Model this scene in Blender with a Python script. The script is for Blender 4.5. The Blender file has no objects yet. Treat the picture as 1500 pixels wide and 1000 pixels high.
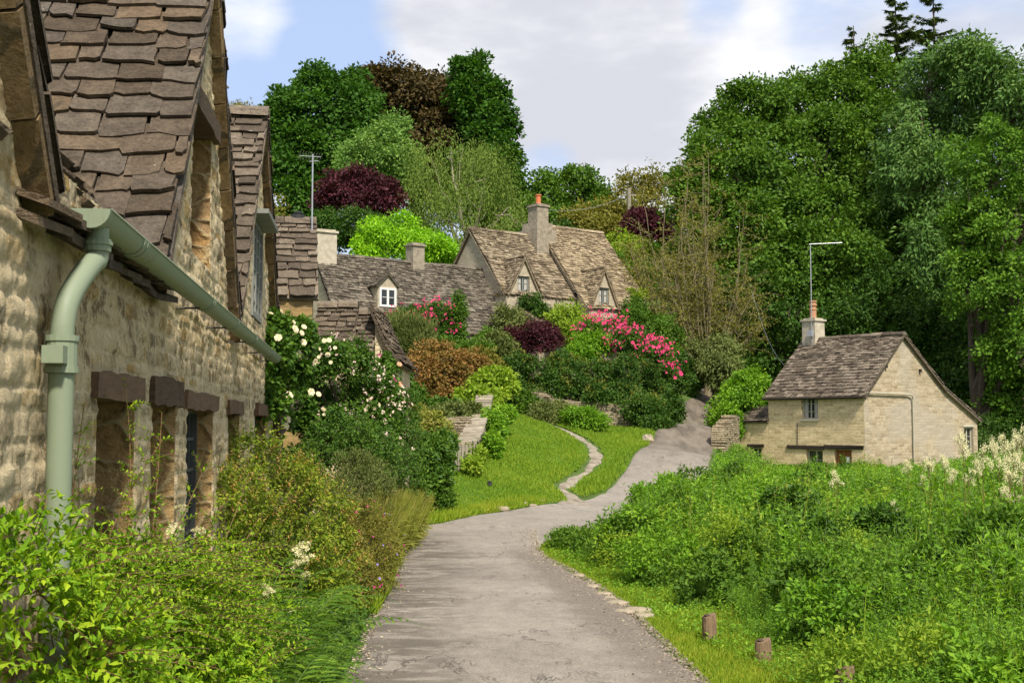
import bpy, math, random
import numpy as np
R = math.radians
# ------------------------------------------------------------------ camera, sky, sun, exposure
FPX = 1800.0; TILT = math.atan(120/1800.0); EYE = 1.9
scene = bpy.context.scene
col = scene.collection
cam_d = bpy.data.cameras.new("camera"); cam = bpy.data.objects.new("camera", cam_d); col.objects.link(cam)
cam.location = (0, 0, EYE); cam.rotation_euler = (math.pi/2+TILT, 0, 0)
cam_d.sensor_width = 36; cam_d.lens = 36*FPX/1500; cam_d.clip_end = 2000; cam_d.clip_start = 0.05
scene.camera = cam
SUN = np.array([0.22, -0.60, 0.76]); SUN /= np.linalg.norm(SUN)
sun_d = bpy.data.lights.new("sun", 'SUN'); sun_d.energy = 3.6; sun_d.angle = R(6); sun_d.color = (1.0, 0.93, 0.82)
sun = bpy.data.objects.new("sun", sun_d); col.objects.link(sun)
from mathutils import Vector
sun.rotation_euler = Vector(SUN).to_track_quat('Z', 'Y').to_euler()
scene.view_settings.view_transform = 'Standard'; scene.view_settings.look = 'None'
scene.view_settings.exposure = 0.80; scene.view_settings.gamma = 1
scene.view_settings.use_curve_mapping = False
scene.cycles.max_bounces = 6; scene.cycles.diffuse_bounces = 3; scene.cycles.glossy_bounces = 2
scene.cycles.transmission_bounces = 3; scene.cycles.transparent_max_bounces = 4
scene.cycles.use_denoising = True

def ray(px, py):
    x = (px-750)/FPX; z = (500-py)/FPX
    wy = math.cos(TILT)-z*math.sin(TILT); wz = math.sin(TILT)+z*math.cos(TILT)
    return x/wy, wz/wy
def P(px, py, Y):
    a, b = ray(px, py); return np.array([a*Y, Y, EYE+b*Y])

# ---- node helpers
def N(nt, t, props=None, **ins):
    n = nt.nodes.new(t)
    for k, v in (props or {}).items(): setattr(n, k, v)
    for k, v in ins.items():
        key = int(k[1:]) if k[0] == 'i' and k[1:].isdigit() else k.replace('_', ' ')
        s = n.inputs[key]
        if isinstance(v, bpy.types.NodeSocket): nt.links.new(v, s)
        else: s.default_value = v
    return n
def c4(c): return (c[0], c[1], c[2], 1) if len(c) == 3 else c
def mixc(nt, f, a, b, mode='MIX'):
    n = nt.nodes.new('ShaderNodeMix'); n.data_type = 'RGBA'; n.blend_type = mode
    for s, v in ((n.inputs[0], f), (n.inputs[6], a), (n.inputs[7], b)):
        if isinstance(v, bpy.types.NodeSocket): nt.links.new(v, s)
        else: s.default_value = c4(v) if not isinstance(v, (int, float)) else v
    return n.outputs[2]
def math_(nt, op, a, b=0.0, c=0.0, clamp=False):
    n = nt.nodes.new('ShaderNodeMath'); n.operation = op; n.use_clamp = clamp
    for s, v in zip(n.inputs, (a, b, c)):
        if isinstance(v, bpy.types.NodeSocket): nt.links.new(v, s)
        else: s.default_value = v
    return n.outputs[0]
def step(nt, v, lo, hi, a=0.0, b=1.0):
    n = nt.nodes.new('ShaderNodeMapRange'); n.interpolation_type = 'SMOOTHSTEP'
    nt.links.new(v, n.inputs[0])
    for i, x in enumerate((lo, hi, a, b)): n.inputs[i+1].default_value = x
    return n.outputs[0]
def ramp(nt, f, pts):
    n = nt.nodes.new('ShaderNodeValToRGB'); nt.links.new(f, n.inputs[0]); e = n.color_ramp.elements
    while len(e) < len(pts): e.new(0.5)
    for el, (p, c) in zip(e, pts): el.position = p; el.color = c4(c)
    return n.outputs[0]
def noise(nt, co, scale, detail=4, rough=.6, dist=0.0):
    n = N(nt, 'ShaderNodeTexNoise', Scale=scale, Detail=float(detail), Roughness=rough, Distortion=dist)
    if co is not None: nt.links.new(co, n.inputs['Vector'])
    return n.outputs['Fac']
def scaled(nt, co, s, loc=(0, 0, 0)):
    n = nt.nodes.new('ShaderNodeMapping'); nt.links.new(co, n.inputs[0]); n.inputs['Scale'].default_value = s; n.inputs['Location'].default_value = loc
    return n.outputs[0]

# ---- sky
world = bpy.data.worlds.new("World"); scene.world = world; world.use_nodes = True
wt = world.node_tree; wt.nodes.clear()
sky = N(wt, 'ShaderNodeTexSky', dict(sky_type='NISHITA', sun_disc=False))
sky.sun_elevation = math.asin(SUN[2]); sky.sun_rotation = math.atan2(SUN[0], SUN[1])
sky.air_density = 1.0; sky.dust_density = 1.2; sky.ozone_density = 1.3
tc = N(wt, 'ShaderNodeTexCoord').outputs['Generated']
cn = noise(wt, scaled(wt, tc, (1.0, 1.0, 2.4), (0.35, 0.1, 0.0)), 2.3, 7, .55, .25)
def skyblob(px, py, rad, w):
    a, b = ray(px, py); d = Vector((a, 1, b)).normalized()
    dot = N(wt, 'ShaderNodeVectorMath', dict(operation='DOT_PRODUCT'), i0=tc, i1=tuple(d)).outputs['Value']
    return math_(wt, 'MULTIPLY', step(wt, dot, math.cos(R(rad)), 1.0), w)
acc = math_(wt, 'ADD', cn, .10)
for args in ((850, 120, 9, .30), (700, 30, 7, .25), (1180, 60, 5, .18), (960, 260, 4, .18), (430, 60, 7, -.16), (350, 20, 3, .05), (790, 245, 3, -.30), (1040, 20, 2.2, -.14), (1210, 10, 3, -.12), (540, 60, 5, -.18), (300, 120, 6, -.05)):
    acc = math_(wt, 'ADD', acc, skyblob(*args))
cmask = step(wt, acc, .46, .68)
shade = noise(wt, scaled(wt, tc, (1.0, 1.0, 2.6), (2.0, 3.0, 1.0)), 5.0, 5, .55)
sh2 = step(wt, math_(wt, 'ADD', shade, skyblob(880, 110, 8, -.16)), .33, .62)
ccol = mixc(wt, sh2, (4.1, 4.2, 4.6), (6.2, 6.25, 6.4))
skyb = mixc(wt, .75, sky.outputs[0], (3.3, 4.1, 5.9))
skc = mixc(wt, cmask, skyb, ccol)
bg = N(wt, 'ShaderNodeBackground', Color=skc, Strength=.1)
wo = N(wt, 'ShaderNodeOutputWorld'); wt.links.new(bg.outputs[0], wo.inputs[0])

# ------------------------------------------------------------------ mesh helpers
rng = np.random.default_rng(7)
ROOTLOC = {}
def vhash(ix, iy, seed):
    h = (ix.astype(np.int64)*374761393 + iy.astype(np.int64)*668265263 + seed*974634777) & 0x7fffffff
    h = ((h ^ (h >> 13))*1274126177) & 0x7fffffff
    return ((h ^ (h >> 16)) & 0xffff)/65535.0
def vn(x, y, seed=0):
    x = np.asarray(x, float); y = np.asarray(y, float)
    ix = np.floor(x); iy = np.floor(y); fx = x-ix; fy = y-iy
    fx = fx*fx*(3-2*fx); fy = fy*fy*(3-2*fy)
    a = vhash(ix, iy, seed); b = vhash(ix+1, iy, seed); c = vhash(ix, iy+1, seed); d = vhash(ix+1, iy+1, seed)
    return (a*(1-fx)+b*fx)*(1-fy)+(c*(1-fx)+d*fx)*fy-.5
def fbm(x, y, seed=0, o=3):
    s = 0; a = 1.0
    for k in range(o): s = s+a*vn(np.asarray(x)*2**k, np.asarray(y)*2**k, seed+k*17); a *= .5
    return s

class MB:
    def __init__(s): s.v = []; s.f = {}; s.n = 0
    def add(s, V, F):
        V = np.asarray(V, float).reshape(-1, 3); F = np.asarray(F, np.int64)
        s.f.setdefault(F.shape[1], []).append(F+s.n); s.v.append(V); s.n += len(V)
    def build(s, name, mat, parent=None, smooth=False, uv=None, loc=None, attr=None):
        V = np.concatenate(s.v)
        if parent is not None:
            L = ROOTLOC[parent.name]
        elif loc is not None: L = np.array(loc, float)
        else: L = np.zeros(3)
        me = bpy.data.meshes.new(name); me.vertices.add(len(V)); me.vertices.foreach_set('co', (V-L).astype(np.float32).ravel())
        loops = []; starts = []; tot = 0
        for k, fs in s.f.items():
            F = np.concatenate(fs); loops.append(F.ravel()); starts.append(tot+np.arange(len(F))*k); tot += F.size
        loops = np.concatenate(loops); starts = np.concatenate(starts)
        me.loops.add(tot); me.loops.foreach_set('vertex_index', loops.astype(np.int32))
        me.polygons.add(len(starts)); me.polygons.foreach_set('loop_start', starts.astype(np.int32))
        me.update(calc_edges=True)
        if uv is not None:
            W = V[loops]
            if isinstance(uv, str):
                nrm = np.zeros(len(me.polygons)*3); me.polygons.foreach_get('normal', nrm); nrm = nrm.reshape(-1, 3)
                cnt = np.zeros(len(me.polygons), np.int32); me.polygons.foreach_get('loop_total', cnt)
                nl = np.repeat(nrm, cnt, axis=0); h = np.hypot(nl[:, 0], nl[:, 1])+1e-9
                u = (-nl[:, 1]*W[:, 0]+nl[:, 0]*W[:, 1])/h; v = W[:, 2].copy()
                flat = np.abs(nl[:, 2]) > .75; u[flat] = W[flat, 0]; v[flat] = W[flat, 1]
            else:
                u = W[:, 0]*uv[0]+W[:, 1]*uv[1]; v = W[:, 2]+.6*(W[:, 0]*uv[1]-W[:, 1]*uv[0])
            lay = me.uv_layers.new(name="UVMap"); lay.data.foreach_set('uv', np.stack([u, v], 1).astype(np.float32).ravel())
        me.polygons.foreach_set('use_smooth', np.full(len(me.polygons), bool(smooth)))
        if attr is not None:
            at_ = me.attributes.new('stone', 'FLOAT_COLOR', 'POINT'); a4 = np.ones((len(V), 4), np.float32); a4[:len(attr), :3] = attr; at_.data.foreach_set('color', a4.ravel())
        if mat is not None: me.materials.append(mat)
        o = bpy.data.objects.new(name, me); col.objects.link(o)
        if parent is not None:
            o.parent = parent; ROOTLOC[o.name] = L
        else: o.location = L; ROOTLOC[o.name] = L
        return o
def tag(o, label=None, cat=None, group=None, kind=None):
    if label: o['label'] = label
    if cat: o['category'] = cat
    if group: o['group'] = group
    if kind: o['kind'] = kind
    return o
def empty(name, loc, label, cat, group=None, rz=0):
    o = bpy.data.objects.new(name, None); o.empty_display_size = .2; o.location = loc; o.rotation_euler = (0, 0, rz); col.objects.link(o)
    ROOTLOC[o.name] = np.array(loc, float)
    return tag(o, label, cat, group)
def copy_tree(o, parent=None):
    c = o.copy(); col.objects.link(c); c.parent = parent
    for ch in o.children: copy_tree(ch, c)
    return c

class Fr:          # a wall's frame: u along it, n outward, v = height
    def __init__(s, O, U):
        s.O = np.array([O[0], O[1], 0.0]); U = np.array([U[0], U[1], 0.0]); s.U = U/np.linalg.norm(U)
        s.Nn = np.array([s.U[1], -s.U[0], 0.0]); s.Z = np.array([0, 0, 1.0])
    def p(s, u, v, n=0.0):
        u = np.asarray(u, float)[..., None]; v = np.asarray(v, float)[..., None]; n = np.asarray(n, float)[..., None]
        return s.O+u*s.U+v*s.Z+n*s.Nn
QB = np.array([[0, 3, 2, 1], [4, 5, 6, 7], [0, 1, 5, 4], [1, 2, 6, 5], [2, 3, 7, 6], [3, 0, 4, 7]])
def box(mb, F, u0, u1, v0, v1, n0, n1, j=0.0):
    c = np.array([[u0, v0, n1], [u1, v0, n1], [u1, v0, n0], [u0, v0, n0], [u0, v1, n1], [u1, v1, n1], [u1, v1, n0], [u0, v1, n0]], float)
    if j: c += rng.uniform(-j, j, c.shape)
    mb.add(F.p(c[:, 0], c[:, 1], c[:, 2]), QB)
def tube(mb, pts, rad, k=8, cap=True):
    pts = np.asarray(pts, float); n = len(pts); rad = np.broadcast_to(np.asarray(rad, float), (n,))
    T = np.gradient(pts, axis=0); T /= np.linalg.norm(T, axis=1)[:, None]+1e-9
    ref = np.array([0, 0, 1.0]) if abs(T[0, 2]) < .8 else np.array([1.0, 0, 0])
    A = np.cross(T, ref); A /= np.linalg.norm(A, axis=1)[:, None]+1e-9; B = np.cross(T, A)
    a = np.arange(k)*2*math.pi/k
    V = pts[:, None]+rad[:, None, None]*(np.cos(a)[None, :, None]*A[:, None]+np.sin(a)[None, :, None]*B[:, None])
    i = np.arange(n-1)[:, None]*k; j = np.arange(k)[None]; j2 = (j+1) % k
    F = np.stack([i+j, i+j2, i+k+j2, i+k+j], -1).reshape(-1, 4)
    mb.add(V.reshape(-1, 3), F)
    if cap:
        mb.add(V[0], [list(range(k))]); mb.add(V[-1], [list(range(k))[::-1]])
def lathe(mb, c, prof, k=16):
    pr = np.array(prof, float); a = np.arange(k)*2*math.pi/k
    V = np.stack([c[0]+pr[:, :1]*np.cos(a), c[1]+pr[:, :1]*np.sin(a), c[2]+np.repeat(pr[:, 1:], k, 1)], -1)
    n = len(pr); i = np.arange(n-1)[:, None]*k; j = np.arange(k)[None]; j2 = (j+1) % k
    mb.add(V.reshape(-1, 3), np.stack([i+j, i+j2, i+k+j2, i+k+j], -1).reshape(-1, 4))
    mb.add(V[-1], [list(range(k))]); mb.add(V[0], [list(range(k))[::-1]])
def rock(mb, c, r, seed=0, k=10):
    g = np.random.default_rng(seed); n = 7
    th = np.linspace(.02, math.pi-.02, n); ph = np.arange(k)*2*math.pi/k
    d = np.stack([np.sin(th)[:, None]*np.cos(ph), np.sin(th)[:, None]*np.sin(ph), np.cos(th)[:, None]*np.ones(k)], -1)
    d = np.sign(d)*np.abs(d)**.75
    V = d*np.array(r)*(1+g.uniform(-.14, .14, d.shape[:2])[..., None])+np.array(c)
    i = np.arange(n-1)[:, None]*k; j = np.arange(k)[None]; j2 = (j+1) % k
    mb.add(V.reshape(-1, 3), np.stack([i+j, i+k+j, i+k+j2, i+j2], -1).reshape(-1, 4))
    mb.add(V[0], [list(range(k))]); mb.add(V[-1], [list(range(k))[::-1]])

# ------------------------------------------------------------------ terrain
CP = [(-8, -4, 0), (0, -4, 0), (8, -4, -.05), (-6, 3, 0), (-2, 5, 0), (0, 6, 0), (3, 5, 0), (0, 10, 0), (-3, 10, 0), (-7, 12, 0), (0, 15, 0), (-3, 16, 0), (0, 20, .0), (-4, 21, .05), (-9, 20, .3),
      (2.2, 10, -.02), (3, 11.5, -.06), (5, 12, -.22), (8, 14, -.3), (12, 20, -.4), (4, 18, -.12), (6, 24, -.15), (10, 30, -.35), (11, 38, -.4), (14, 45, -.8), (9.7, 49, -.15), (14, 49, -1.0), (19, 51, -1.0), (30, 50, -.9), (25, 15, -.7), (35, 30, -.9), (1.8, 24.5, .02), (4.3, 33, .25),
      (9.1, 46, .55), (7.5, 38, .25),  (5.6, 32, .0), (8.8, 42, -.1), (13, 62, 1.2), (20, 66, 1.5), (32, 70, 2), (45, 75, 3), (30, 95, 8), (60, 60, 1), (60, 110, 12), (15, 75, 3.6),
      (-3, 57, 4.2), (3, 60, 4.4), (8, 64, 4.6), (-10, 54, 4.0), (-5, 42, 2.9), (-10, 40, 2.5), (-6, 33, 1.5), (-5, 27, .7), (-16, 28, 1.2), (-15, 80, 9), (0, 85, 9.5), (15, 88, 8), (-30, 100, 14), (0, 115, 15), (20, 115, 13), (-60, 60, 7), (-30, 30, 1.8), (-22, 50, 4), (-60, 130, 15)]
for px, py, Y in [(620, 768, 23.2), (700, 752, 26), (840, 735, 30), (885, 725, 31.5), (950, 650, 42), (1000, 590, 54), (1030, 578, 60), (1045, 665, 38), (1047, 620, 46), (1043, 580, 60),
                  (673, 692, 30), (720, 745, 27), (700, 650, 36), (740, 605, 43), (930, 628, 46.5), (790, 612, 45.5), (840, 690, 35), (800, 650, 39.5), (880, 640, 43.5)]:
    CP.append(tuple(P(px, py, Y)))
CP = np.array(CP)
def _k(d): return np.where(d > 0, d*d*np.log(d+1e-9), 0)
def tps(cp, lam):
    X = cp[:, :2]; n = len(X); K = _k(np.linalg.norm(X[:, None]-X[None], axis=2))+lam*np.eye(n)
    Q = np.c_[np.ones(n), X]; A = np.zeros((n+3, n+3)); A[:n, :n] = K; A[:n, n:] = Q; A[n:, :n] = Q.T
    return np.linalg.solve(A, np.r_[cp[:, 2], 0, 0, 0])
_w = tps(CP, 1.6)
def ground(x, y):
    x = np.asarray(x, float); y = np.asarray(y, float); sh = x.shape; x = x.ravel(); y = y.ravel(); out = np.zeros(len(x))
    for a in range(0, len(x), 20000):
        q = np.stack([x[a:a+20000], y[a:a+20000]], 1); qc = q.copy()
        qc[:, 0] = np.clip(qc[:, 0], -70, 65); qc[:, 1] = np.clip(qc[:, 1], -6, 128)
        K = _k(np.linalg.norm(qc[:, None]-CP[None, :, :2], axis=2))
        out[a:a+20000] = K@_w[:-3]+_w[-3]+qc@_w[-2:]
    return out.reshape(sh)
def G(px, py, y0=4.0, y1=90.0):      # where a sight line meets the ground
    a, b = ray(px, py); Y = np.linspace(y0, y1, 1500); z = EYE+b*Y; g = ground(a*Y, Y); i = np.argmax(z <= g)
    if z[i] > g[i]: i = -1
    return np.array([a*Y[i], Y[i], g[i]])
def axis(dense0, dense1, st, lo, hi):
    a = list(np.arange(dense0, dense1+1e-6, st)); s = st
    while a[-1] < hi: s *= 1.25; a.append(a[-1]+s)
    s = st
    while a[0] > lo: s *= 1.25; a.insert(0, a[0]-s)
    return np.array(a)
def in_poly(x, y, poly):
    poly = np.asarray(poly); r = np.zeros(np.shape(x), bool); n = len(poly)
    for i in range(n):
        (x1, y1), (x2, y2) = poly[i], poly[(i+1) % n]
        c = ((y1 > y) != (y2 > y)) & (x < (x2-x1)*(y-y1)/(y2-y1+1e-12)+x1); r ^= c
    return r
def dist_line(x, y, pl):
    x = np.asarray(x, float); y = np.asarray(y, float); d = np.full(x.shape, 1e9)
    for (x1, y1), (x2, y2) in zip(pl[:-1], pl[1:]):
        dx, dy = x2-x1, y2-y1; t = np.clip(((x-x1)*dx+(y-y1)*dy)/(dx*dx+dy*dy+1e-12), 0, 1)
        d = np.minimum(d, np.hypot(x-x1-t*dx, y-y1-t*dy))
    return d
# ------------------------------------------------------------------ materials
def newmat(name):
    m = bpy.data.materials.new(name); m.use_nodes = True; nt = m.node_tree; nt.nodes.clear()
    out = N(nt, 'ShaderNodeOutputMaterial'); return m, nt, out
def principled(nt, out, color, rough=.85, bump=None, bstr=.5, bdist=.02, metallic=0.0, spec=.3):
    b = N(nt, 'ShaderNodeBsdfPrincipled')
    for k, v in (('Base Color', color), ('Roughness', rough)):
        if isinstance(v, bpy.types.NodeSocket): nt.links.new(v, b.inputs[k])
        else: b.inputs[k].default_value = c4(v) if k == 'Base Color' else v
    b.inputs['Metallic'].default_value = metallic; b.inputs['Specular IOR Level'].default_value = spec
    if bump is not None:
        bn = N(nt, 'ShaderNodeBump', Strength=bstr, Distance=bdist, Height=bump); nt.links.new(bn.outputs[0], b.inputs['Normal'])
    nt.links.new(b.outputs[0], out.inputs[0]); return b
def objco(nt): return N(nt, 'ShaderNodeTexCoord').outputs['Object']
def uvco(nt): return N(nt, 'ShaderNodeTexCoord').outputs['UV']
def island(nt): return N(nt, 'ShaderNodeNewGeometry').outputs['Random Per Island']

def leafmat(name, cols, rough=.45, trans=.32, var=.25, big=.6, spec=.14):
    """cols: darker .. lighter albedo stops by leaf; a slow noise shifts whole sprays"""
    m, nt, out = newmat(name); r = island(nt)
    n = noise(nt, objco(nt), big, 3, .6)
    f = math_(nt, 'ADD', math_(nt, 'MULTIPLY', r, .65), math_(nt, 'MULTIPLY', math_(nt, 'SUBTRACT', n, .32), .95), clamp=True)
    cols = [(min(.9, a*1.38), b_*1.12, c_*.8) if b_ > max(a, c_) else (a, b_, c_) for a, b_, c_ in cols]; k = len(cols); c = ramp(nt, f, [(i/(k-1), cc) for i, cc in enumerate(cols)])
    b = N(nt, 'ShaderNodeBsdfPrincipled'); nt.links.new(c, b.inputs['Base Color'])
    b.inputs['Roughness'].default_value = rough+.1; trans *= .72; b.inputs['Specular IOR Level'].default_value = spec
    t = N(nt, 'ShaderNodeBsdfTranslucent'); tcx = mixc(nt, 1.0, c, (1.5, 1.6, .55), 'MULTIPLY'); nt.links.new(tcx, t.inputs[0])
    mx = N(nt, 'ShaderNodeMixShader', i0=trans); nt.links.new(b.outputs[0], mx.inputs[1]); nt.links.new(t.outputs[0], mx.inputs[2])
    nt.links.new(mx.outputs[0], out.inputs[0]); return m

def slatemat(name, cols, lichen=(.5, .47, .38), lic=.62, moss=None, mossamt=.62, stainscale=1.2):
    m, nt, out = newmat(name); r = island(nt); co = objco(nt)
    base = ramp(nt, r, [(i/(len(cols)-1), c) for i, c in enumerate(cols)])
    n1 = noise(nt, co, 9, 6, .65); base = mixc(nt, .75, base, ramp(nt, n1, [(.25, (.45, .43, .42)), (.75, (1.45, 1.42, 1.35))]), 'MULTIPLY')
    n2 = noise(nt, co, 14, 5, .6, .4); base = mixc(nt, step(nt, n2, lic, lic+.07), base, lichen)
    n4 = noise(nt, co, 5, 5, .7, .2); base = mixc(nt, step(nt, n4, .58, .66, 0, .7), base, (.085, .072, .05))
    base = mixc(nt, .8, base, ramp(nt, noise(nt, co, 38, 6, .8), [(.3, (.5, .49, .47)), (.5, (1, 1, 1)), (.7, (1.5, 1.47, 1.4))]), 'MULTIPLY')
    if moss is not None:
        n3 = noise(nt, co, stainscale, 4, .65); base = mixc(nt, step(nt, n3, mossamt, mossamt+.06), base, moss)
    h = math_(nt, 'ADD', noise(nt, co, 28, 6, .7), math_(nt, 'MULTIPLY', noise(nt, scaled(nt, co, (1, 1, 4)), 6, 3), 1.2))
    principled(nt, out, base, .95, h, 1.0, .035, spec=.12); return m

def rubblemat(name, stone, mortar, su, sv, mort_w=.06, wash=.45, washc=None, stain=(.14, .10, .06), bs=.7, bd=.03, stainlo=.56, groove=1.0):
    """irregular rubble laid roughly in courses, half hidden under lime wash"""
    m, nt, out = newmat(name); uv = uvco(nt)
    w = N(nt, 'ShaderNodeTexNoise', Scale=3.0, Detail=3.0); nt.links.new(uv, w.inputs['Vector'])
    ofs = N(nt, 'ShaderNodeVectorMath', dict(operation='SCALE'), i0=w.outputs['Color']); ofs.inputs['Scale'].default_value = .22
    co = N(nt, 'ShaderNodeVectorMath', dict(operation='ADD'), i0=uv, i1=ofs.outputs[0]).outputs[0]
    co = scaled(nt, co, (su, sv, 1))
    vc = N(nt, 'ShaderNodeTexVoronoi', dict(voronoi_dimensions='2D'), Scale=1.0, Randomness=.85); nt.links.new(co, vc.inputs['Vector'])
    ve = N(nt, 'ShaderNodeTexVoronoi', dict(voronoi_dimensions='2D', feature='DISTANCE_TO_EDGE'), Scale=1.0, Randomness=.85); nt.links.new(co, ve.inputs['Vector'])
    sep = N(nt, 'ShaderNodeSeparateColor'); nt.links.new(vc.outputs['Color'], sep.inputs[0])
    sc = ramp(nt, sep.outputs[0], [(i/(len(stone)-1), c) for i, c in enumerate(stone)])
    n1 = noise(nt, uv, 22, 7, .7); sc = mixc(nt, .7, sc, ramp(nt, n1, [(.3, (.5, .48, .45)), (.7, (1.4, 1.38, 1.32))]), 'MULTIPLY')
    edge = math_(nt, 'ADD', ve.outputs['Distance'], math_(nt, 'MULTIPLY', math_(nt, 'SUBTRACT', noise(nt, uv, 30, 4, .7), .5), .10))
    em = step(nt, edge, mort_w*.4, mort_w)
    mcol = mixc(nt, .5, mortar, ramp(nt, noise(nt, uv, 14, 5), [(.3, tuple(x*.6 for x in mortar)), (.7, tuple(min(.9, x*1.25) for x in mortar))]))
    em = math_(nt, 'SUBTRACT', 1.0, math_(nt, 'MULTIPLY', math_(nt, 'SUBTRACT', 1.0, em), .35+.65*groove)); c = mixc(nt, em, mcol, sc)
    wn = noise(nt, uv, 1.7, 6, .72, .3)
    c = mixc(nt, step(nt, wn, 1-wash-.06, 1-wash+.10, 0, .85), c, mixc(nt, noise(nt, uv, 12, 5, .7), tuple(x*.75 for x in (washc or mortar)), washc or mortar))
    c = mixc(nt, step(nt, noise(nt, scaled(nt, uv, (1, .7, 1), (3, 5, 0)), 2.6, 6, .75, .2), stainlo, stainlo+.1, 0, .8), c, stain)
    c = mixc(nt, step(nt, noise(nt, scaled(nt, uv, (1, 1, 1), (9, 2, 0)), 6, 5, .7), .64, .70, 0, .8), c, (.42, .24, .07))
    h = math_(nt, 'ADD', math_(nt, 'MULTIPLY', step(nt, edge, 0, mort_w*3.5), groove), math_(nt, 'MULTIPLY', noise(nt, uv, 26, 6, .75), .9)); h = math_(nt, 'ADD', h, math_(nt, 'MULTIPLY', noise(nt, uv, 9, 5, .7, .3), 1.6))
    h = math_(nt, 'ADD', h, math_(nt, 'MULTIPLY', sep.outputs[1], .6))
    principled(nt, out, c, .95, h, bs, bd, spec=.15); return m

def coursedmat(name, c1, c2, mortar, bw=.34, bh=.105, stain=(.2, .15, .09), stainlo=.6, bs=.5, grey=None):
    m, nt, out = newmat(name); uv = uvco(nt)
    w = N(nt, 'ShaderNodeTexNoise', Scale=2.5, Detail=4.0); nt.links.new(uv, w.inputs['Vector'])
    ofs = N(nt, 'ShaderNodeVectorMath', dict(operation='SCALE'), i0=w.outputs['Color']); ofs.inputs['Scale'].default_value = .09
    co = N(nt, 'ShaderNodeVectorMath', dict(operation='ADD'), i0=uv, i1=ofs.outputs[0]).outputs[0]
    b = N(nt, 'ShaderNodeTexBrick', dict(offset=.43, squash=1.35, squash_frequency=3), Color1=c4(c1), Color2=c4(c2), Mortar=c4(mortar), Scale=1.0)
    nt.links.new(co, b.inputs['Vector']); b.inputs['Mortar Size'].default_value = .009; b.inputs['Mortar Smooth'].default_value = .6
    b.inputs['Brick Width'].default_value = bw; b.inputs['Row Height'].default_value = bh; b.inputs['Bias'].default_value = 0.0
    c = mixc(nt, .8, b.outputs['Color'], ramp(nt, noise(nt, scaled(nt, uv, (1, 2, 1)), 7, 7, .75), [(.28, (.5, .48, .45)), (.72, (1.35, 1.33, 1.28))]), 'MULTIPLY')
    c = mixc(nt, step(nt, noise(nt, scaled(nt, uv, (1, 2.2, 1), (4, 1, 0)), 1.6, 6, .75), stainlo, stainlo+.12, 0, .65), c, stain)
    if grey: c = mixc(nt, step(nt, noise(nt, scaled(nt, uv, (1, 1, 1), (1, 7, 0)), .5, 4, .6), .45, .62, 0, .6), c, grey)
    h = math_(nt, 'ADD', math_(nt, 'SUBTRACT', 1.0, b.outputs['Fac']), math_(nt, 'MULTIPLY', noise(nt, uv, 18, 6, .75), .9))
    principled(nt, out, c, .95, h, bs, .03, spec=.15); return m

def plainmat(name, col_, rough=.7, var=.25, sc=8, bs=.3, spec=.3, stretch=(1, 1, 1), metallic=0.0, bd=.01):
    m, nt, out = newmat(name); co = scaled(nt, objco(nt), stretch); n = noise(nt, co, sc, 6, .7)
    c = mixc(nt, 1.0, col_, ramp(nt, n, [(.25, (1-var,)*3), (.75, (1+var,)*3)]), 'MULTIPLY')
    principled(nt, out, c, rough, n, bs, bd, metallic, spec); return m

def stonewallmat(name, stone, mortar, wash, washc, stain):
    # the mesh carries its own stones: attribute R = which stone, G = face (1) or joint (0)
    m, nt, out = newmat(name); uv = uvco(nt); at = N(nt, 'ShaderNodeAttribute', dict(attribute_name='stone')); sp = N(nt, 'ShaderNodeSeparateColor'); nt.links.new(at.outputs['Color'], sp.inputs[0])
    sc = ramp(nt, sp.outputs[0], [(i/(len(stone)-1), c) for i, c in enumerate(stone)])
    sc = mixc(nt, .85, sc, ramp(nt, noise(nt, uv, 16, 8, .75), [(.28, (.42, .40, .36)), (.5, (1, 1, 1)), (.72, (1.5, 1.47, 1.38))]), 'MULTIPLY')
    em = step(nt, math_(nt, 'ADD', sp.outputs[1], math_(nt, 'MULTIPLY', math_(nt, 'SUBTRACT', noise(nt, uv, 24, 5, .75), .5), 1.4)), .40, .85)
    mc = mixc(nt, .8, mortar, ramp(nt, noise(nt, uv, 20, 6, .75), [(.3, (.5, .48, .45)), (.7, (1.35, 1.33, 1.3))]), 'MULTIPLY'); c = mixc(nt, em, mc, sc)
    wn = math_(nt, 'ADD', noise(nt, uv, 2.1, 7, .75, .3), math_(nt, 'MULTIPLY', math_(nt, 'SUBTRACT', noise(nt, uv, 19, 5, .8), .5), .35))
    c = mixc(nt, step(nt, wn, 1-wash-.03, 1-wash+.08, 0, .8), c, mixc(nt, 1.0, washc, ramp(nt, noise(nt, uv, 11, 6, .8), [(.3, (.72, .69, .62)), (.7, (1.12, 1.12, 1.12))]), 'MULTIPLY'))
    sn = math_(nt, 'ADD', noise(nt, scaled(nt, uv, (1, .8, 1), (3, 5, 0)), 3.4, 7, .75, .2), math_(nt, 'MULTIPLY', math_(nt, 'SUBTRACT', noise(nt, uv, 27, 5, .8), .5), .25))
    c = mixc(nt, step(nt, sn, .54, .63, 0, .85), c, stain)
    c = mixc(nt, step(nt, noise(nt, scaled(nt, uv, (1, 1, 1), (9, 2, 0)), 5, 6, .75), .61, .67, 0, .85), c, (.50, .27, .07))
    c = mixc(nt, step(nt, noise(nt, scaled(nt, uv, (1, 1, 1), (1, 12, 0)), 8, 6, .8), .62, .68, 0, .7), c, (.11, .10, .085))
    h = math_(nt, 'ADD', noise(nt, uv, 34, 7, .8), math_(nt, 'MULTIPLY', noise(nt, uv, 11, 5, .75, .4), 1.3))
    principled(nt, out, c, .97, h, 1.0, .03, spec=.08); return m
M = {}
M['bark'] = plainmat('bark', (.085, .065, .045), .95, .5, 6, .9, stretch=(4, 4, 1), bd=.05)
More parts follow.
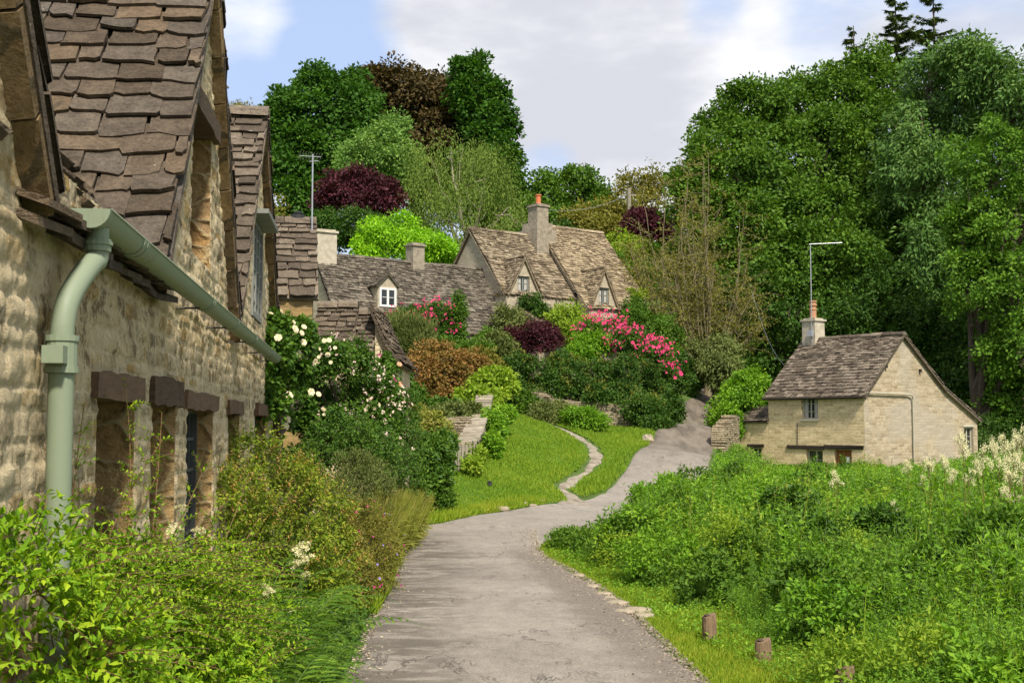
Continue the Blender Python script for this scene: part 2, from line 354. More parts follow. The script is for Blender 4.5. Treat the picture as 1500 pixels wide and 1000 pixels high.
M['willow_bark'] = plainmat('willow_bark', (.20, .165, .095), .9, .4, 6, .6)
M['pale_bark'] = plainmat('pale_bark', (.30, .26, .19), .9, .4, 6, .6, stretch=(4, 4, 1), bd=.03)
M['stem'] = plainmat('stem', (.11, .10, .04), .8, .3, 20)
M['green_stem'] = plainmat('green_stem', (.10, .17, .035), .7, .3, 20)
M['red_stem'] = plainmat('red_stem', (.16, .09, .04), .7, .3, 20)
M['gutter_paint'] = plainmat('gutter_paint', (.205, .245, .165), .5, .22, 3, .12, .35)
m, nt, out = newmat('gutter_paint'); co = objco(nt)
gc = mixc(nt, step(nt, noise(nt, scaled(nt, co, (1, 1, .25)), 9, 6, .75), .56, .70, 0, .55), (.21, .25, .165), (.115, .115, .07)); gc = mixc(nt, step(nt, noise(nt, co, 30, 6, .8), .64, .70, 0, .6), gc, (.33, .34, .26))
principled(nt, out, gc, .55, noise(nt, co, 40, 5, .7), .15, .006, spec=.3); M['gutter_paint'] = m
M['old_wood'] = plainmat('old_wood', (.085, .055, .032), .9, .5, 8, .8, stretch=(1, 1, 6), bd=.02)
M['lintel_wood'] = plainmat('lintel_wood', (.13, .075, .042), .75, .45, 5, .7, stretch=(6, 1, 6), bd=.012)
M['dark_timber'] = plainmat('dark_timber', (.035, .025, .018), .9, .4, 8, .8, bd=.02)
M['grey_wood'] = plainmat('grey_wood', (.26, .23, .17), .85, .4, 6, .6, stretch=(6, 6, 1), bd=.01)
M['post_wood'] = plainmat('post_wood', (.24, .16, .095), .95, .5, 9, 1.0, stretch=(7, 7, 1), bd=.02)
M['frame_cream'] = plainmat('frame_cream', (.42, .39, .29), .6, .15, 8, .2)
M['frame_white'] = plainmat('frame_white', (.72, .70, .64), .5, .1, 8, .1)
M['frame_grey'] = plainmat('frame_grey', (.20, .205, .18), .6, .2, 8, .2)
M['frame_lead'] = plainmat('frame_lead', (.06, .065, .06), .6, .2, 8, .2)
M['door_wood'] = plainmat('door_wood', (.24, .085, .025), .6, .35, 6, .5, stretch=(6, 6, .7))
M['metal'] = plainmat('metal', (.42, .43, .44), .4, .2, 10, .1, .5, metallic=.6)
M['dark_metal'] = plainmat('dark_metal', (.03, .03, .032), .5, .2, 10, .1)
M['terracotta'] = plainmat('terracotta', (.42, .22, .12), .85, .25, 12, .3)
M['terracotta_red'] = plainmat('terracotta_red', (.55, .16, .07), .85, .2, 12, .3)
M['blue_cloth'] = plainmat('blue_cloth', (.06, .12, .42), .5, .25, 4, .5)
M['interior'] = plainmat('interior', (.02, .018, .015), .9, .2, 4, .1)
M['curtain'] = plainmat('curtain', (.45, .43, .38), .9, .2, 20, .3)
m, nt, out = newmat('window_glass'); b_ = principled(nt, out, (.018, .022, .024), .06, noise(nt, objco(nt), 3, 2), .05, .01, spec=.8); M['glass'] = m
# petals
def petal(name, a, b, tr=.25):
    M[name] = leafmat(name, [a, b], .6, tr, big=2.0, spec=.15)
    nt = M[name].node_tree
    for n in nt.nodes:
        if n.type == 'MIX' and n.blend_type == 'MULTIPLY': n.inputs[7].default_value = (1.05, 1, .95, 1)
petal('petal_cream', (.78, .64, .36), (.84, .76, .52)); petal('petal_blush', (.80, .55, .45), (.84, .72, .60))
petal('petal_pink', (.55, .02, .11), (.78, .10, .24)); petal('petal_peach', (.78, .30, .16), (.82, .42, .28)); petal('petal_umbel', (.70, .66, .34), (.82, .78, .50))
petal('petal_magenta', (.40, .02, .12), (.60, .08, .25)); petal('petal_violet', (.30, .22, .62), (.42, .3, .7))
# foliage, real-world albedos
M['leaf_bright'] = leafmat('leaf_bright', [(.05, .145, .010), (.12, .27, .015), (.27, .42, .03)], .4, .35, big=2.0)
M['leaf_box'] = leafmat('leaf_box', [(.045, .10, .012), (.11, .20, .02), (.25, .31, .04)], .45, .3, big=2.6)
M['leaf_tips'] = leafmat('leaf_tips', [(.34, .33, .06), (.45, .30, .08), (.50, .22, .09)], .5, .3, big=2.6)
M['leaf_fern'] = leafmat('leaf_fern', [(.03, .095, .014), (.07, .17, .022), (.15, .28, .04)], .5, .35, big=1.5)
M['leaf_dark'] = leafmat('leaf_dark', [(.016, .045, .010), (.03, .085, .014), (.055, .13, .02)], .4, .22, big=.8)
M['leaf_rose'] = leafmat('leaf_rose', [(.022, .065, .016), (.045, .12, .02), (.10, .21, .03)], .35, .28, big=1.6)
M['leaf_greygreen'] = leafmat('leaf_greygreen', [(.05, .085, .035), (.09, .14, .05), (.15, .20, .08)], .6, .25, big=1.2)
M['leaf_straw'] = leafmat('leaf_straw', [(.08, .14, .025), (.17, .22, .045), (.32, .27, .09)], .6, .3, big=1.4)
M['leaf_copper'] = leafmat('leaf_copper', [(.06, .09, .018), (.20, .12, .03), (.36, .17, .06)], .5, .25, big=1.6)
M['leaf_lime'] = leafmat('leaf_lime', [(.07, .22, .012), (.15, .38, .018), (.25, .50, .03)], .45, .35, big=.6)
M['leaf_purple'] = leafmat('leaf_purple', [(.025, .012, .013), (.065, .016, .024), (.12, .03, .04)], .45, .25, big=.8)
M['leaf_brown'] = leafmat('leaf_brown', [(.030, .030, .010), (.075, .055, .018), (.13, .085, .03)], .5, .22, big=.35)
M['leaf_beech'] = leafmat('leaf_beech', [(.014, .05, .010), (.03, .10, .012), (.06, .16, .018)], .45, .28, big=.3)
M['leaf_mid'] = leafmat('leaf_mid', [(.025, .07, .014), (.055, .14, .018), (.10, .21, .03)], .45, .3, big=.35)
M['leaf_willow'] = leafmat('leaf_willow', [(.05, .10, .024), (.09, .17, .035), (.15, .24, .055)], .5, .32, big=.4)
M['leaf_birch'] = leafmat('leaf_birch', [(.06, .14, .05), (.10, .23, .06), (.18, .32, .10)], .5, .32, big=.5)
M['leaf_ash'] = leafmat('leaf_ash', [(.03, .085, .028), (.06, .15, .04), (.12, .23, .07)], .45, .3, big=.35)
M['leaf_olive'] = leafmat('leaf_olive', [(.07, .09, .022), (.13, .155, .035), (.20, .21, .06)], .55, .3, big=.6)
M['leaf_hedge'] = leafmat('leaf_hedge', [(.014, .045, .010), (.03, .085, .014), (.065, .15, .022)], .45, .22, big=.8)
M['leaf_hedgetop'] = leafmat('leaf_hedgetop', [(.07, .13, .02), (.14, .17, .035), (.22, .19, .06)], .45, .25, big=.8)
M['leaf_weed'] = leafmat('leaf_weed', [(.05, .15, .015), (.10, .25, .022), (.20, .38, .04)], .45, .38, big=.7)
M['leaf_maple'] = leafmat('leaf_maple', [(.03, .09, .014), (.065, .17, .02), (.13, .27, .035)], .5, .3, big=.5)
M['leaf_weed_yellow'] = leafmat('leaf_weed_yellow', [(.08, .18, .018), (.15, .28, .03), (.25, .36, .055)], .5, .38, big=.7)
M['leaf_grass'] = leafmat('leaf_grass', [(.07, .15, .014), (.13, .24, .018), (.25, .30, .045)], .5, .35, big=1.2)
M['leaf_lawn'] = leafmat('leaf_lawn', [(.06, .14, .012), (.10, .21, .015), (.19, .27, .035)], .5, .35, big=.5)
M['leaf_conifer'] = leafmat('leaf_conifer', [(.035, .075, .02), (.07, .13, .035), (.12, .18, .055)], .5, .15, big=.5)

# slate palettes (cotswold stone)
M['slate_near'] = slatemat('slate_near', [(.085, .066, .048), (.14, .108, .078), (.105, .09, .076), (.17, .125, .082), (.14, .124, .106), (.12, .085, .055)], (.44, .37, .25), .69)
M['slate_row'] = slatemat('slate_row', [(.09, .072, .055), (.15, .12, .09), (.23, .19, .145)], (.6, .56, .48), .67)
M['slate_grey'] = slatemat('slate_grey', [(.06, .052, .042), (.13, .112, .088), (.21, .185, .145)], (.5, .46, .38), .64, (.10, .085, .02), .74, .4)
M['slate_buff'] = slatemat('slate_buff', [(.10, .078, .052), (.22, .175, .12), (.36, .30, .21)], (.60, .52, .36), .63, (.13, .085, .02), .62, .9)
M['slate_gold'] = slatemat('slate_gold', [(.14, .108, .07), (.29, .23, .15), (.42, .345, .23)], (.62, .54, .38), .62, (.30, .11, .02), .66, .5)
M['slate_cottage'] = slatemat('slate_cottage', [(.08, .065, .05), (.15, .122, .093), (.27, .225, .175)], (.66, .60, .50), .66)
# stone
M['wall_row'] = rubblemat('wall_row', [(.42, .31, .17), (.60, .47, .28), (.33, .26, .16), (.52, .35, .15), (.66, .54, .36)], (.66, .54, .35), 5.0, 9.5, .05, .56, (.76, .635, .42), (.17, .115, .06), 1.0, .03, groove=.4)
M['wall_near'] = stonewallmat('wall_near', [(.36, .26, .14), (.70, .56, .33), (.52, .35, .14), (.30, .24, .15), (.78, .64, .41), (.60, .48, .30)], (.74, .61, .39), .50, (.86, .72, .47), (.20, .135, .07))
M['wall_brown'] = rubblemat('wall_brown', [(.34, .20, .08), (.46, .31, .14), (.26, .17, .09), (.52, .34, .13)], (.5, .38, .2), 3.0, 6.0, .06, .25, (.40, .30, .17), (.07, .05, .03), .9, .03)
M['wall_golden'] = coursedmat('wall_golden', (.36, .25, .11), (.28, .19, .085), (.26, .20, .12), .42, .16)
M['wall_upper'] = coursedmat('wall_upper', (.46, .40, .30), (.36, .31, .23), (.44, .38, .28), .36, .12, (.19, .16, .12), .6)
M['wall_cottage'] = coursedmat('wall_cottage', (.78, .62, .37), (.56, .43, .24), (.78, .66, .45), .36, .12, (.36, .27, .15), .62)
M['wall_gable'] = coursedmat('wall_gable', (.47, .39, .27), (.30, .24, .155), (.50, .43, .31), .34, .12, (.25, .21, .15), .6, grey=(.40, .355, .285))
M['render_stone'] = plainmat('render_stone', (.42, .37, .28), .95, .35, 5, .6, bd=.02)
M['grey_stone'] = plainmat('grey_stone', (.27, .23, .17), .95, .5, 5, .9, bd=.03)
M['verge_stone'] = rubblemat('verge_stone', [(.22, .15, .075), (.17, .12, .07), (.28, .19, .09)], (.10, .075, .04), 2.2, 2.2, .05, .15, (.25, .19, .10), (.06, .045, .025), .9, .03)
M['dry_stone'] = coursedmat('dry_stone', (.46, .38, .25), (.30, .25, .17), (.06, .05, .035), .26, .075, (.16, .13, .09), .6, .9)
M['coping'] = plainmat('coping', (.33, .29, .22), .95, .35, 6, .7, bd=.02)
M['pale_rock'] = plainmat('pale_rock', (.30, .25, .175), .95, .35, 7, .7, bd=.02)
M['grit'] = slatemat('grit', [(.16, .13, .10), (.30, .25, .19), (.44, .38, .30)])
# ------------------------------------------------------------------ ground, lawn, road
xs = axis(-11, 20, .4, -900, 900); ys = axis(2, 64, .4, -300, 1300)
XX, YY = np.meshgrid(xs, ys); ZZ = ground(XX, YY)
mb = MB(); nx = len(xs); ny = len(ys)
i = np.arange(ny-1)[:, None]*nx; j = np.arange(nx-1)[None]
mb.add(np.stack([XX, YY, ZZ], -1).reshape(-1, 3), np.stack([i+j, i+j+1, i+nx+j+1, i+nx+j], -1).reshape(-1, 4))
m, nt, out = newmat('ground_earth'); co = objco(nt)
g = ramp(nt, noise(nt, co, .8, 6, .7), [(.3, (.045, .085, .012)), (.55, (.08, .13, .02)), (.8, (.13, .13, .04))])
g = mixc(nt, step(nt, noise(nt, co, 3.5, 6, .75), .62, .7, 0, .6), g, (.13, .10, .06))
principled(nt, out, g, .95, noise(nt, co, 25, 6, .75), .8, .05)
tag(mb.build('ground', m, smooth=True), 'grassy earth slope under the gardens and the weeds', 'ground', kind='structure')

LE = [(-1.15, 2), (-1.2, 9.2), (-1.38, 12.5), (-1.5, 15), (-1.62, 18), (-1.8, 20.5), (-2.1, 21.8)]
for q in [(600, 772), (640, 768), (700, 754), (760, 745), (840, 736), (885, 722), (912, 695), (950, 652), (975, 620), (1000, 592), (1022, 579)]: LE.append(tuple(G(*q)[:2]))
LE += [(9.6, 66), (9.2, 74), (7.5, 82)]
RE = [(1.75, 2)]
for q in [(1030, 1000), (975, 945), (920, 890), (880, 862), (835, 836), (800, 818), (788, 806), (800, 794)]: RE.append(tuple(G(*q)[:2]))
RE += [(1.15, 21.6), (2.2, 24.6), (3.9, 29), (5.2, 33.5), (6.15, 38), (7.55, 46), (8.9, 53), (9.95, 60), (11.2, 66), (11.0, 74), (9.5, 82)]
def resamp(pl, n, ts=None):
    pl = np.array(pl); d = np.r_[0, np.cumsum(np.hypot(*np.diff(pl, axis=0).T))]
    t = np.linspace(0, d[-1], n) if ts is None else ts*d[-1]
    x = np.interp(t, d, pl[:, 0]); y = np.interp(t, d, pl[:, 1])
    for _ in range(3): x[1:-1] = .25*x[:-2]+.5*x[1:-1]+.25*x[2:]; y[1:-1] = .25*y[:-2]+.5*y[1:-1]+.25*y[2:]
    return np.stack([x, y], 1)
# pair the edges on matched stations
kL = [0, 1, 3, 5, 6, 8, 11, 13, 15, 17, 20]; 
def stations(pl, idx, per):
    pl = np.array(pl); out_ = []
    for a, b in zip(idx[:-1], idx[1:]):
        seg = pl[a:b+1]; d = np.r_[0, np.cumsum(np.hypot(*np.diff(seg, axis=0).T))]; t = np.linspace(0, d[-1], per, endpoint=False)
        out_.append(np.stack([np.interp(t, d, seg[:, 0]), np.interp(t, d, seg[:, 1])], 1))
    out_.append(pl[-1:]); return np.concatenate(out_)
NR = len(RE)-1; NL = len(LE)-1
iL = [0, 1, 3, 5, 8, 11, 13, 15, 17, NL]; iR = [0, 1, 4, 7, 9, 11, 12, 14, 15, NR]
ROAD_POLY = np.concatenate([np.array(LE), np.array(RE)[::-1]])
def ribbon(name, Lp, Rp, mat, lift, ncross, jit=0.0, label='', cat='road', seed=3):
    L_ = Lp.copy(); R_ = Rp.copy(); n = len(L_)
    w = R_-L_; wl = np.hypot(*w.T)[:, None]+1e-9; k = np.arange(n)
    L_ = L_-w/wl*(jit*fbm(k*.35, k*0, seed)[:, None]*2); R_ = R_+w/wl*(jit*fbm(k*.35, k*0+9, seed)[:, None]*2)
    t = np.linspace(0, 1, ncross)[None, :, None]; Q = L_[:, None]*(1-t)+R_[:, None]*t
    z = ground(Q[..., 0], Q[..., 1])+lift
    z[:, 0] -= lift+.01; z[:, -1] -= lift+.01
    V = np.concatenate([Q, z[..., None]], -1).reshape(-1, 3)
    i = np.arange(n-1)[:, None]*ncross; j = np.arange(ncross-1)[None]
    mb = MB(); mb.add(V, np.stack([i+j, i+j+1, i+ncross+j+1, i+ncross+j], -1).reshape(-1, 4))
    return tag(mb.build(name, mat, smooth=True), label, cat, kind='structure')
LS = stations(LE, iL, 30); RS = stations(RE, iR, 30)
for arr in (LS, RS):
    for _ in range(4): arr[1:-1] = .25*arr[:-2]+.5*arr[1:-1]+.25*arr[2:]
m, nt, out = newmat('road_asphalt'); co = objco(nt)
big = noise(nt, co, .55, 5, .65); cr = noise(nt, scaled(nt, co, (1.6, .5, 1)), 1.6, 7, .7, .3); fine = noise(nt, co, 55, 3, .7)
a = ramp(nt, big, [(.3, (.20, .175, .145)), (.7, (.29, .255, .21))])
a = mixc(nt, .6, a, ramp(nt, fine, [(.3, (.45, .45, .45)), (.7, (1.5, 1.5, 1.5))]), 'MULTIPLY'); a = mixc(nt, .8, a, ramp(nt, noise(nt, scaled(nt, co, (1.2, .8, 1), (7, 1, 0)), 4.5, 7, .8), [(.3, (.68, .67, .66)), (.5, (1, 1, 1)), (.7, (1.25, 1.24, 1.22))]), 'MULTIPLY')
sx = N(nt, 'ShaderNodeSeparateXYZ'); nt.links.new(co, sx.inputs[0])
# worn dark strip along the left edge (x about -1.2..-.5) and the gravelly right one
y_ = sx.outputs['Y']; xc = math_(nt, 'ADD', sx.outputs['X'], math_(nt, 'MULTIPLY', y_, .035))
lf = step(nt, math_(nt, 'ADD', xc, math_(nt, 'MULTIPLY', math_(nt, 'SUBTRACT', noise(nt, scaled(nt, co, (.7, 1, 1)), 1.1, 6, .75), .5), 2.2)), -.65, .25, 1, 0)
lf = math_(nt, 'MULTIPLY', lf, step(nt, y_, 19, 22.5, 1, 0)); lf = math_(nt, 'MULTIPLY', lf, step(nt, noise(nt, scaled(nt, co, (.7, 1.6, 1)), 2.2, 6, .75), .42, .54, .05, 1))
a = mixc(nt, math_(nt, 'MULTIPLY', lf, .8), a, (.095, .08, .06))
rg = step(nt, math_(nt, 'ADD', sx.outputs['X'], math_(nt, 'ADD', math_(nt, 'MULTIPLY', y_, .115), math_(nt, 'MULTIPLY', math_(nt, 'SUBTRACT', noise(nt, co, 1.9, 7, .8), .5), 1.1))), 1.80, 2.25)
rg = math_(nt, 'MULTIPLY', rg, step(nt, y_, 17.5, 19.5, 1, 0))
gr = ramp(nt, noise(nt, co, 38, 4, .8), [(.35, (.075, .06, .045)), (.6, (.20, .165, .13)), (.75, (.33, .28, .22))])
a = mixc(nt, math_(nt, 'MULTIPLY', rg, .8), a, gr)
crk = noise(nt, scaled(nt, co, (1.4, .55, 1), (2, 3, 0)), 1.3, 8, .62, .6)
ck = step(nt, math_(nt, 'ABSOLUTE', math_(nt, 'SUBTRACT', crk, .5)), .0025, .009, 1, 0)
ck = math_(nt, 'MULTIPLY', ck, step(nt, noise(nt, co, .7, 3), .5, .6))
a = mixc(nt, math_(nt, 'MULTIPLY', ck, .7), a, (.05, .042, .033))
a = mixc(nt, step(nt, cr, .60, .68, 0, .45), a, (.13, .11, .09))
# muddy lane further up the hill
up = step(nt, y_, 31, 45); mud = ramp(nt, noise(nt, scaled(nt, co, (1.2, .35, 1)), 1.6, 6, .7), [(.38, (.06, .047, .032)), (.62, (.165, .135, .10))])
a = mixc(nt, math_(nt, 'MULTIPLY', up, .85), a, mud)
h = math_(nt, 'ADD', fine, math_(nt, 'MULTIPLY', ck, -1.5)); principled(nt, out, a, .85, h, .5, .012, spec=.25)
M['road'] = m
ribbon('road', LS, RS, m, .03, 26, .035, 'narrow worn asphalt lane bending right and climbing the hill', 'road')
# trodden path over the lawn
m, nt, out = newmat('path_stone'); co = objco(nt)
a = ramp(nt, noise(nt, co, 3.5, 6, .75), [(.35, (.15, .115, .075)), (.5, (.30, .255, .19)), (.7, (.42, .37, .29))])
principled(nt, out, a, .95, noise(nt, co, 18, 6, .8), .9, .05); M['path'] = m
pc = np.array([G(*q)[:2] for q in [(728, 598), (760, 608), (800, 620), (828, 630), (850, 642), (868, 655), (874, 672), (862, 688), (838, 704), (820, 716), (842, 730), (852, 742)]])
pc = stations(pc, list(range(len(pc))), 8)
for _ in range(6): pc[1:-1] = .25*pc[:-2]+.5*pc[1:-1]+.25*pc[2:]
T = np.gradient(pc, axis=0); T /= np.hypot(*T.T)[:, None]; S_ = np.stack([T[:, 1], -T[:, 0]], 1)
wd = (.155+.05*np.sin(np.arange(len(pc))*.3))[:, None]
wd[-14:, 0] += np.linspace(0, .35, 14)
ribbon('path', pc-S_*wd, pc+S_*wd, m, .03, 5, .07, 'trodden stony path curving across the sloping lawn', 'path')
PATH = pc
# gravel margin where the lawn meets the road
LAWN = np.array([G(*q)[:2] for q in [(612, 758), (660, 752), (700, 748), (760, 740), (800, 734), (838, 728), (880, 716), (905, 690), (945, 650), (956, 640), (940, 628), (860, 618), (800, 612), (770, 600), (735, 596), (705, 640), (680, 690), (650, 705), (640, 745)]])
m, nt, out = newmat('lawn_grass'); co = objco(nt)
a = ramp(nt, noise(nt, co, .9, 6, .7), [(.3, (.06, .13, .010)), (.55, (.10, .19, .014)), (.8, (.19, .22, .035))])
a = mixc(nt, .6, a, ramp(nt, noise(nt, co, 14, 5, .8), [(.3, (.6, .6, .6)), (.7, (1.35, 1.35, 1.35))]), 'MULTIPLY')
principled(nt, out, a, .9, noise(nt, co, 30, 5, .8), 1.0, .06, spec=.1)
x0, y0 = LAWN.min(0); x1, y1 = LAWN.max(0); st = .16
gx, gy = np.meshgrid(np.arange(x0, x1, st), np.arange(y0, y1, st)); ins = in_poly(gx, gy, LAWN) & (dist_line(gx, gy, PATH) > .2)
gz = ground(gx, gy)+.035; q = ins[:-1, :-1] & ins[1:, :-1] & ins[:-1, 1:] & ins[1:, 1:]
nb = gx.shape[1]; ii, jj = np.nonzero(q); F_ = np.stack([ii*nb+jj, ii*nb+jj+1, (ii+1)*nb+jj+1, (ii+1)*nb+jj], 1)
used, inv = np.unique(F_, return_inverse=True); V = np.stack([gx.ravel(), gy.ravel(), gz.ravel()], 1)[used]
mb = MB(); mb.add(V, inv.reshape(-1, 4)); tag(mb.build('lawn', m, smooth=True), 'mown green lawn sloping up to the cottage gardens', 'lawn', kind='structure')
# ------------------------------------------------------------------ building parts
def rubble(U, V, seed):
    """random rubble brought to rough courses: stone number and distance to the joint at each point"""
    g = np.random.default_rng(seed); V2 = V+.05*vn(U*1.1, V*1.5, seed)+.03*vn(U*4, V*4, seed+1)+3; U2 = U+.04*vn(U*4, V*4, seed+2)+.02*vn(U*11, V*11, seed+3)+60
    hs = g.uniform(.05, .135, 240); cv = np.cumsum(hs); r = np.searchsorted(cv, V2); lo = np.r_[0, cv][r]; hi = cv[r]; rid = np.zeros(U.shape); e = np.minimum(V2-lo, hi-V2)
    for k in np.unique(r):
        w = g.uniform(.08, .32, 900); cu = np.cumsum(w); m_ = r == k; j = np.searchsorted(cu, U2[m_]); l2 = np.r_[0, cu][j]; h2 = cu[j]; rid[m_] = g.random(901)[j]; e1 = np.minimum(U2[m_]-l2, h2-U2[m_]); e[m_] = np.minimum(e[m_], e1)-.25*np.exp(-((e[m_]-e1)/.02)**2)*.02
    return rid, e
def wall(F, name, mat, parent, u0, u1, v0, top, holes=(), res=.15, depth=.3, amp=.02, seed=0, nsc=(5, 7), kinks=(), stone=None):
    us = set(np.round(np.linspace(u0, u1, max(2, int((u1-u0)/res)+1)), 4)) | set(kinks); vmax = max(top(np.array([u]))[0] for u in sorted(us))
    vs = set(np.round(np.linspace(v0, vmax, max(2, int((vmax-v0)/res)+1)), 4))
    for a, b, c, d in holes: us |= {a, b}; vs |= {c, d}
    us = np.array(sorted(us)); vs = np.array(sorted(vs))
    Ug, Vg = np.meshgrid(us, vs); tp = top(us)[None, :]; Vg = np.minimum(Vg, tp)
    if stone:
        us = np.array(sorted(set(us) | set(np.round(np.arange(u0, stone, .02), 4)))); vs = np.array(sorted(set(vs) | set(np.round(np.arange(.5, vmax, .022), 4)))); Ug, Vg = np.meshgrid(us, vs); tp = top(us)[None, :]; Vg = np.minimum(Vg, tp)
    Ng = amp*(fbm(Ug*nsc[0], Vg*nsc[1], seed)*1.3+.9*fbm(Ug*1.3, Vg*1.3, seed+5))
    att = None
    if stone:
        rid, e_ = rubble(Ug, Vg, seed); f_ = np.clip(e_/.017, 0, 1); f_ = f_*f_*(3-2*f_); Ng = Ng*.55+f_*(.0045+.007*((rid*7.3) % 1)+.006*fbm(Ug*7+rid*40, Vg*9, seed+8, 2))+.008*fbm(Ug*24, Vg*24, seed+2, 3); att = np.stack([rid.ravel(), f_.ravel(), 0*f_.ravel()], 1)
    for a, b, c, d in holes:
        on = (Ug >= a-1e-6) & (Ug <= b+1e-6) & (Vg >= c-1e-6) & (Vg <= d+1e-6); Ng[on] = 0
    nu = len(us); i = np.arange(len(vs)-1)[:, None]*nu; j = np.arange(nu-1)[None]
    uc = (us[:-1]+us[1:])/2; vc = (vs[:-1]+vs[1:])/2; UC, VC = np.meshgrid(uc, vc); keep = np.ones(UC.shape, bool)
    for a, b, c, d in holes: keep &= ~((UC > a) & (UC < b) & (VC > c) & (VC < d))
    hgt = (Vg[1:, :-1]-Vg[:-1, :-1])+(Vg[1:, 1:]-Vg[:-1, 1:]); keep &= hgt > 1e-4
    Fq = np.stack([i+j, i+j+1, i+nu+j+1, i+nu+j], -1)[keep]
    mb = MB(); mb.add(F.p(Ug, Vg, Ng).reshape(-1, 3), Fq)
    o = mb.build(name, mat, parent, uv=tuple(F.U[:2]), attr=att, smooth=bool(stone))
    if holes:
        for a, b, c, d in holes:
            rb = MB()
            for (p, q) in (((a, c), (a, d)), ((a, d), (b, d)), ((b, d), (b, c)), ((b, c), (a, c))):
                rb.add(np.array([F.p(p[0], p[1], 0), F.p(q[0], q[1], 0), F.p(q[0], q[1], -depth), F.p(p[0], p[1], -depth)]), [[0, 1, 2, 3]])
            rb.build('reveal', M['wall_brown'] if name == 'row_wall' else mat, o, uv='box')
    return o
NS = 8
def slates(mb, O, U, S, W, L, e0, e1, w, th=.022, jit=1.0, sag=0.0, seed=0, deck=True, clip=None):
    """courses of stone tiles on the plane O + u U + s S, the coarse ones at the eave"""
    g = np.random.default_rng(seed); U = np.array(U, float); S = np.array(S, float); U /= np.linalg.norm(U); S /= np.linalg.norm(S); Nn = np.cross(U, S)
    s = 0.0; R_ = []
    while s < L:
        e = e0+(e1-e0)*s/L; e *= g.uniform(.88, 1.12); u = -g.uniform(0, w)
        while u < W:
            ww = w*g.uniform(.6, 1.4)*(1-.25*s/L); a = max(u, 0); b = min(u+ww, W)
            if b-a > .04: R_.append((a, b, s, e))
            u += ww
        s += e
    A = np.array(R_); n = len(A); a, b, s0, e = A.T; gap = .006
    if clip is not None:
        k = clip((a+b)/2, s0+e*.5); A = A[k]; n = len(A); a, b, s0, e = A.T
    wd = b-a; r = lambda s_: g.uniform(-s_, s_, n)*jit
    u_ = np.stack([a+gap, a+gap+.02*wd, a+wd*.3, a+wd*.7, b-gap-.02*wd, b-gap, b-gap, a+gap], 1)
    cr = .18*e
    v_ = np.stack([s0+cr*.8+r(.03)*e/.2, s0+r(.03)*e/.2, s0-.03*e+r(.10)*e, s0-.02*e+r(.10)*e, s0+r(.10)*e, s0+cr*.8+r(.05)*e, s0+1.8*e, s0+1.8*e], 1)
    v_[:, :6] += r(.10)[:, None]*e[:, None]; v_[:, 1:5] += (r(.16)*e)[:, None]*np.array([-.5, -.2, .2, .5])
    v_[:, 6:] = np.minimum(v_[:, 6:], L+.05)
    u_ += g.uniform(-.014, .014, u_.shape)*jit
    tk = th*g.uniform(.7, 1.4, n)*1.0
    h0 = tk*1.9+np.abs(r(.008)); low = (v_-s0[:, None])/(1.8*e[:, None])
    hgt = h0[:, None]*(1-np.clip(low, 0, 1))+r(.006)[:, None]+(r(.02)*wd)[:, None]*(u_-a[:, None])/np.maximum(wd, .05)[:, None]
    hgt += sag*(fbm(u_*.45, v_*.5, seed+3, 2)*1.6)+sag*.5*fbm(u_*1.7, v_*1.7, seed+4, 1)
    O = np.array(O, float)
    top = O+u_[..., None]*U+v_[..., None]*S+(hgt+.004)[..., None]*Nn
    bot = top-tk[:, None, None]*Nn
    V = np.concatenate([top, bot], 1).reshape(-1, 3); base = np.arange(n)[:, None]*2*NS
    mb.add(V, base+np.arange(NS)[None])
    k = np.arange(NS); k2 = (k+1) % NS
    sd = np.stack([np.broadcast_to(k2, (n, NS))+base, np.broadcast_to(k, (n, NS))+base, np.broadcast_to(k+NS, (n, NS))+base, np.broadcast_to(k2+NS, (n, NS))+base], -1).reshape(-1, 4)
    off = mb.n-len(V); mb.f.setdefault(4, []).append(sd+off)
    if deck and clip is None:
        t0, t1 = -.012-sag*1.0, -.06-sag*1.0
        c = [(0.01, .0, t0), (W-.01, .0, t0), (W-.01, L, t0), (0.01, L, t0), (0.01, .0, t1), (W-.01, .0, t1), (W-.01, L, t1), (0.01, L, t1)]
        mb.add(np.array([O+x*U+y*S+z*Nn for x, y, z in c]), [[0, 1, 2, 3], [7, 6, 5, 4], [0, 4, 5, 1], [1, 5, 6, 2], [2, 6, 7, 3], [3, 7, 4, 0]])
def ridge(mb, a, b, seg=.45, r=.11, seed=0, sag=0.0):
    g = np.random.default_rng(seed); a = np.array(a, float); b = np.array(b, float); L = np.linalg.norm(b-a); n = max(2, int(L/seg)); U = (b-a)/L
    side = np.cross(U, [0, 0, 1.0]); side /= np.linalg.norm(side)
    for k in range(n):
        t0 = k/n*L+.006; t1 = (k+1)/n*L-.006; dz = g.uniform(-.012, .012)+sag*vn(np.array([k*.2]), np.array([0.]), seed)[0]
        pr = [(-r*1.15, -r*.75), (-r*.95, -r*.2), (0, r*.28), (r*.95, -r*.2), (r*1.15, -r*.75), (0, -r*.4)]
        V = []
        for t in (t0, t1):
            for x, z in pr: V.append(a+U*t+side*x+np.array([0, 0, z+dz+g.uniform(-.006, .006)]))
        i = np.arange(6); mb.add(np.array(V), np.stack([i, (i+1) % 6, (i+1) % 6+6, i+6], 1)); mb.add(np.array(V)[:6], [[5, 4, 3, 2, 1, 0]]); mb.add(np.array(V)[6:], [[0, 1, 2, 3, 4, 5]])

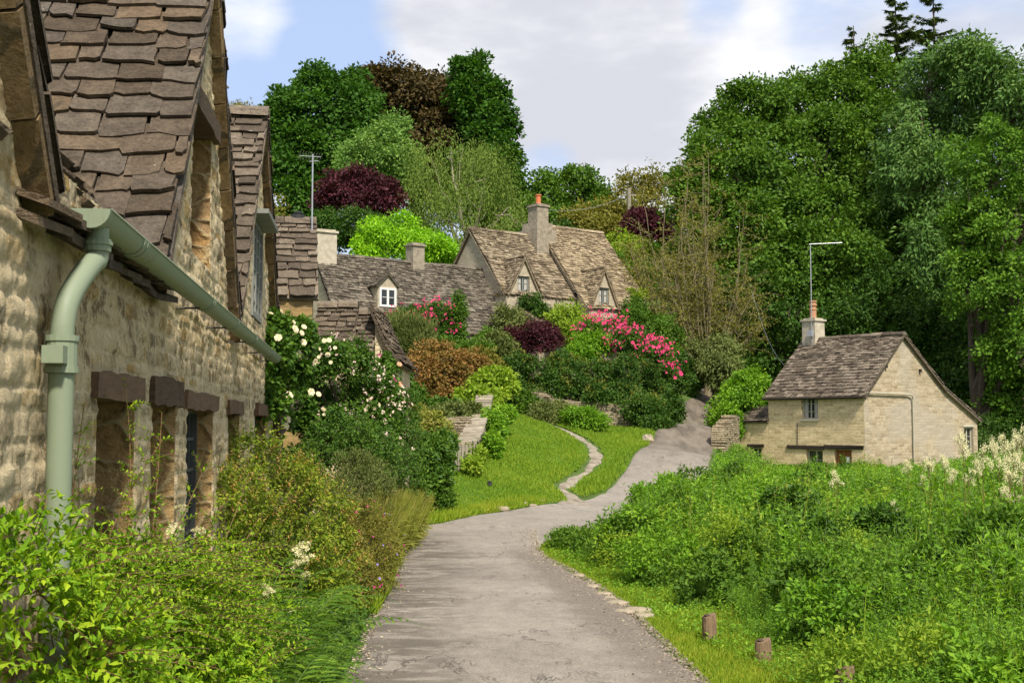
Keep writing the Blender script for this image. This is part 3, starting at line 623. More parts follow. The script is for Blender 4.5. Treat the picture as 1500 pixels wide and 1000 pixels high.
def window(F, parent, a, b, c, d, n=-.12, lights=2, bars=2, mat='frame_cream', fw=.045, sill=None, lead=0, curtain=False, dorm=False):
    mb = MB(); th = .05
    for u0, u1 in [(a, a+fw), (b-fw, b)]: box(mb, F, u0, u1, c, d, n-th, n)
    for v0, v1 in [(c, c+fw), (d-fw, d)]: box(mb, F, a+fw, b-fw, v0, v1, n-th, n-.002)
    W = (b-a-2*fw)/lights
    for k in range(1, lights): box(mb, F, a+fw+k*W-fw*.55, a+fw+k*W+fw*.55, c+fw, d-fw, n-th, n-.004)
    for k in range(lights):
        for q in range(1, bars+1): v = c+(d-c)*q/(bars+1); box(mb, F, a+fw+k*W+fw*.5, a+fw+(k+1)*W-fw*.5, v-.011, v+.011, n-th*.7, n-.014)
        for q in range(1, lead+1): u = a+fw+k*W+W*q/(lead+1); box(mb, F, u-.008, u+.008, c+fw, d-fw, n-th*.6, n-.018)
    f = mb.build('window', M[mat], parent)
    g = MB(); box(g, F, a+.01, b-.01, c+.01, d-.01, n-th-.012, n-th*.75); g.build('pane', M['glass'], f)
    if curtain:
        q = MB(); u = np.linspace(a+fw+.01, a+fw+.26*(b-a), 9); 
        for s_ in (0, 1):
            uu = u if s_ == 0 else (a+b)-u
            q.add(np.concatenate([F.p(uu, np.full(9, c+.04), n-.034+.006*np.sin(np.arange(9)*2.4)), F.p(uu, np.full(9, d-.04), n-.034+.006*np.sin(np.arange(9)*2.4))]), [[k, k+1, k+10, k+9] for k in range(8)])
        q.build('curtain', M['curtain'], f)
    if sill:
        s_ = MB(); box(s_, F, a-.06, b+.06, c-.07, c-.002, n-.05, .06, .004); s_.build('sill', M[sill], f)
    return f
def chimney(F, parent, uc, nc, w, d, z0, z1, mat='render_stone', pot=None, pots=1, pr=.13, ph=.4, cap=True, round_=False, rings=False):
    mb = MB()
    box(mb, F, uc-w/2, uc+w/2, z0, z1, nc-d/2, nc+d/2, .01)
    if cap:
        box(mb, F, uc-w/2-.06, uc+w/2+.06, z1+.002, z1+.09, nc-d/2-.06, nc+d/2+.06, .012)
        box(mb, F, uc-w/2+.04, uc+w/2-.04, z1+.092, z1+.15, nc-d/2+.04, nc+d/2-.04, .012)
    o = mb.build('chimney', M[mat], parent, uv='box')
    for k in range(pots if pot else 0):
        c = F.p(uc+(k-(pots-1)/2)*.4, z1+(.15 if cap else 0), nc); pm = MB()
        pf = [(pr*.9, 0), (pr*.95, ph*.1), (pr*.8, ph*.15), (pr*.78, ph*.85), (pr, ph*.88), (pr, ph), (pr*.7, ph+.001)]
        if rings: pf = [(pr, 0), (pr, ph*.45), (pr*1.2, ph*.47), (pr*1.2, ph*.55), (pr*.9, ph*.57), (pr*.9, ph*.68), (pr*1.2, ph*.7), (pr*1.2, ph*.78), (pr*.9, ph*.8), (pr*.9, ph*.9), (pr*1.15, ph*.92), (pr*1.15, ph), (pr*.7, ph+.001)]
        lathe(pm, c, pf, 14); pm.build('chimney_pot', M[pot], o)
    return o
def cross_gable(F, parent, uc, hw, ze, zr, back, smat, front=.16, e=(.2, .12), w=.26, sag=0.0, seed=0, name='gable_roof', rdg=True, th=.02, verge=None):
    rise = zr-ze; Ls = math.hypot(hw, rise); ex = .12/hw*0
    mb = MB(); B = -F.Nn
    S1 = F.U*hw+F.Z*rise; S2 = -F.U*hw+F.Z*rise
    lo = .10
    u1 = S1/np.linalg.norm(S1); u2 = S2/np.linalg.norm(S2)
    slates(mb, F.p(uc-hw, ze, -back)-u1*lo, F.Nn, S1, back+front, Ls+lo, e[0], e[1], w, th, 1, sag, seed)
    slates(mb, F.p(uc+hw, ze, front)-u2*lo, B, S2, back+front, Ls+lo, e[0], e[1], w, th, 1, sag, seed+1)
    if rdg: ridge(mb, F.p(uc, zr+.05, front+.01), F.p(uc, zr+.05, -back), .4, .12, seed)
    o = mb.build(name, M[smat], parent)
    if verge:
        vb = MB()
        for sgn, S_ in ((-1, u1), (1, u2)):
            n = max(4, int(Ls/.33)); 
            for k in range(n):
                t0 = k/n*(Ls+lo)-lo; t1 = (k+1)/n*(Ls+lo)-lo-.012; c = F.p(uc+sgn*hw, ze, 0)
                q = np.cross(F.Nn, S_); q = q if q[2] < 0 else -q
                j = rng.uniform(-.008, .008, 4)
                V = []
                for t in (t0, t1):
                    for (nn, dd) in ((front-.015+j[0], .055), (.0, .055), (.0, .055+verge+j[1]), (front-.02+j[2], .055+verge*.75+j[3])):
                        V.append(c+S_*t+F.Nn*nn+q*dd)
                vb.add(np.array(V), [[0, 1, 2, 3], [7, 6, 5, 4], [0, 4, 5, 1], [1, 5, 6, 2], [2, 6, 7, 3], [3, 7, 4, 0]])
        vb.build('verge', M['verge_stone'], parent, uv='box')
    return o
def interp_top(pts):
    p = np.array(pts, float); return lambda u: np.interp(u, p[:, 0], p[:, 1])
def house(parent, O, U, L, prof, zb, wmat, smat, front_holes=(), gables=(), end_holes=((), ()), ov=.15, eov=.14, e=(.22, .13), w=.3, sag=.03, seed=0, gmat=None, res=.3, amp=.012, th=.022, wname='wall', skip_end=()):
    """prof: (distance behind the front wall, height) points of the roof section; gables: (uc, halfwidth, ze, zr)"""
    F = Fr(O, U); D = prof[-1][0]
    ft = [(0, prof[0][1]), (L, prof[0][1])]
    for (uc, hw, ze, zr) in gables: ft += [(uc-hw, ze), (uc, zr), (uc+hw, ze)]
    ft = sorted(ft)
    wall(F, wname, M[wmat], parent, 0, L, zb, interp_top(ft), front_holes, res, .22, amp, seed, kinks=[q[0] for q in ft])
    back = Fr(F.p(L, 0, -D)[:2], -F.U[:2]); wall(back, wname, M[wmat], parent, 0, L, zb, interp_top([(0, prof[-1][1]), (L, prof[-1][1])]), (), 1.0, .2, 0, seed)
    pts = list(prof)
    right = Fr(F.p(L, 0, 0)[:2], -F.Nn[:2]); left = Fr(F.p(0, 0, -D)[:2], F.Nn[:2])
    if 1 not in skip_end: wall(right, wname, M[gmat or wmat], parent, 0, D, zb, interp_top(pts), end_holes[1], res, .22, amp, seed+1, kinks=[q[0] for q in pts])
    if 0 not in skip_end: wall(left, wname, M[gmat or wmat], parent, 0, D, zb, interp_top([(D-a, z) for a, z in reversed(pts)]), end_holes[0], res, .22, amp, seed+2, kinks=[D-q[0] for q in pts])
    mb = MB(); zr = max(z for _, z in prof)
    for k, ((g0, z0), (g1, z1)) in enumerate(zip(prof[:-1], prof[1:])):
        Ls = math.hypot(g1-g0, z1-z0)
        if z1 > z0:
            S = -F.Nn*(g1-g0)+F.Z*(z1-z0); S /= np.linalg.norm(S); lo = eov if k == 0 else 0
            slates(mb, F.p(-ov, z0, -g0)-S*lo, F.U, S, L+2*ov, Ls+lo, e[0], e[1], w, th, 1, sag, seed+k)
        else:
            S = F.Nn*(g1-g0)+F.Z*(z0-z1); S /= np.linalg.norm(S); lo = eov if k == len(prof)-2 else .1
            slates(mb, F.p(L+ov, z1, -g1)-S*lo, -F.U, S, L+2*ov, Ls+lo, e[0], e[1], w, th, 1, sag, seed+k)
    gr = [g for g, z in prof if z == zr][0]
    ridge(mb, F.p(-ov, zr+.05, -gr), F.p(L+ov, zr+.05, -gr), .5, .13, seed, sag*.5)
    mb.build('roof', M[smat], parent)
    for k, (uc, hw, ze, zr_) in enumerate(gables):
        run = (zr_-ze)/((prof[1][1]-prof[0][1])/(prof[1][0]-prof[0][0]))
        cross_gable(F, parent, uc, hw, ze, zr_, run+.15, smat, .13, (e[0]*.8, e[1]), w*.8, sag*.6, seed+20+k, name='dormer_roof', th=th)
    return F

# ================================================================== the near row of cottages on the left
WX, WS = -1.12, -.12
FL = Fr((WX, 0), (WS, 1.0)); kY = float(FL.U[1])
def uY(Y): return Y/kY
row = empty('cottage_row', (WX, 0, 0), 'row of honey coloured rubble stone cottages with steep gables along the left of the lane', 'cottage row')
EZ = 2.74; RZ = 5.15
GA = [(uY(2.15), uY(1.9), EZ, RZ), (uY(8.3), uY(1.92), EZ, RZ), (uY(12.6), uY(2.35), EZ+.1, RZ-.05)]
def rtop(u):
    z = np.full(np.shape(u), EZ)
    for uc, hw, ze, zr in GA: z = np.maximum(z, ze+(zr-ze)*(1-np.abs(u-uc)/hw)*(np.abs(u-uc) < hw))
    return z-.03
kinks = [v for uc, hw, _, _ in GA for v in (uc-hw, uc, uc+hw)]
holes = [(uY(5.15), uY(6.0), .85, 2.03), (uY(6.45), uY(7.3), .02, 2.03), (uY(7.75), uY(9.1), .9, 2.02), (uY(10.1), uY(11.05), .9, 2.0), (uY(12.6), uY(14.0), .9, 2.0),
         (uY(7.75), uY(8.75), 3.0, 3.95), (uY(12.0), uY(13.1), 2.95, 3.95)]
wall(FL, 'row_wall', M['wall_near'], row, uY(1.2), uY(17.0), -.1, rtop, holes, .05, .34, .022, 3, (4.5, 8), kinks, stone=uY(10))
bk = Fr(FL.p(uY(17.0), 0, 0)[:2], -FL.Nn[:2]); wall(bk, 'end_wall', M['wall_row'], row, 0, 4.6, -.1, interp_top([(0, EZ), (2.3, RZ), (4.6, EZ)]), (), .3, .2, .01, 4)
bk = Fr(FL.p(uY(1.2), 0, -4.6)[:2], FL.Nn[:2]); wall(bk, 'end_wall', M['wall_row'], row, 0, 4.6, -.1, interp_top([(0, EZ), (2.3, RZ), (4.6, EZ)]), (), .3, .2, .01, 4)
bk = Fr(FL.p(uY(17.0), 0, -4.6)[:2], -FL.U[:2]); wall(bk, 'back_wall', M['wall_row'], row, 0, uY(15.8), -.1, interp_top([(0, EZ), (20, EZ)]), (), .8, .2, 0, 4)
mb = MB(); S = -FL.Nn*2.3+FL.Z*(RZ-EZ); Ls = np.linalg.norm(S); S = S/Ls
slates(mb, FL.p(uY(1.2)-.1, EZ-.02, -.04), FL.U, S, uY(15.8)+.2, Ls, .26, .15, .36, .032, 1.3, .02, 11)
S = FL.Nn*2.3+FL.Z*(RZ-EZ); S = S/Ls
slates(mb, FL.p(uY(17.0)+.1, EZ, -4.6)-S*.2, -FL.U, S, uY(15.8)+.2, Ls+.2, .26, .15, .36, .03, 1, .02, 12)
ridge(mb, FL.p(uY(1.2), RZ+.06, -2.3), FL.p(uY(17.0), RZ+.06, -2.3), .5, .14, 3)
mb.build('roof', M['slate_near'], row)
for k, (uc, hw, ze, zr) in enumerate(GA):
    cross_gable(FL, row, uc, hw, ze, zr, 2.5, 'slate_near' if k < 2 else 'slate_row', .10, (.19, .135), .29, .02, 40+3*k, th=.02, verge=.10)
# heavy projecting eave stones between the first two gables
mb = MB(); g_ = np.random.default_rng(5); u = uY(3.9)
while u < uY(6.35):
    w_ = g_.uniform(.22, .4)
    c = np.array([[u, -.05, 0], [u+w_*.96, -.05, 0], [u+w_*.96, .11, -.05], [u, .10, -.055]], float); c[2:, 1] += g_.uniform(-.03, .03, 2)
    for tz, nm in ((EZ-.06, 0), (EZ-.115, -.03)):
        V = np.array([FL.p(x, tz+z+g_.uniform(-.01, .01), n+nm*(k > 1)) for k, (x, n, z) in enumerate(c)]); V2 = V-np.array([0, 0, g_.uniform(.025, .04)])
        mb.add(np.concatenate([V, V2]), [[0, 1, 2, 3], [7, 6, 5, 4], [0, 4, 5, 1], [1, 5, 6, 2], [2, 6, 7, 3], [3, 7, 4, 0]])
    u += w_
mb.build('eave', M['slate_near'], row)
# lintels
for (a, b, v0, v1, nn, wd) in [(uY(5.02), uY(6.12), 2.0, 2.12, .03, 'lintel_wood'), (uY(6.35), uY(7.42), 2.0, 2.15, .035, 'old_wood'), (uY(7.6), uY(9.25), 1.99, 2.105, .03, 'lintel_wood'), (uY(10.0), uY(11.15), 1.98, 2.09, .03, 'lintel_wood'), (uY(12.5), uY(14.1), 1.98, 2.11, .05, 'lintel_wood'), (uY(7.62), uY(8.88), 3.93, 4.07, .05, 'old_wood')]:
    mb = MB(); n = 10; us = np.linspace(a, b, n); 
    for k in range(n-1): pass
    g2 = np.random.default_rng(int(a*100)); ring = []
    for u in us: 
        j = g2.uniform(-.009, .009, 4); ring.append([F for F in (FL.p(u, v0+j[0], nn+j[1]*.6), FL.p(u, v1+j[2], nn+j[3]*.6), FL.p(u, v1+j[2], -.25), FL.p(u, v0+j[0], -.25))])
    V = np.array(ring).reshape(-1, 3); i = np.arange(n-1)[:, None]*4; j = np.arange(4)[None]; mb.add(V, np.stack([i+j, i+(j+1) % 4, i+4+(j+1) % 4, i+4+j], -1).reshape(-1, 4))
    mb.add(V[:4], [[0, 1, 2, 3]]); mb.add(V[-4:], [[3, 2, 1, 0]]); mb.build('lintel', M[wd], row)
for k in (0, 2, 3, 4): a, b, c, d = holes[k]; window(FL, row, a+.01, b-.01, c+.01, d-.01, -.24 if k == 0 else -.11, 2, 4, 'frame_lead', .04, None, 2)
a, b, c, d = holes[5]; window(FL, row, a+.01, b-.01, c+.01, d-.01, -.26, 2, 3, 'frame_lead', .04, None, 2)
a, b, c, d = holes[6]; window(FL, row, a+.01, b-.01, c+.01, d-.01, .02, 3, 5, 'frame_grey', .05, None, 1)
mb = MB(); box(mb, FL, a-.1, b+.1, d+.0, d+.045, -.02, .17, .004); mb.build('hood', M['frame_grey'], row)
a, b, c, d = holes[1]; mb = MB()
nb = 5
for k in range(nb): box(mb, FL, a+.02+k*(b-a-.04)/nb+.003, a+.02+(k+1)*(b-a-.04)/nb-.003, c+.02, d-.01, -.28, -.24)
dr = mb.build('door', M['grey_wood'], row); mb = MB(); box(mb, FL, b-.15, b-.10, 1.0, 1.14, -.24, -.20); mb.build('handle', M['dark_metal'], dr)
# gutter: half-round trough with end cap, unions and iron brackets
GZ = 2.665; GR = .062; GN = .135
def gut_pt(Y, ang, r): return FL.p(uY(Y), GZ-.012*(Y-4.6)*.4+r*math.sin(ang), GN+r*math.cos(ang))
mb = MB(); Ys = np.linspace(4.36, 13.5, 60); K = 9
for rr, flip in ((GR, 1), (GR-.006, -1)):
    V = np.array([[gut_pt(Y, math.pi+math.pi*k/(K-1), rr) for k in range(K)] for Y in Ys]).reshape(-1, 3)
    i = np.arange(len(Ys)-1)[:, None]*K; j = np.arange(K-1)[None]; Fq = np.stack([i+j, i+j+1, i+K+j+1, i+K+j], -1).reshape(-1, 4); mb.add(V, Fq[:, ::flip])
for s_ in (0, K-1):
    V = np.array([[gut_pt(Y, math.pi+math.pi*s_/(K-1), r_) for r_ in (GR+.004, GR-.008)]+[gut_pt(Y, math.pi+math.pi*s_/(K-1), r_)+np.array([0, 0, .008]) for r_ in (GR-.008, GR+.004)] for Y in Ys]).reshape(-1, 3)
    i = np.arange(len(Ys)-1)[:, None]*4; j = np.arange(4)[None]; mb.add(V, np.stack([i+j, i+(j+1) % 4, i+4+(j+1) % 4, i+4+j], -1).reshape(-1, 4))
gt = mb.build('gutter', M['gutter_paint'], row, smooth=True)
mb = MB(); pr = [gut_pt(4.355, math.pi+math.pi*k/12, GR+.008) for k in range(13)]; p2 = [p-FL.U*.022 for p in pr]
V = np.array(pr+p2); mb.add(V, [list(range(13))]); mb.add(V, [list(range(25, 12, -1))]); mb.add(V, [[k, k+13, k+14, k+1] for k in range(12)]+[[12, 25, 13, 0]])
mb.build('end_cap', M['gutter_paint'], gt)
for Y in (5.05, 5.12, 7.4, 7.48, 8.9, 10.4, 10.48, 12.4):
    mb = MB(); a_ = [gut_pt(Y, math.pi+math.pi*k/12, GR+.006) for k in range(13)]; b_ = [p+FL.U*.05 for p in a_]; c_ = [gut_pt(Y, math.pi+math.pi*k/12, GR) for k in range(13)]; d_ = [p+FL.U*.05 for p in c_]
    V = np.array(a_+b_+c_+d_); mb.add(V, [[k, k+1, k+14, k+13] for k in range(12)]+[[26+k, k, k+1, 27+k][::-1] for k in range(12)]+[[13+k, 14+k, 40+k, 39+k] for k in range(12)]); mb.build('collar', M['gutter_paint'], gt)
for Y in (4.5, 5.9, 7.2, 8.6, 10.0, 11.4, 12.8):
    mb = MB(); z = GZ-.012*(Y-4.6)*.4-GR-.012; tube(mb, [FL.p(uY(Y), z, GN+.01), FL.p(uY(Y), z-.004, .0), FL.p(uY(Y)-.02, z-.01, -.02)], .006, 6)
    mb.build('bracket', M['dark_metal'], gt)
# downpipe with swan neck
mb = MB(); pp = [gut_pt(4.46, 1.5*math.pi, GR-.01), gut_pt(4.46, 1.5*math.pi, GR+.06)]
a_ = pp[-1]; b_ = FL.p(uY(4.24), a_[2]-.27, .07)
mid = [a_+np.array([0, 0, -.05]), a_*.85+b_*.15+np.array([0, 0, -.015]), a_*.15+b_*.85+np.array([0, 0, .03]), b_+np.array([0, 0, -.03])]
path_ = [pp[0], pp[1]]+mid+[b_+np.array([0, 0, -.1])]
path_ = np.array(path_)
def smooth_path(p, it=3):
    p = np.asarray(p, float)
    for _ in range(it):
        q = [p[0]]
        for a, b in zip(p[:-1], p[1:]): q += [a*.75+b*.25, a*.25+b*.75]
        q.append(p[-1]); p = np.array(q)
    return p
tube(mb, smooth_path(path_, 2), .041, 14); bot = np.array([b_[0], b_[1], 0.02])
tube(mb, np.array([b_+np.array([0, 0, -.08]), bot]), .043, 16)
dp = mb.build('downpipe', M['gutter_paint'], row, smooth=True)
for (z0, z1, r_) in ((b_[2]-.20, b_[2]-.08, .053), (b_[2]-.09, b_[2]-.07, .058), (b_[2]-.20, b_[2]-.18, .058), (.95, 1.05, .05)):
    mb = MB(); tube(mb, [(b_[0], b_[1], z0), (b_[0], b_[1], z1)], r_, 16); mb.build('collar', M['gutter_paint'], dp)
mb = MB(); tube(mb, [gut_pt(4.46, 1.5*math.pi, GR+.03), gut_pt(4.46, 1.5*math.pi, GR+.075)], .049, 16); tube(mb, [gut_pt(4.46, 1.5*math.pi, GR+.04), gut_pt(4.46, 1.5*math.pi, GR+.052)], .055, 16); mb.build('outlet', M['gutter_paint'], dp)
mb = MB(); q_ = FL.p(uY(4.42), b_[2]-.14, .04); box(mb, Fr((b_[0], b_[1]), FL.U[:2]), -.11, .0, b_[2]-.17, b_[2]-.11, -.04, .03); mb.build('clip', M['gutter_paint'], dp)

# ================================================================== the cottage standing forward beyond the row
U4 = np.array([1.0, .20])/math.hypot(1, .2); C4 = np.array([-3.26, 20.0]); Lc4 = 2.0; F4 = Fr(C4-U4*Lc4, U4); x4 = C4[0]-.7
fc = empty('stone_cottage', (x4+.3, 20.0, 0), 'narrow cottage with coarse tile roof and golden stone wall just beyond the near row', 'cottage')
house(fc, C4-U4*Lc4, U4, Lc4, [(0, 4.05), (1.25, 5.4), (4.5, 2.9)], -.1, 'wall_golden', 'slate_row', res=.2, amp=.02, e=(.23, .12), w=.34, seed=70, th=.03, ov=.10, sag=.02)
mb = MB(); c = F4.p(Lc4-.22, 5.42, -1.3); tube(mb, [c, c+np.array([0, 0, .10])], .13, 12); tube(mb, [c+np.array([0, 0, .13]), c+np.array([0, 0, .16])], .075, 12)
for a in range(4): q = c+np.array([.055*math.cos(a*1.57), .055*math.sin(a*1.57), .09]); tube(mb, [q, q+np.array([0, 0, .06])], .008, 5)
mb.build('cowl', M['dark_metal'], fc)
mb = MB(); a_ = F4.p(Lc4-.10, 0, .06)
pcorner = P(451, 620, 19.9); tube(mb, [(pcorner[0], 19.9, -.05), (pcorner[0], 19.9, 2.2)], .045, 12); mb.build('downpipe', M['gutter_paint'], fc, smooth=True)

# outbuildings with stone tile roofs below it
zA0, zA1 = 3.27, 4.02
ob = empty('outbuilding', (-3.0, 21.5, 0), 'low stone outbuilding with two stepped stone tile roofs above the climbing roses', 'outbuilding')
xl, xm, xr = -3.5, P(516, 480, 21.5)[0], P(545, 480, 21.5)[0]
house(ob, (xl, 21.5), (1, 0), xm-xl, [(0, zA0+.02), (.75, zA1+.02), (3, 2.3)], 0, 'wall_row', 'slate_row', res=.2, ov=.02, e=(.15, .11), w=.26, seed=90, sag=.015)
house(ob, (xm+.03, 21.62), (1, 0), xr-xm-.03, [(0, zA0-.05), (.75, zA1-.1), (3, 2.2)], 0, 'wall_row', 'slate_row', res=.2, ov=.02, e=(.13, .10), w=.22, seed=95, sag=.015)
lt = empty('lean_to_shed', (-2.2, 21.7, 0), 'small stone lean-to with a tiled roof sloping down to the right beside the garden', 'shed')
xe = P(583, 560, 21.8)[0]; Ft = Fr((xr+.02, 21.8), (1, 0)); tz = interp_top([(0, 3.75), (.25, 3.3), (.55, 3.02)])
wl_ = xe-xr-.02
wall(Ft, 'wall', M['wall_row'], lt, 0, wl_, 0, tz, (), .12, .2, .015, 5)
wall(Fr((xe, 21.8), (0, 1)), 'wall', M['wall_row'], lt, 0, 2.5, 0, interp_top([(0, 3.0), (3, 3.0)]), (), .3, .2, .01, 6)
mb = MB()
for (g0, z0, g1, z1) in ((wl_+.12, 2.93, .24, 3.32), (.24, 3.32, -.05, 3.95)):
    S = np.array([g1-g0, 0, z1-z0]); Ls = np.linalg.norm(S)
    slates(mb, np.array([xr+.02+g0, 21.68, z0]), (0, 1, 0), S, 2.6, Ls+.02, .13, .10, .24, .024, 1, .008, 97)
mb.build('roof', M['slate_row'], lt)

# ================================================================== upper cottages across the lawn
FU = Fr((-1.97, 59.0), (.79, .61))
def fu(l, n): return FU.p(l, 0, n)[:2]
lc = empty('long_cottage', tuple(fu(-4.4, 1))+(4.1,), 'long low stone cottage with a dark mossy stone tile roof and one white dormer window', 'cottage')
Lg = 8.9
o_ = fu(-Lg, 3.1); FD = house(lc, o_, FU.U[:2], Lg-.02, [(0, 5.97), (2.3, 9.25), (4.9, 5.9)], 3.0, 'wall_upper', 'slate_grey', front_holes=[(7.3, 7.9, 4.4, 5.3), (3.9, 4.6, 4.4, 5.3)], e=(.20, .12), w=.27, sag=.07, seed=110, res=.4, th=.028)
window(FD, lc, 7.32, 7.88, 4.42, 5.28, -.1, 2, 2, 'frame_cream'); window(FD, lc, 3.92, 4.58, 4.42, 5.28, -.1, 2, 2, 'frame_cream')
# hipped white dormer
du = Lg-6.27; fr_ = -.62
ds = empty  # (dormer parts hang on the cottage)
mb = MB(); box(mb, FD, du-.50, du+.50, 6.75, 7.86, -1.9, fr_-.001); 
V = FD.p([du-.5, du+.5, du], [7.86, 7.86, 8.4], [fr_-.001]*3); mb.add(V, [[0, 1, 2]]); dm = mb.build('dormer', M['wall_upper'], lc, uv='box')
mb = MB(); S1 = FD.U*.62+FD.Z*.62; S2 = -FD.U*.62+FD.Z*.62; u1 = S1/np.linalg.norm(S1); u2 = S2/np.linalg.norm(S2)
slates(mb, FD.p(du-.62, 7.83, -2.2), FD.Nn, S1, 2.2+fr_+.12, .87, .12, .10, .2, .02, 1, .01, 130)
slates(mb, FD.p(du+.62, 7.83, fr_+.12), -FD.Nn, S2, 2.2+fr_+.12, .87, .12, .10, .2, .02, 1, .01, 131)
mb.build('dormer_roof', M['slate_grey'], dm)
window(FD, dm, du-.42, du+.42, 6.95, 7.78, fr_+.05, 2, 1, 'frame_white', .09)
chimney(FD, lc, .35, -2.3, .95, .8, 8.4, 10.15, 'render_stone'); chimney(FD, lc, 5.15, -2.3, .62, .6, 8.6, 10.0, 'grey_stone')

bh = empty('gabled_cottage', tuple(fu(3.5, 0))+(4.4,), 'tall cottage with steep buff stone tile roofs, two gabled dormers and a central chimney', 'cottage')
def prow(zr, ze, n): return [(0, ze), (n, zr), (2*n, ze)]
o1 = fu(.0, 2.8); dz1 = 8.0
g1 = (1.03, 1.0, 7.95, 9.75)
FB1 = house(bh, o1, FU.U[:2], 4.3, [(0, 8.0), (2.8, 11.3), (5.6, 8.0)], 3.4, 'wall_upper', 'slate_buff', front_holes=[(.68, 1.38, 7.8, 8.8), (2.0, 2.8, 5.2, 6.3)], gables=[g1], e=(.19, .12), w=.26, sag=.06, seed=140, res=.35, th=.03)
window(FB1, bh, .70, 1.36, 7.82, 8.78, -.08, 2, 2, 'frame_grey', .06, 'grey_stone', 0, True); window(FB1, bh, 2.02, 2.78, 5.22, 6.28, -.08, 2, 2, 'frame_grey', .06)
o2 = fu(4.25, 3.76); g2 = (.97, .94, 7.45, 9.45)
FB2 = house(bh, o2, FU.U[:2], 4.1, [(0, 7.5), (3.76, 11.9), (7.2, 7.6)], 3.6, 'wall_upper', 'slate_gold', front_holes=[(.64, 1.30, 7.4, 8.45), (1.8, 2.7, 5.0, 6.1)], gables=[g2], end_holes=([(7.2-1.35, 7.2-.85, 7.15, 8.35)], ()), e=(.19, .12), w=.26, sag=.06, seed=150, res=.35, th=.03, gmat='wall_upper')
window(FB2, bh, .66, 1.28, 7.42, 8.43, -.08, 2, 2, 'frame_grey', .06, 'grey_stone', 0, True); window(FB2, bh, 1.82, 2.68, 5.02, 6.08, -.08, 2, 2, 'frame_grey', .06)
FE = Fr(FB2.p(0, 0, -7.2)[:2], FB2.Nn[:2]); window(FE, bh, 5.87, 6.33, 7.17, 8.33, -.06, 1, 2, 'frame_white', .05, 'grey_stone')
chimney(FU, bh, 4.05, .15, .70, .75, 9.2, 12.75, 'grey_stone', 'terracotta_red', 1, .16, .5)
mb = MB(); box(mb, FU, 3.35, 4.6, 8.2, 11.55, -.6, .9, .02); box(mb, FU, 3.5, 4.5, 11.56, 11.9, -.45, .75, .02); mb.build('chimney_breast', M['grey_stone'], bh, uv='box')
# low wing in front
wg = fu(.8, 4.2)
house(bh, wg, FU.U[:2], 3.4, [(0, 6.6), (1.4, 7.3)], 3.6, 'wall_upper', 'slate_buff', e=(.17, .13), w=.25, sag=.03, seed=160, res=.5, wname='porch_wall')

# ================================================================== cottage on the right by the water
CA, SA = .6, .8
C0 = np.array([13.45, 47.0]); UR = np.array([CA, -SA])     # front runs towards the near corner
Lr = 4.77; O_ = C0-UR*Lr
rc = empty('riverside_cottage', (C0[0]-1, C0[1]+2, -1.1), 'small honey stone cottage with dark tile roof and plain gable behind the meadow weeds', 'cottage')
prof = [(0, 3.08), (2.44, 5.45), (5.2, 3.3), (7.5, 2.12)]
hu = Lr-2.63
fh = [(hu-.42, hu+.42, 2.06, 3.0), (hu-.22, hu+.62, -.35, .88), (Lr-1.45, Lr-.62, -1.1, .88)]
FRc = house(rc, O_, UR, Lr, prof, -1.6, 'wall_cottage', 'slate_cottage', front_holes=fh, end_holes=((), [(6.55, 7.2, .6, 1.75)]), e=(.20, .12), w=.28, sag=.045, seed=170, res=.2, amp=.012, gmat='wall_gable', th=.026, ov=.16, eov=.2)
a, b, c, d = fh[0]; window(FRc, rc, a+.01, b-.01, c+.01, d-.01, -.10, 2, 2, 'frame_cream', .055, 'frame_cream', 1, True)
a, b, c, d = fh[1]; window(FRc, rc, a+.01, b-.01, c+.01, d-.01, -.14, 2, 2, 'frame_cream', .06, None, 0)
a, b, c, d = fh[2]; mb = MB()
for k in range(5): box(mb, FRc, a+.01+k*(b-a-.02)/5+.003, a+.01+(k+1)*(b-a-.02)/5-.003, c+.01, d-.01, -.18, -.12)
dr = mb.build('door', M['door_wood'], rc); mb = MB(); box(mb, FRc, b-.3, b-.16, .35, .62, -.12, -.05); mb.build('lantern', M['frame_white'], dr)
mb = MB()
for (a, b, dz) in ((.95, 2.85, 0), (2.86, 4.72, .03)): box(mb, FRc, a, b, .88+dz, 1.03+dz, -.1, .05, .02)
mb.build('lintel', M['dark_timber'], rc)
FG = Fr(C0, (SA, CA)); a, b, c, d = 6.55, 7.2, .6, 1.75
window(FG, rc, a+.01, b-.01, c+.01, d-.01, -.1, 2, 2, 'frame_cream', .05); mb = MB(); box(mb, FG, a-.08, b+.08, d, d+.1, -.1, .03, .01); mb.build('lintel', M['frame_cream'], rc)
mb = MB(); tube(mb, [FRc.p(-.15, 2.9, .2), FRc.p(Lr+.15, 2.9, .2)], .05, 8); mb.build('gutter', M['dark_timber'], rc)
mb = MB(); tube(mb, [FG.p(-.05, 3.08, .10), FG.p(2.75, 3.05, .10), FG.p(2.95, 2.98, .10), FG.p(2.98, 2.8, .08), FG.p(2.98, -1.1, .07)], .035, 8); mb.build('downpipe', M['frame_cream'], rc, smooth=True)
mb = MB(); tube(mb, [FRc.p(hu-.62, 1.95, .02), FRc.p(hu-.62, 1.05, .02)], .012, 5); mb.build('cable', M['dark_metal'], rc)
for g_, z_ in ((1.35, 4.05), (3.55, 3.95)):
    mb = MB(); box(mb, FG, g_-.05, g_+.05, z_, z_+.12, .02, .10); mb.build('purlin_end', M['dark_timber'], rc)
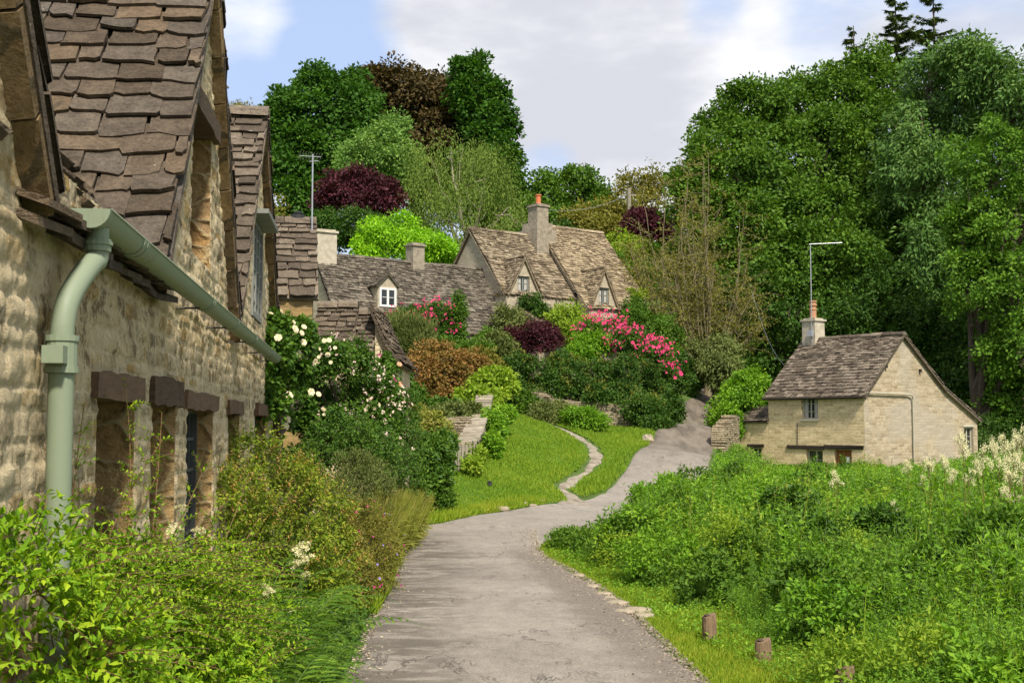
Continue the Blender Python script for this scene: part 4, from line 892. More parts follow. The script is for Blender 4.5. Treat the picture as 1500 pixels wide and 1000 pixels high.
# verge boards in old stone under the gable edge
mb = MB()
for (g0, z0), (g1, z1) in zip(prof[:-1], prof[1:]):
    V = [FG.p(g0, z0-.02, .03), FG.p(g1, z1-.02, .03), FG.p(g1, z1-.13, .03), FG.p(g0, z0-.13, .03)]; V2 = [v+FG.Nn*.08 for v in V]
    mb.add(np.array(V+V2), [[0, 1, 2, 3], [7, 6, 5, 4], [0, 4, 5, 1], [1, 5, 6, 2], [2, 6, 7, 3], [3, 7, 4, 0]])
mb.build('verge', M['grey_stone'], rc, uv='box')
ch_ = chimney(FRc, rc, .40, -2.44, .68, .62, 4.7, 6.2, 'render_stone', 'terracotta', 1, .14, .75, rings=True)
# left extension with catslide
ex = house(rc, O_-UR*1.75, UR, 1.74, [(0, 2.05), (1.0, 2.55), (2.2, 2.0)], -1.6, 'wall_cottage', 'slate_cottage', front_holes=[(.75, 1.35, -.5, .92)], e=(.16, .12), w=.25, sag=.02, seed=180, res=.2, ov=.05, wname='extension_wall')
window(ex, rc, .77, 1.33, -.48, .9, -.12, 2, 2, 'frame_cream', .05); mb = MB(); box(mb, ex, .6, 1.5, .92, 1.05, -.1, .05, .015); mb.build('lintel', M['dark_timber'], rc)
mb = MB(); tube(mb, [ex.p(.12, 1.95, .12), ex.p(-.5, 1.2, .12), ex.p(-1.0, .1, .12), ex.p(-1.15, -.6, .12)], [.09, .085, .09, .10], 8); mb.build('brace', M['grey_wood'], rc)
sl = MB(); V = np.array([ex.p(0, 1.95, -.02), ex.p(0, -.9, -.02), ex.p(-1.05, -.9, -.02), ex.p(-1.0, .1, -.02), ex.p(-.5, 1.2, -.02)]); V2 = V-ex.Nn*.35; sl.add(np.concatenate([V, V2]), [[0, 4, 3, 2, 1], [5, 6, 7, 8, 9]]); sl.add(np.concatenate([V, V2]), [[0, 5, 9, 4], [4, 9, 8, 3], [3, 8, 7, 2]]); sl.build('buttress', M['wall_cottage'], rc, uv='box')

# ------------------------------------------------------------------ aerials, wire, pole
ae = FRc.p(.60, 0, -2.09); at = empty('television_aerial', (ae[0], ae[1], 5.2), 'tall white pole aerial with a side arm on the chimney of the right cottage', 'aerial')
mb = MB(); zt = P(1191, 357, ae[1])[2]; zb = 5.3; tube(mb, [(ae[0], ae[1], zb), (ae[0], ae[1], zt)], .022, 8); mb.build('mast', M['metal'], at)
mb = MB(); tube(mb, [(ae[0]-.05, ae[1], zt-.02), (ae[0]+1.32, ae[1]-.1, zt+.03)], .015, 8)
for k in range(7): x_ = ae[0]+.12+k*.18; tube(mb, [(x_, ae[1]-.18, zt), (x_, ae[1]+.18, zt)], .006, 5)
mb.build('arm', M['metal'], at)
mb = MB(); box(mb, Fr((ae[0], ae[1]), UR), -.12, .12, 5.55, 5.8, .02, .16, .01); mb.build('junction_box', M['metal'], at)
a2 = P(457, 340, 21.0); at2 = empty('television_aerial', (a2[0], a2[1], 3.6), 'thin roof aerial with a many-toothed antenna above the narrow cottage beyond the near row', 'aerial')
zt2 = P(457, 226, 21.0)[2]; mb = MB(); tube(mb, [(a2[0], a2[1], 3.4), (a2[0], a2[1], zt2)], .014, 6); mb.build('mast', M['metal'], at2)
mb = MB(); tube(mb, [(a2[0]-.22, a2[1]-.1, zt2-.05), (a2[0]+.12, a2[1]+.1, zt2-.03)], .008, 5)
for k in range(9): t_ = k/8; q = np.array([a2[0]-.22+.34*t_, a2[1]-.1+.2*t_, zt2-.045]); tube(mb, [q+np.array([-.04, .06, -.06]), q+np.array([.04, -.06, .06])], .004, 4)
tube(mb, [(a2[0]-.06, a2[1], zt2-.13), (a2[0]+.1, a2[1], zt2-.12)], .008, 5); mb.build('antenna', M['metal'], at2)
pb = P(922, 340, 84); po = empty('utility_pole', (pb[0], 84, pb[2]-4), 'weathered wooden utility pole among the trees above the gabled cottage', 'pole')
zp = P(922, 276, 84)[2]; mb = MB(); tube(mb, [(pb[0], 84, pb[2]-4), (pb[0], 84, zp)], [.17, .13], 10); mb.build('pole', M['grey_wood'], po)
mb = MB(); box(mb, Fr((pb[0], 84), (1, 0)), -.5, .5, zp-.5, zp-.38, -.2, -.13); mb.build('crossarm', M['grey_wood'], po)
def wire(name, a, b, sag, label, r=.01):
    a = np.array(a); b = np.array(b); t = np.linspace(0, 1, 24)[:, None]; p = a*(1-t)+b*t; p[:, 2] -= sag*4*(t*(1-t))[:, 0]
    mb = MB(); tube(mb, p, r, 5); tag(mb.build(name, M['metal'], None, loc=tuple(a)), label, 'wire')
wire('overhead_wire', P(1101, 425, 56), (*FRc.p(.0, 0, -1.0)[:2], 4.35), .5, 'thin grey telephone wire drooping to the left roof edge of the right cottage', .004)
wire('overhead_wire', (pb[0], 83.9, zp-.35), (*FU.p(4.05, 0, .1)[:2], 12.7), .5, 'thin wire from the wooden pole to the gabled cottage chimney')

# ------------------------------------------------------------------ walls, gate, posts, stones
def drywall(name, pts, h, th, label, mat='dry_stone', cop=None, seed=0, stones=True):
    """a dry-stone wall of real stones in thin courses along the polyline, on the ground"""
    g = np.random.default_rng(seed); pts = np.array([p[:2] for p in pts]); 
    d = np.r_[0, np.cumsum(np.hypot(*np.diff(pts, axis=0).T))]; L = d[-1]; z0 = ground(pts[0, 0], pts[0, 1])
    root = empty(name, (pts[0, 0], pts[0, 1], float(z0)), label, 'wall')
    at_ = lambda t: np.stack([np.interp(t, d, pts[:, 0]), np.interp(t, d, pts[:, 1])], -1)
    mb = MB(); v = -.2
    while v < h:
        ch = g.uniform(.05, .11); t = -g.uniform(0, .2)
        while t < L:
            w = g.uniform(.12, .38); a = max(t, 0); b = min(t+w, L)
            if b-a > .05:
                pa, pb_ = at_(a+.005), at_(b-.005); hh = h*(1+.12*math.sin(a*1.3+seed)) if not callable(h) else h
                if v < hh:
                    gz = float(ground(*at_((a+b)/2))); U = pb_-pa; ln = np.hypot(*U)+1e-6; F = Fr(pa, U); o = g.uniform(-.025, .025)
                    box(mb, F, 0, ln, gz+v+.004, gz+v+ch-.004, -th/2, th/2+o, .008)
            t += w
        v += ch
    mb.build('stonework', M[mat], root, uv='box')
    if cop:
        cb = MB(); t = 0
        while t < L-.1:
            w = g.uniform(.25, .5); pa, pb_ = at_(t+.01), at_(min(t+w, L)); gz = float(ground(*at_(t+w/2))); F = Fr(pa, pb_-pa); box(cb, F, 0, np.hypot(*(pb_-pa)), gz+h+.0, gz+h+.07, -th/2-cop, th/2+cop, .015); t += w
        cb.build('coping', M['coping'], root)
    return root
w0 = [G(783, 606), G(800, 612), G(850, 618), (G(932, 626))]
drywall('dry_stone_wall', w0, .8, .5, 'pale dry stone retaining wall under the clipped hedge at the top of the lawn', seed=3)
drywall('dry_stone_wall', [P(1052, 652, 43.5)[:2], P(1066, 662, 45)[:2], P(1074, 660, 46.3)[:2]], .8, .5, 'short rough pile of dry stone walling beside the left end of the right cottage', seed=4)
gw = [G(683, 684, 20)[:2], G(694, 664)[:2], G(702, 640)[:2], G(708, 618)[:2], G(712, 600)[:2]]
drywall('garden_wall', gw, .62, .45, 'low garden wall with broad pale coping running uphill from the wooden gate', 'dry_stone', .06, seed=5)
b0 = G(655, 684)[:2]; 
drywall('garden_wall', [G(652, 668)[:2]+np.array([-1.6, 1.3]), G(652, 668)[:2]+np.array([-.2, 1.2]), G(676, 660)[:2]+np.array([.1, 1.0])], .8, .35, 'reddish rubble garden wall behind the wooden gate', 'dry_stone', 0, seed=6)
# picket gate
ga, gb = G(662, 692)[:2], G(682, 693)[:2]; gz = float(ground(*((ga+gb)/2)))
gt_ = empty('garden_gate', (*((ga+gb)/2), gz), 'small weathered grey wooden picket gate at the left edge of the lawn', 'gate')
ggF = Fr(ga+np.array([.03, 0]), (gb-ga)+np.array([0, -.16])); gl = .48; gh = .70
for k in range(5): mb = MB(); box(mb, ggF, .02+k*.095, .02+k*.095+.07, gz+.05, gz+gh-.02*(k % 2), 0, .025, .003); mb.build('picket', M['grey_wood'], gt_)
for z_ in (.15, .55): mb = MB(); box(mb, ggF, -.02, gl+.02, gz+z_, gz+z_+.08, -.03, -.003, .003); mb.build('rail', M['grey_wood'], gt_)
for u_ in (-.12, gl+.03): mb = MB(); box(mb, ggF, u_, u_+.09, gz-.05, gz+gh+.08, -.06, .03, .004); mb.build('gate_post', M['grey_wood'], gt_)
# three short posts on the verge
def post(px, py, wpx, hpx, label, seed):
    b = G(px, py); w = wpx/FPX*b[1]; h = hpx/FPX*b[1]*1.08; g = np.random.default_rng(seed)
    root = empty('verge_post', tuple(b), label, 'post', 'short wooden posts on the grass verge')
    mb = MB(); k = 12; n = 9; a = np.arange(k)*2*math.pi/k; sq = 1/np.maximum(np.abs(np.cos(a)), np.abs(np.sin(a))); rad = .5*(.35+.65*np.minimum(sq, 1.3)/1.15)
    zs = np.r_[np.linspace(-.08, h*.93, n-2), h*.985, h]; tl = g.uniform(-.03, .03, 2); rr = []
    groove = g.uniform(-.05, .03, k)
    for i_, z in enumerate(zs):
        s_ = w*(1.0 if i_ < n-2 else (.93 if i_ == n-2 else .8)); r_ = s_*(rad+groove+.015*g.standard_normal(k))
        top_t = .02*np.cos(a)*(i_ >= n-2)
        rr.append(np.stack([b[0]+r_*np.cos(a)+tl[0]*z, b[1]+r_*np.sin(a)+tl[1]*z, b[2]+z+top_t], 1))
    V = np.array(rr).reshape(-1, 3); i = np.arange(n-1)[:, None]*k; j = np.arange(k)[None]; j2 = (j+1) % k
    mb.add(V, np.stack([i+j, i+j2, i+k+j2, i+k+j], -1).reshape(-1, 4)); mb.add(V[-k:], [list(range(k))])
    mb.build('shaft', M['post_wood'], root)
    mb = MB(); c = np.array([b[0], b[1]-.0, b[2]+h*.99]); tube(mb, [c, c+np.array([0, 0, .004])], w*.36, 10); mb.build('end_grain', M['old_wood'], root)
    return root
post(1039, 943, 22, 38, 'short split-topped wooden post, farthest up the grass verge', 1)
post(1118, 976, 26, 34, 'short square-cut wooden post, middle one on the grass verge', 2)
post(1239, 1022, 28, 38, 'short wooden post cut off by the lower edge, nearest on the verge', 3)
for k, (px, py, wpx, lab) in enumerate([(734, 749, 26, 'flat pale stone lying at the road edge of the lawn, leftmost of the row'), (767, 740, 15, 'small round pale stone on the lawn edge, beside the flat one'), (781, 743, 13, 'pale stone nearest the road between two others at the lawn edge'), (793, 737, 14, 'pale stone at the lawn edge, rightmost of the row')]):
    b = G(px, py); s_ = wpx/FPX*b[1]/2; mb = MB(); rock(mb, (b[0], b[1], b[2]+s_*.25), (s_, s_*.7, s_*(.32 if k == 0 else .5)), k+20)
    tag(mb.build('edge_stone', M['pale_rock'], None, loc=tuple(b)), lab, 'stone', 'pale stones along the lawn edge')
# flat stones laid along the verge
for k, (px, py, wpx) in enumerate([(935, 897, 44), (905, 887, 34), (945, 905, 30), (885, 873, 26), (868, 862, 22), (915, 899, 30), (848, 846, 18), (893, 880, 18)]):
    b = G(px, py); s_ = wpx/FPX*b[1]/2; mb = MB(); rock(mb, (b[0], b[1], b[2]+.015), (s_, s_*.9, .035), k+40, 12)
    tag(mb.build('kerb_stone', M['pale_rock'], None, loc=tuple(b)), 'flat pale stone set in the road edge below the weeds', 'stone', 'flat stones along the verge')
b = G(1091, 655)[:2] if False else None
bq = G(717, 715); lp = empty('garden_spotlight', tuple(bq), 'tiny black spike lamp standing in the lawn', 'lamp'); mb = MB(); box(mb, Fr(bq[:2], (1, .3)), -.045, .045, bq[2]+.06, bq[2]+.17, -.03, .03, .008); mb.build('housing', M['dark_metal'], lp); mb = MB(); tube(mb, [bq, bq+np.array([0, 0, .07])], .012, 6); mb.build('spike', M['dark_metal'], lp)
bs_ = G(1098, 574); 
# boundary stone at the foot of the lane
b = G(949, 648); mb = MB(); rock(mb, (b[0], b[1], b[2]+.08), (.2, .22, .2), 77); tag(mb.build('kerb_boulder', M['pale_rock'], None, loc=tuple(b)), 'squared pale boulder where the lane meets the end of the lawn', 'boulder')
# blue sheet in the weeds before the cottage
c = P(1100, 683, 45.5); mb = MB(); uu = np.linspace(-1.3, 1.5, 24); vv = np.linspace(-.5, .5, 8); UU, VV = np.meshgrid(uu, vv); zz = c[2]+.02-.35*(VV/.5)**2-.25*(np.abs(UU)/1.4)**4+.05*fbm(UU*3, VV*4, 2)
top_ = np.stack([c[0]+UU, c[1]+VV-UU*.3, zz], -1).reshape(-1, 3); lowv = top_.copy(); lowv[:, 2] = -.9; i = np.arange(7)[:, None]*24; j = np.arange(23)[None]; mb.add(top_, np.stack([i+j, i+j+1, i+24+j+1, i+24+j], -1).reshape(-1, 4))
per = list(range(24))+[24*k+23 for k in range(1, 8)]+[24*7+k for k in range(22, -1, -1)]+[24*k for k in range(6, 0, -1)]
mb.add(np.concatenate([top_[per], lowv[per]]), [[k, (k+1) % len(per), (k+1) % len(per)+len(per), k+len(per)] for k in range(len(per))])
tag(mb.build('tarpaulin', M['blue_cloth'], None, smooth=True, loc=(c[0], c[1], -.9)), 'blue sheet over a low heap in front of the right cottage window', 'tarpaulin')
# terracotta pots etc. omitted: nothing shows in the photo
# ------------------------------------------------------------------ foliage tools
vg = np.random.default_rng(21)
def unit(v): return v/(np.linalg.norm(v, axis=-1, keepdims=True)+1e-9)
def rdir(n, g=None): return unit((g or vg).standard_normal((n, 3)))
def leaves(mb, Pp, D, Nn, L, W, fold=.22):
    """one leaf per row: base point, direction, upper side, length, width; folded along the midrib"""
    n = len(Pp); L = np.broadcast_to(L, (n,))[:, None]; W = np.broadcast_to(W, (n,))[:, None]; D = unit(D); Sd = unit(np.cross(D, Nn)); Un = np.cross(Sd, D)
    if fold > 0:
        V = np.stack([Pp, Pp+D*L*.45+Sd*W*.5+Un*W*fold, Pp+D*L, Pp+D*L*.45-Sd*W*.5+Un*W*fold, Pp+D*L*.5-Un*W*.02], 1)
        b = np.arange(n)[:, None]*5; F = np.concatenate([b+np.array([[0, 1, 2, 4]]), b+np.array([[0, 4, 2, 3]])])
    else:
        V = np.stack([Pp, Pp+D*L*.45+Sd*W*.5, Pp+D*L, Pp+D*L*.45-Sd*W*.5], 1); b = np.arange(n)[:, None]*4; F = b+np.arange(4)[None]
    mb.add(V.reshape(-1, 3), F)
def lobes_px(spec):
    """(px, py, rx, ry, Y[, depth factor]) of a crown lobe -> centre and radii in metres"""
    out_ = []
    for s in spec:
        px, py, rx, ry, Y = s[:5]; k = Y/FPX; d = s[5] if len(s) > 5 else .85
        out_.append((P(px, py, Y), np.array([rx*k, max(.25, min(rx, ry)*k*d*1.05), ry*k])))
    return out_
def crown(mb, lobes, leaf=(.3, .16), cr=.7, per=50, dens=1.5, flat=.55, droop=0.0, up=.6, rough=.16, seed=0, fold=0.0, hollow=.86, spray=True, minz=None, maxn=90000, back=.55):
    g = np.random.default_rng(seed); cs = []; ns = []
    for li, (c, r) in enumerate(lobes):
        a = 4*math.pi*((r[0]*r[1])**1.6/3+(r[0]*r[2])**1.6/3+(r[1]*r[2])**1.6/3)**(1/1.6)
        n = int(a*dens/(math.pi*cr*cr))+6; d = rdir(n, g); lump = 1+rough*fbm(d[:, 0]*2.2+li*7+d[:, 2]*1.3, d[:, 1]*2.2-d[:, 2]*1.9, seed, 3)*1.6
        q_ = g.random(n); rad = np.where(q_ < .22, g.uniform(.35, .8, n), np.where(q_ > .90, g.uniform(1.05, 1.38, n), g.uniform(.84, 1.05, n)))*lump
        q = c+d*r*rad[:, None]; keep = np.ones(n, bool)
        for lj, (c2, r2) in enumerate(lobes):
            if lj != li: keep &= (((q-c2)/(r2*hollow))**2).sum(1) > 1
        keep &= (d[:, 1] < .35) | (g.random(n) < back)
        cs.append(q[keep]); ns.append(unit(d/r)[keep])
    C = np.concatenate(cs); Nn = np.concatenate(ns)
    if minz is not None: k = C[:, 2] > minz(C[:, 0], C[:, 1])+cr*.3; C = C[k]; Nn = Nn[k]
    m = len(C); per_ = np.full(m, per)
    if m*per > maxn: per_ = np.full(m, max(8, maxn//m))
    idx = np.repeat(np.arange(m), per_); n = len(idx); scl = g.uniform(.6, 1.25, m)[idx]*cr
    off = rdir(n, g)*(g.random(n)**.45)[:, None]
    # clump = flattened spray leaning outwards
    up_ = unit(Nn*.7+np.array([0, 0, 1.0])*.8+.25*g.standard_normal((m, 3)))[idx]
    off = off-up_*((off*up_).sum(1)*(1-flat))[:, None]; Pp = C[idx]+off*scl[:, None]
    Pp[:, 2] -= droop*scl*g.random(n)*1.0
    D = unit(off*.9+Nn[idx]*.35+rdir(n, g)*.7+np.array([0, 0, -droop*1.4-.1])); Un = unit(up_*up+Nn[idx]*.35+rdir(n, g)*.65)
    L = leaf[0]*g.uniform(.65, 1.25, n); leaves(mb, Pp, D, Un, L, leaf[1]*g.uniform(.7, 1.2, n), fold); return C, Nn
def sublobes(lobes, k, f, g):
    out_ = []
    for c, r in lobes:
        out_.append((c, r*.70)); d = rdir(k, g); d[:, 2] = d[:, 2]*.85+.12
        for q in unit(d): s = g.uniform(.45, 1.6)*f; out_.append((c+q*r*g.uniform(.60, 1.0), np.array([r[0], r[1], r[2]*.8])*s))
    return out_
def limbs(mb, base, lobes, r0, seed=0, k=7, twig=5, top=.75, zig=.05):
    g = np.random.default_rng(seed); base = np.array(base, float); cen = np.mean([c for c, r in lobes], 0); lo = min((c[2]-r[2]*.55) for c, r in lobes)
    zf = max(lo, base[2]+.3*(cen[2]-base[2])); fork = np.array([base[0]*.6+cen[0]*.4, base[1]*.6+cen[1]*.4, zf])
    t = np.linspace(0, 1, 6)[:, None]; tr = base*(1-t)+fork*t; tr[1:-1, :2] += g.normal(0, zig*r0*6, (4, 2)); tube(mb, tr, np.linspace(r0*1.25, r0*.75, 6), 9, False)
    for c, r in lobes:
        e = c+np.array([0, 0, r[2]*.45]); t = np.linspace(0, 1, 7)[:, None]; mid = fork*(1-t)+e*t; mid[:, 2] += .12*np.linalg.norm(e-fork)*np.sin(t[:, 0]*math.pi)*.4; mid[1:-1] += g.normal(0, .05*np.linalg.norm(r), (5, 3))
        rr = r0*.55*(1-t[:, 0])+r0*.10; tube(mb, mid, rr, k, False)
        for q in range(twig):
            s = mid[g.integers(2, 6)]; d = rdir(1, g)[0]; d[2] = abs(d[2])*.6; e2 = c+d*r*.85; t2 = np.linspace(0, 1, 5)[:, None]; m2 = s*(1-t2)+e2*t2; m2[1:-1] += g.normal(0, .04*np.linalg.norm(r), (3, 3)); tube(mb, m2, r0*.18*(1-t2[:, 0])+r0*.03, 5, False)
TREES = {}
def tree(name, label, spec, mat, base=None, trunk=.35, bark='bark', group=None, cat='tree', seed=0, lobes=None, trunkname='trunk', extra=None, twig=5, sub_=11, **kw):
    lob = lobes or lobes_px(spec)
    if base is None:
        c, r = min(lob, key=lambda q: q[0][2]); cc = np.mean([c for c, r in lob], 0); bx, by = cc[0], cc[1]
    else: bx, by = base
    bz = float(ground(bx, by)); root = empty(name, (bx, by, bz), label, cat, group)
    gl = sublobes(lob, int(sub_*1.55), .29, np.random.default_rng(seed+77)) if sub_ else lob
    mb = MB(); C, Nn = crown(mb, gl, seed=seed, **kw); cname = 'crown' if cat == 'tree' else 'foliage'
    mb.build(cname, M[mat], root)
    if extra:
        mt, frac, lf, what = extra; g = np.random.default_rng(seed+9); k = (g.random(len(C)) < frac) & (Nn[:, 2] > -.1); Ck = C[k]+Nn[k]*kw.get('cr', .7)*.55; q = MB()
        n = 12; idx = np.repeat(np.arange(len(Ck)), n); Pp = Ck[idx]+rdir(len(idx), g)*kw.get('cr', .7)*.5
        leaves(q, Pp, unit(Nn[k][idx]*.8+rdir(len(idx), g)*.6+np.array([0, 0, .3])), rdir(len(idx), g), lf[0], lf[1], 0); q.build(what, M[mt], root)
    if trunk:
        mb = MB(); limbs(mb, (bx, by, bz-.2), lob, trunk, seed, twig=twig); mb.build(trunkname, M[bark], root)
    return root
def shoots(ml, ms, base, dirs, length, nl, leaf, droop=.25, seed=0, r=.004, taper=True, pair=True, fold=.22, lay=.9, curl=0.0):
    """leafy shoots: stems that arch over, leaves in alternating pairs along them"""
    g = np.random.default_rng(seed); n = len(base); length = np.broadcast_to(length, (n,)); K = 7
    t = np.linspace(0, 1, K); d = unit(np.array(dirs, float)); side = unit(np.cross(d, [0, 0, 1.0])+1e-6); cv = g.normal(0, .12, (n, 1))
    pts = base[:, None]+d[:, None]*(t[None, :, None]*length[:, None, None])+side[:, None]*(cv*t[None]**2*length[:, None])[..., None]
    pts[..., 2] -= droop*length[:, None]*t[None]**2
    if ms is not None:
        for i in range(n): tube(ms, pts[i], np.linspace(r, r*.4, K), 4, False)
    m = nl; tl = np.linspace(.12, 1.0, m)
    lp = []; 
    for ax in range(3): lp.append(np.stack([np.interp(tl, t, pts[i, :, ax]) for i in range(n)]))
    LP = np.stack(lp, -1); TG = np.gradient(LP, axis=1); TG = unit(TG)
    for s in ((1, -1) if pair else (1,)):
        rot = (np.arange(m)*(1.57 if pair else 2.4))[None]+g.uniform(0, 6.28, (n, 1)); A = unit(np.cross(TG, np.array([.13, .21, 1.0]))); B = np.cross(TG, A)
        out_ = s*(np.cos(rot)[..., None]*A+np.sin(rot)[..., None]*B); D = unit(out_*lay+TG*.55+g.normal(0, .16, LP.shape)+np.array([0, 0, -.12]))
        Un = unit(np.cross(np.cross(D, np.array([0, 0, 1.0])+TG*.4), D)+g.normal(0, .15, D.shape))
        sc = (1-.55*tl**2 if taper else np.ones(m))[None]*g.uniform(.7, 1.2, (n, m))
        leaves(ml, LP.reshape(-1, 3), D.reshape(-1, 3), Un.reshape(-1, 3), leaf[0]*sc.ravel(), leaf[1]*sc.ravel(), fold)
    return pts
def surf_pts(lobes, n, seed=0, zlo=-.3, front=None):
    g = np.random.default_rng(seed); w = np.array([r[0]*r[2] for c, r in lobes]); w /= w.sum(); k = g.choice(len(lobes), n*3, p=w); d = rdir(n*3, g)
    C = np.array([c for c, r in lobes])[k]; Rr = np.array([r for c, r in lobes])[k]; q = C+d*Rr*.9; ok = d[:, 2] > zlo
    for c2, r2 in lobes: ok &= (((q-c2)/(r2*.85))**2).sum(1) > 1
    if front is not None: ok &= d[:, 1] < front
    return q[ok][:n], unit(d/Rr)[ok][:n]

# ---- blossoms (shared meshes)
def blossom_mesh(name, mat, r=.035, rings=((6, .95, .25), (5, .7, .55), (4, .42, .85)), seed=0):
    g = np.random.default_rng(seed); mb = MB()
    for n, rad, lift in rings:
        a = np.arange(n)*2*math.pi/n+g.uniform(0, 3); D = np.stack([np.cos(a), np.sin(a), np.full(n, lift)], 1); T = np.stack([-np.sin(a), np.cos(a), 0*a], 1); R_ = r*rad
        b = np.zeros((n, 3)); V = np.stack([b, D*R_*.6+T*R_*.55, D*R_+T*R_*.28+np.array([0, 0, -.1*R_]), D*R_-T*R_*.28+np.array([0, 0, -.1*R_]), D*R_*.6-T*R_*.55], 1)
        mb.add(V.reshape(-1, 3), np.arange(n)[:, None]*5+np.arange(5)[None])
    ROOTLOC['__z'] = np.zeros(3)
    o = mb.build(name, mat); me = o.data; bpy.data.objects.remove(o); return me
BM = {k: blossom_mesh('blossom_'+k, M['petal_'+k]) for k in ('cream', 'blush', 'pink', 'peach', 'magenta', 'violet')}
def put_blossoms(root, kind, pts, nrm, size, seed=0, name='blossom'):
    g = np.random.default_rng(seed); L = ROOTLOC[root.name]
    for p, n in zip(pts, nrm):
        o = bpy.data.objects.new(name, BM[kind]); col.objects.link(o); o.parent = root; o.location = tuple(p-L); v = Vector(tuple(unit(n+g.normal(0, .25, 3)+np.array([0, -.35, .15]))))
        o.rotation_euler = v.to_track_quat('Z', 'Y').to_euler(); s = size*g.uniform(.65, 1.25)/.035; o.scale = (s, s, s)
gz_ = lambda x, y: ground(x, y)

# ================================================================== trees on the hill behind the cottages
tree('beech_tree', 'tall dark green tree at the far left of the hilltop group, above the roof aerial', [(465, 165, 62, 62, 100), (430, 235, 38, 75, 98), (490, 215, 55, 80, 99), (450, 300, 50, 70, 97), (520, 150, 35, 40, 101), (410, 180, 18, 45, 98)], 'leaf_beech', leaf=(.36, .24), cr=1.05, per=64, dens=3.2, back=.8, maxn=190000, seed=1, trunk=.6, rough=.22)
tree('copper_beech_tree', 'brownish copper leaved tall tree in the middle of the hilltop group', [(585, 165, 62, 62, 106), (640, 150, 45, 50, 108), (545, 140, 38, 38, 105), (610, 230, 70, 60, 104), (670, 190, 40, 55, 106)], 'leaf_brown', leaf=(.36, .24), cr=1.05, per=64, dens=3.2, back=.8, maxn=190000, seed=2, trunk=.6, rough=.25)
tree('tall_tree', 'dark green tall tree on the right shoulder of the hilltop group', [(695, 128, 38, 40, 102), (715, 185, 34, 60, 101), (735, 245, 30, 50, 100), (742, 290, 22, 45, 99), (700, 280, 40, 70, 101)], 'leaf_beech', leaf=(.36, .24), cr=1.0, per=64, dens=3.2, back=.8, maxn=190000, seed=3, trunk=.5, rough=.3)
tree('whitebeam_tree', 'pale silvery green young tree with slim trunk in front of the dark hilltop trees', [(565, 210, 36, 42, 86), (545, 240, 40, 40, 85), (580, 250, 34, 40, 86), (520, 235, 20, 30, 86)], 'leaf_birch', base=(P(566, 300, 86)[0], 86), leaf=(.24, .14), cr=.7, per=60, dens=2.0, seed=4, trunk=.22, bark='pale_bark', rough=.25, flat=.9)
tree('weeping_birch_tree', 'broad weeping birch with fine drooping grey green sprays behind the long cottage', [(660, 240, 52, 58, 82), (715, 270, 50, 60, 81), (690, 330, 75, 60, 80), (625, 300, 38, 65, 82), (745, 330, 35, 60, 80), (640, 370, 50, 40, 79), (760, 340, 30, 40, 80)], 'leaf_willow', leaf=(.2, .075), cr=.9, per=80, dens=1.9, sub_=6, flat=1.5, droop=1.5, up=.2, seed=5, trunk=.3, bark='pale_bark', rough=.18, maxn=200000)
tree('purple_plum_tree', 'dark purple leaved small tree between the aerial and the lime green bush', [(520, 270, 38, 26, 77), (560, 285, 32, 24, 77), (490, 288, 28, 22, 76), (525, 295, 50, 20, 76)], 'leaf_purple', leaf=(.26, .15), cr=.6, per=36, dens=1.8, seed=6, trunk=.18, rough=.3)
tree('laurel_bush', 'dark green bush behind the left chimney of the long cottage', [(480, 340, 34, 30, 72), (525, 335, 30, 30, 72), (560, 345, 25, 30, 71)], 'leaf_dark', leaf=(.19, .1), cr=.45, per=36, dens=1.8, seed=7, trunk=.1, cat='bush', trunkname='stem')
tree('lime_green_bush', 'bright lime green bush rising over the ridge of the long cottage', [(580, 345, 42, 38, 67), (620, 360, 36, 30, 66), (550, 362, 30, 28, 66), (650, 375, 22, 18, 66)], 'leaf_lime', leaf=(.19, .1), cr=.45, per=40, dens=1.9, seed=8, trunk=.1, cat='bush', trunkname='stem', rough=.28)
tree('far_oak_tree', 'dark green round tree behind the tall central chimney of the gabled cottage', [(830, 285, 48, 42, 98), (800, 305, 38, 40, 97), (865, 305, 28, 40, 97), (830, 330, 60, 30, 95)], 'leaf_mid', leaf=(.32, .2), cr=.85, per=56, dens=2.0, seed=9, trunk=.4, rough=.25)
tree('small_hill_tree', 'mid green spreading tree just right of the gabled cottage chimney', [(880, 320, 45, 28, 86), (850, 335, 30, 18, 85), (900, 345, 40, 25, 84), (925, 330, 28, 25, 86)], 'leaf_olive', leaf=(.32, .15), cr=.75, per=38, dens=1.8, seed=10, trunk=.25, rough=.3)
tree('airy_tree', 'thin light green tree with sky showing through, beside the wooden pole', [(925, 275, 26, 24, 95), (955, 270, 22, 20, 95), (940, 300, 34, 22, 94)], 'leaf_olive', leaf=(.3, .15), cr=.8, per=18, dens=1.0, seed=11, trunk=.2, rough=.4)
tree('purple_shrub', 'dark purple shrub below the wooden pole right of the gabled cottage', [(945, 322, 26, 18, 80), (925, 335, 18, 14, 80), (965, 335, 18, 16, 80)], 'leaf_purple', leaf=(.24, .13), cr=.45, per=34, dens=1.8, seed=12, trunk=.08, cat='shrub', trunkname='stem')
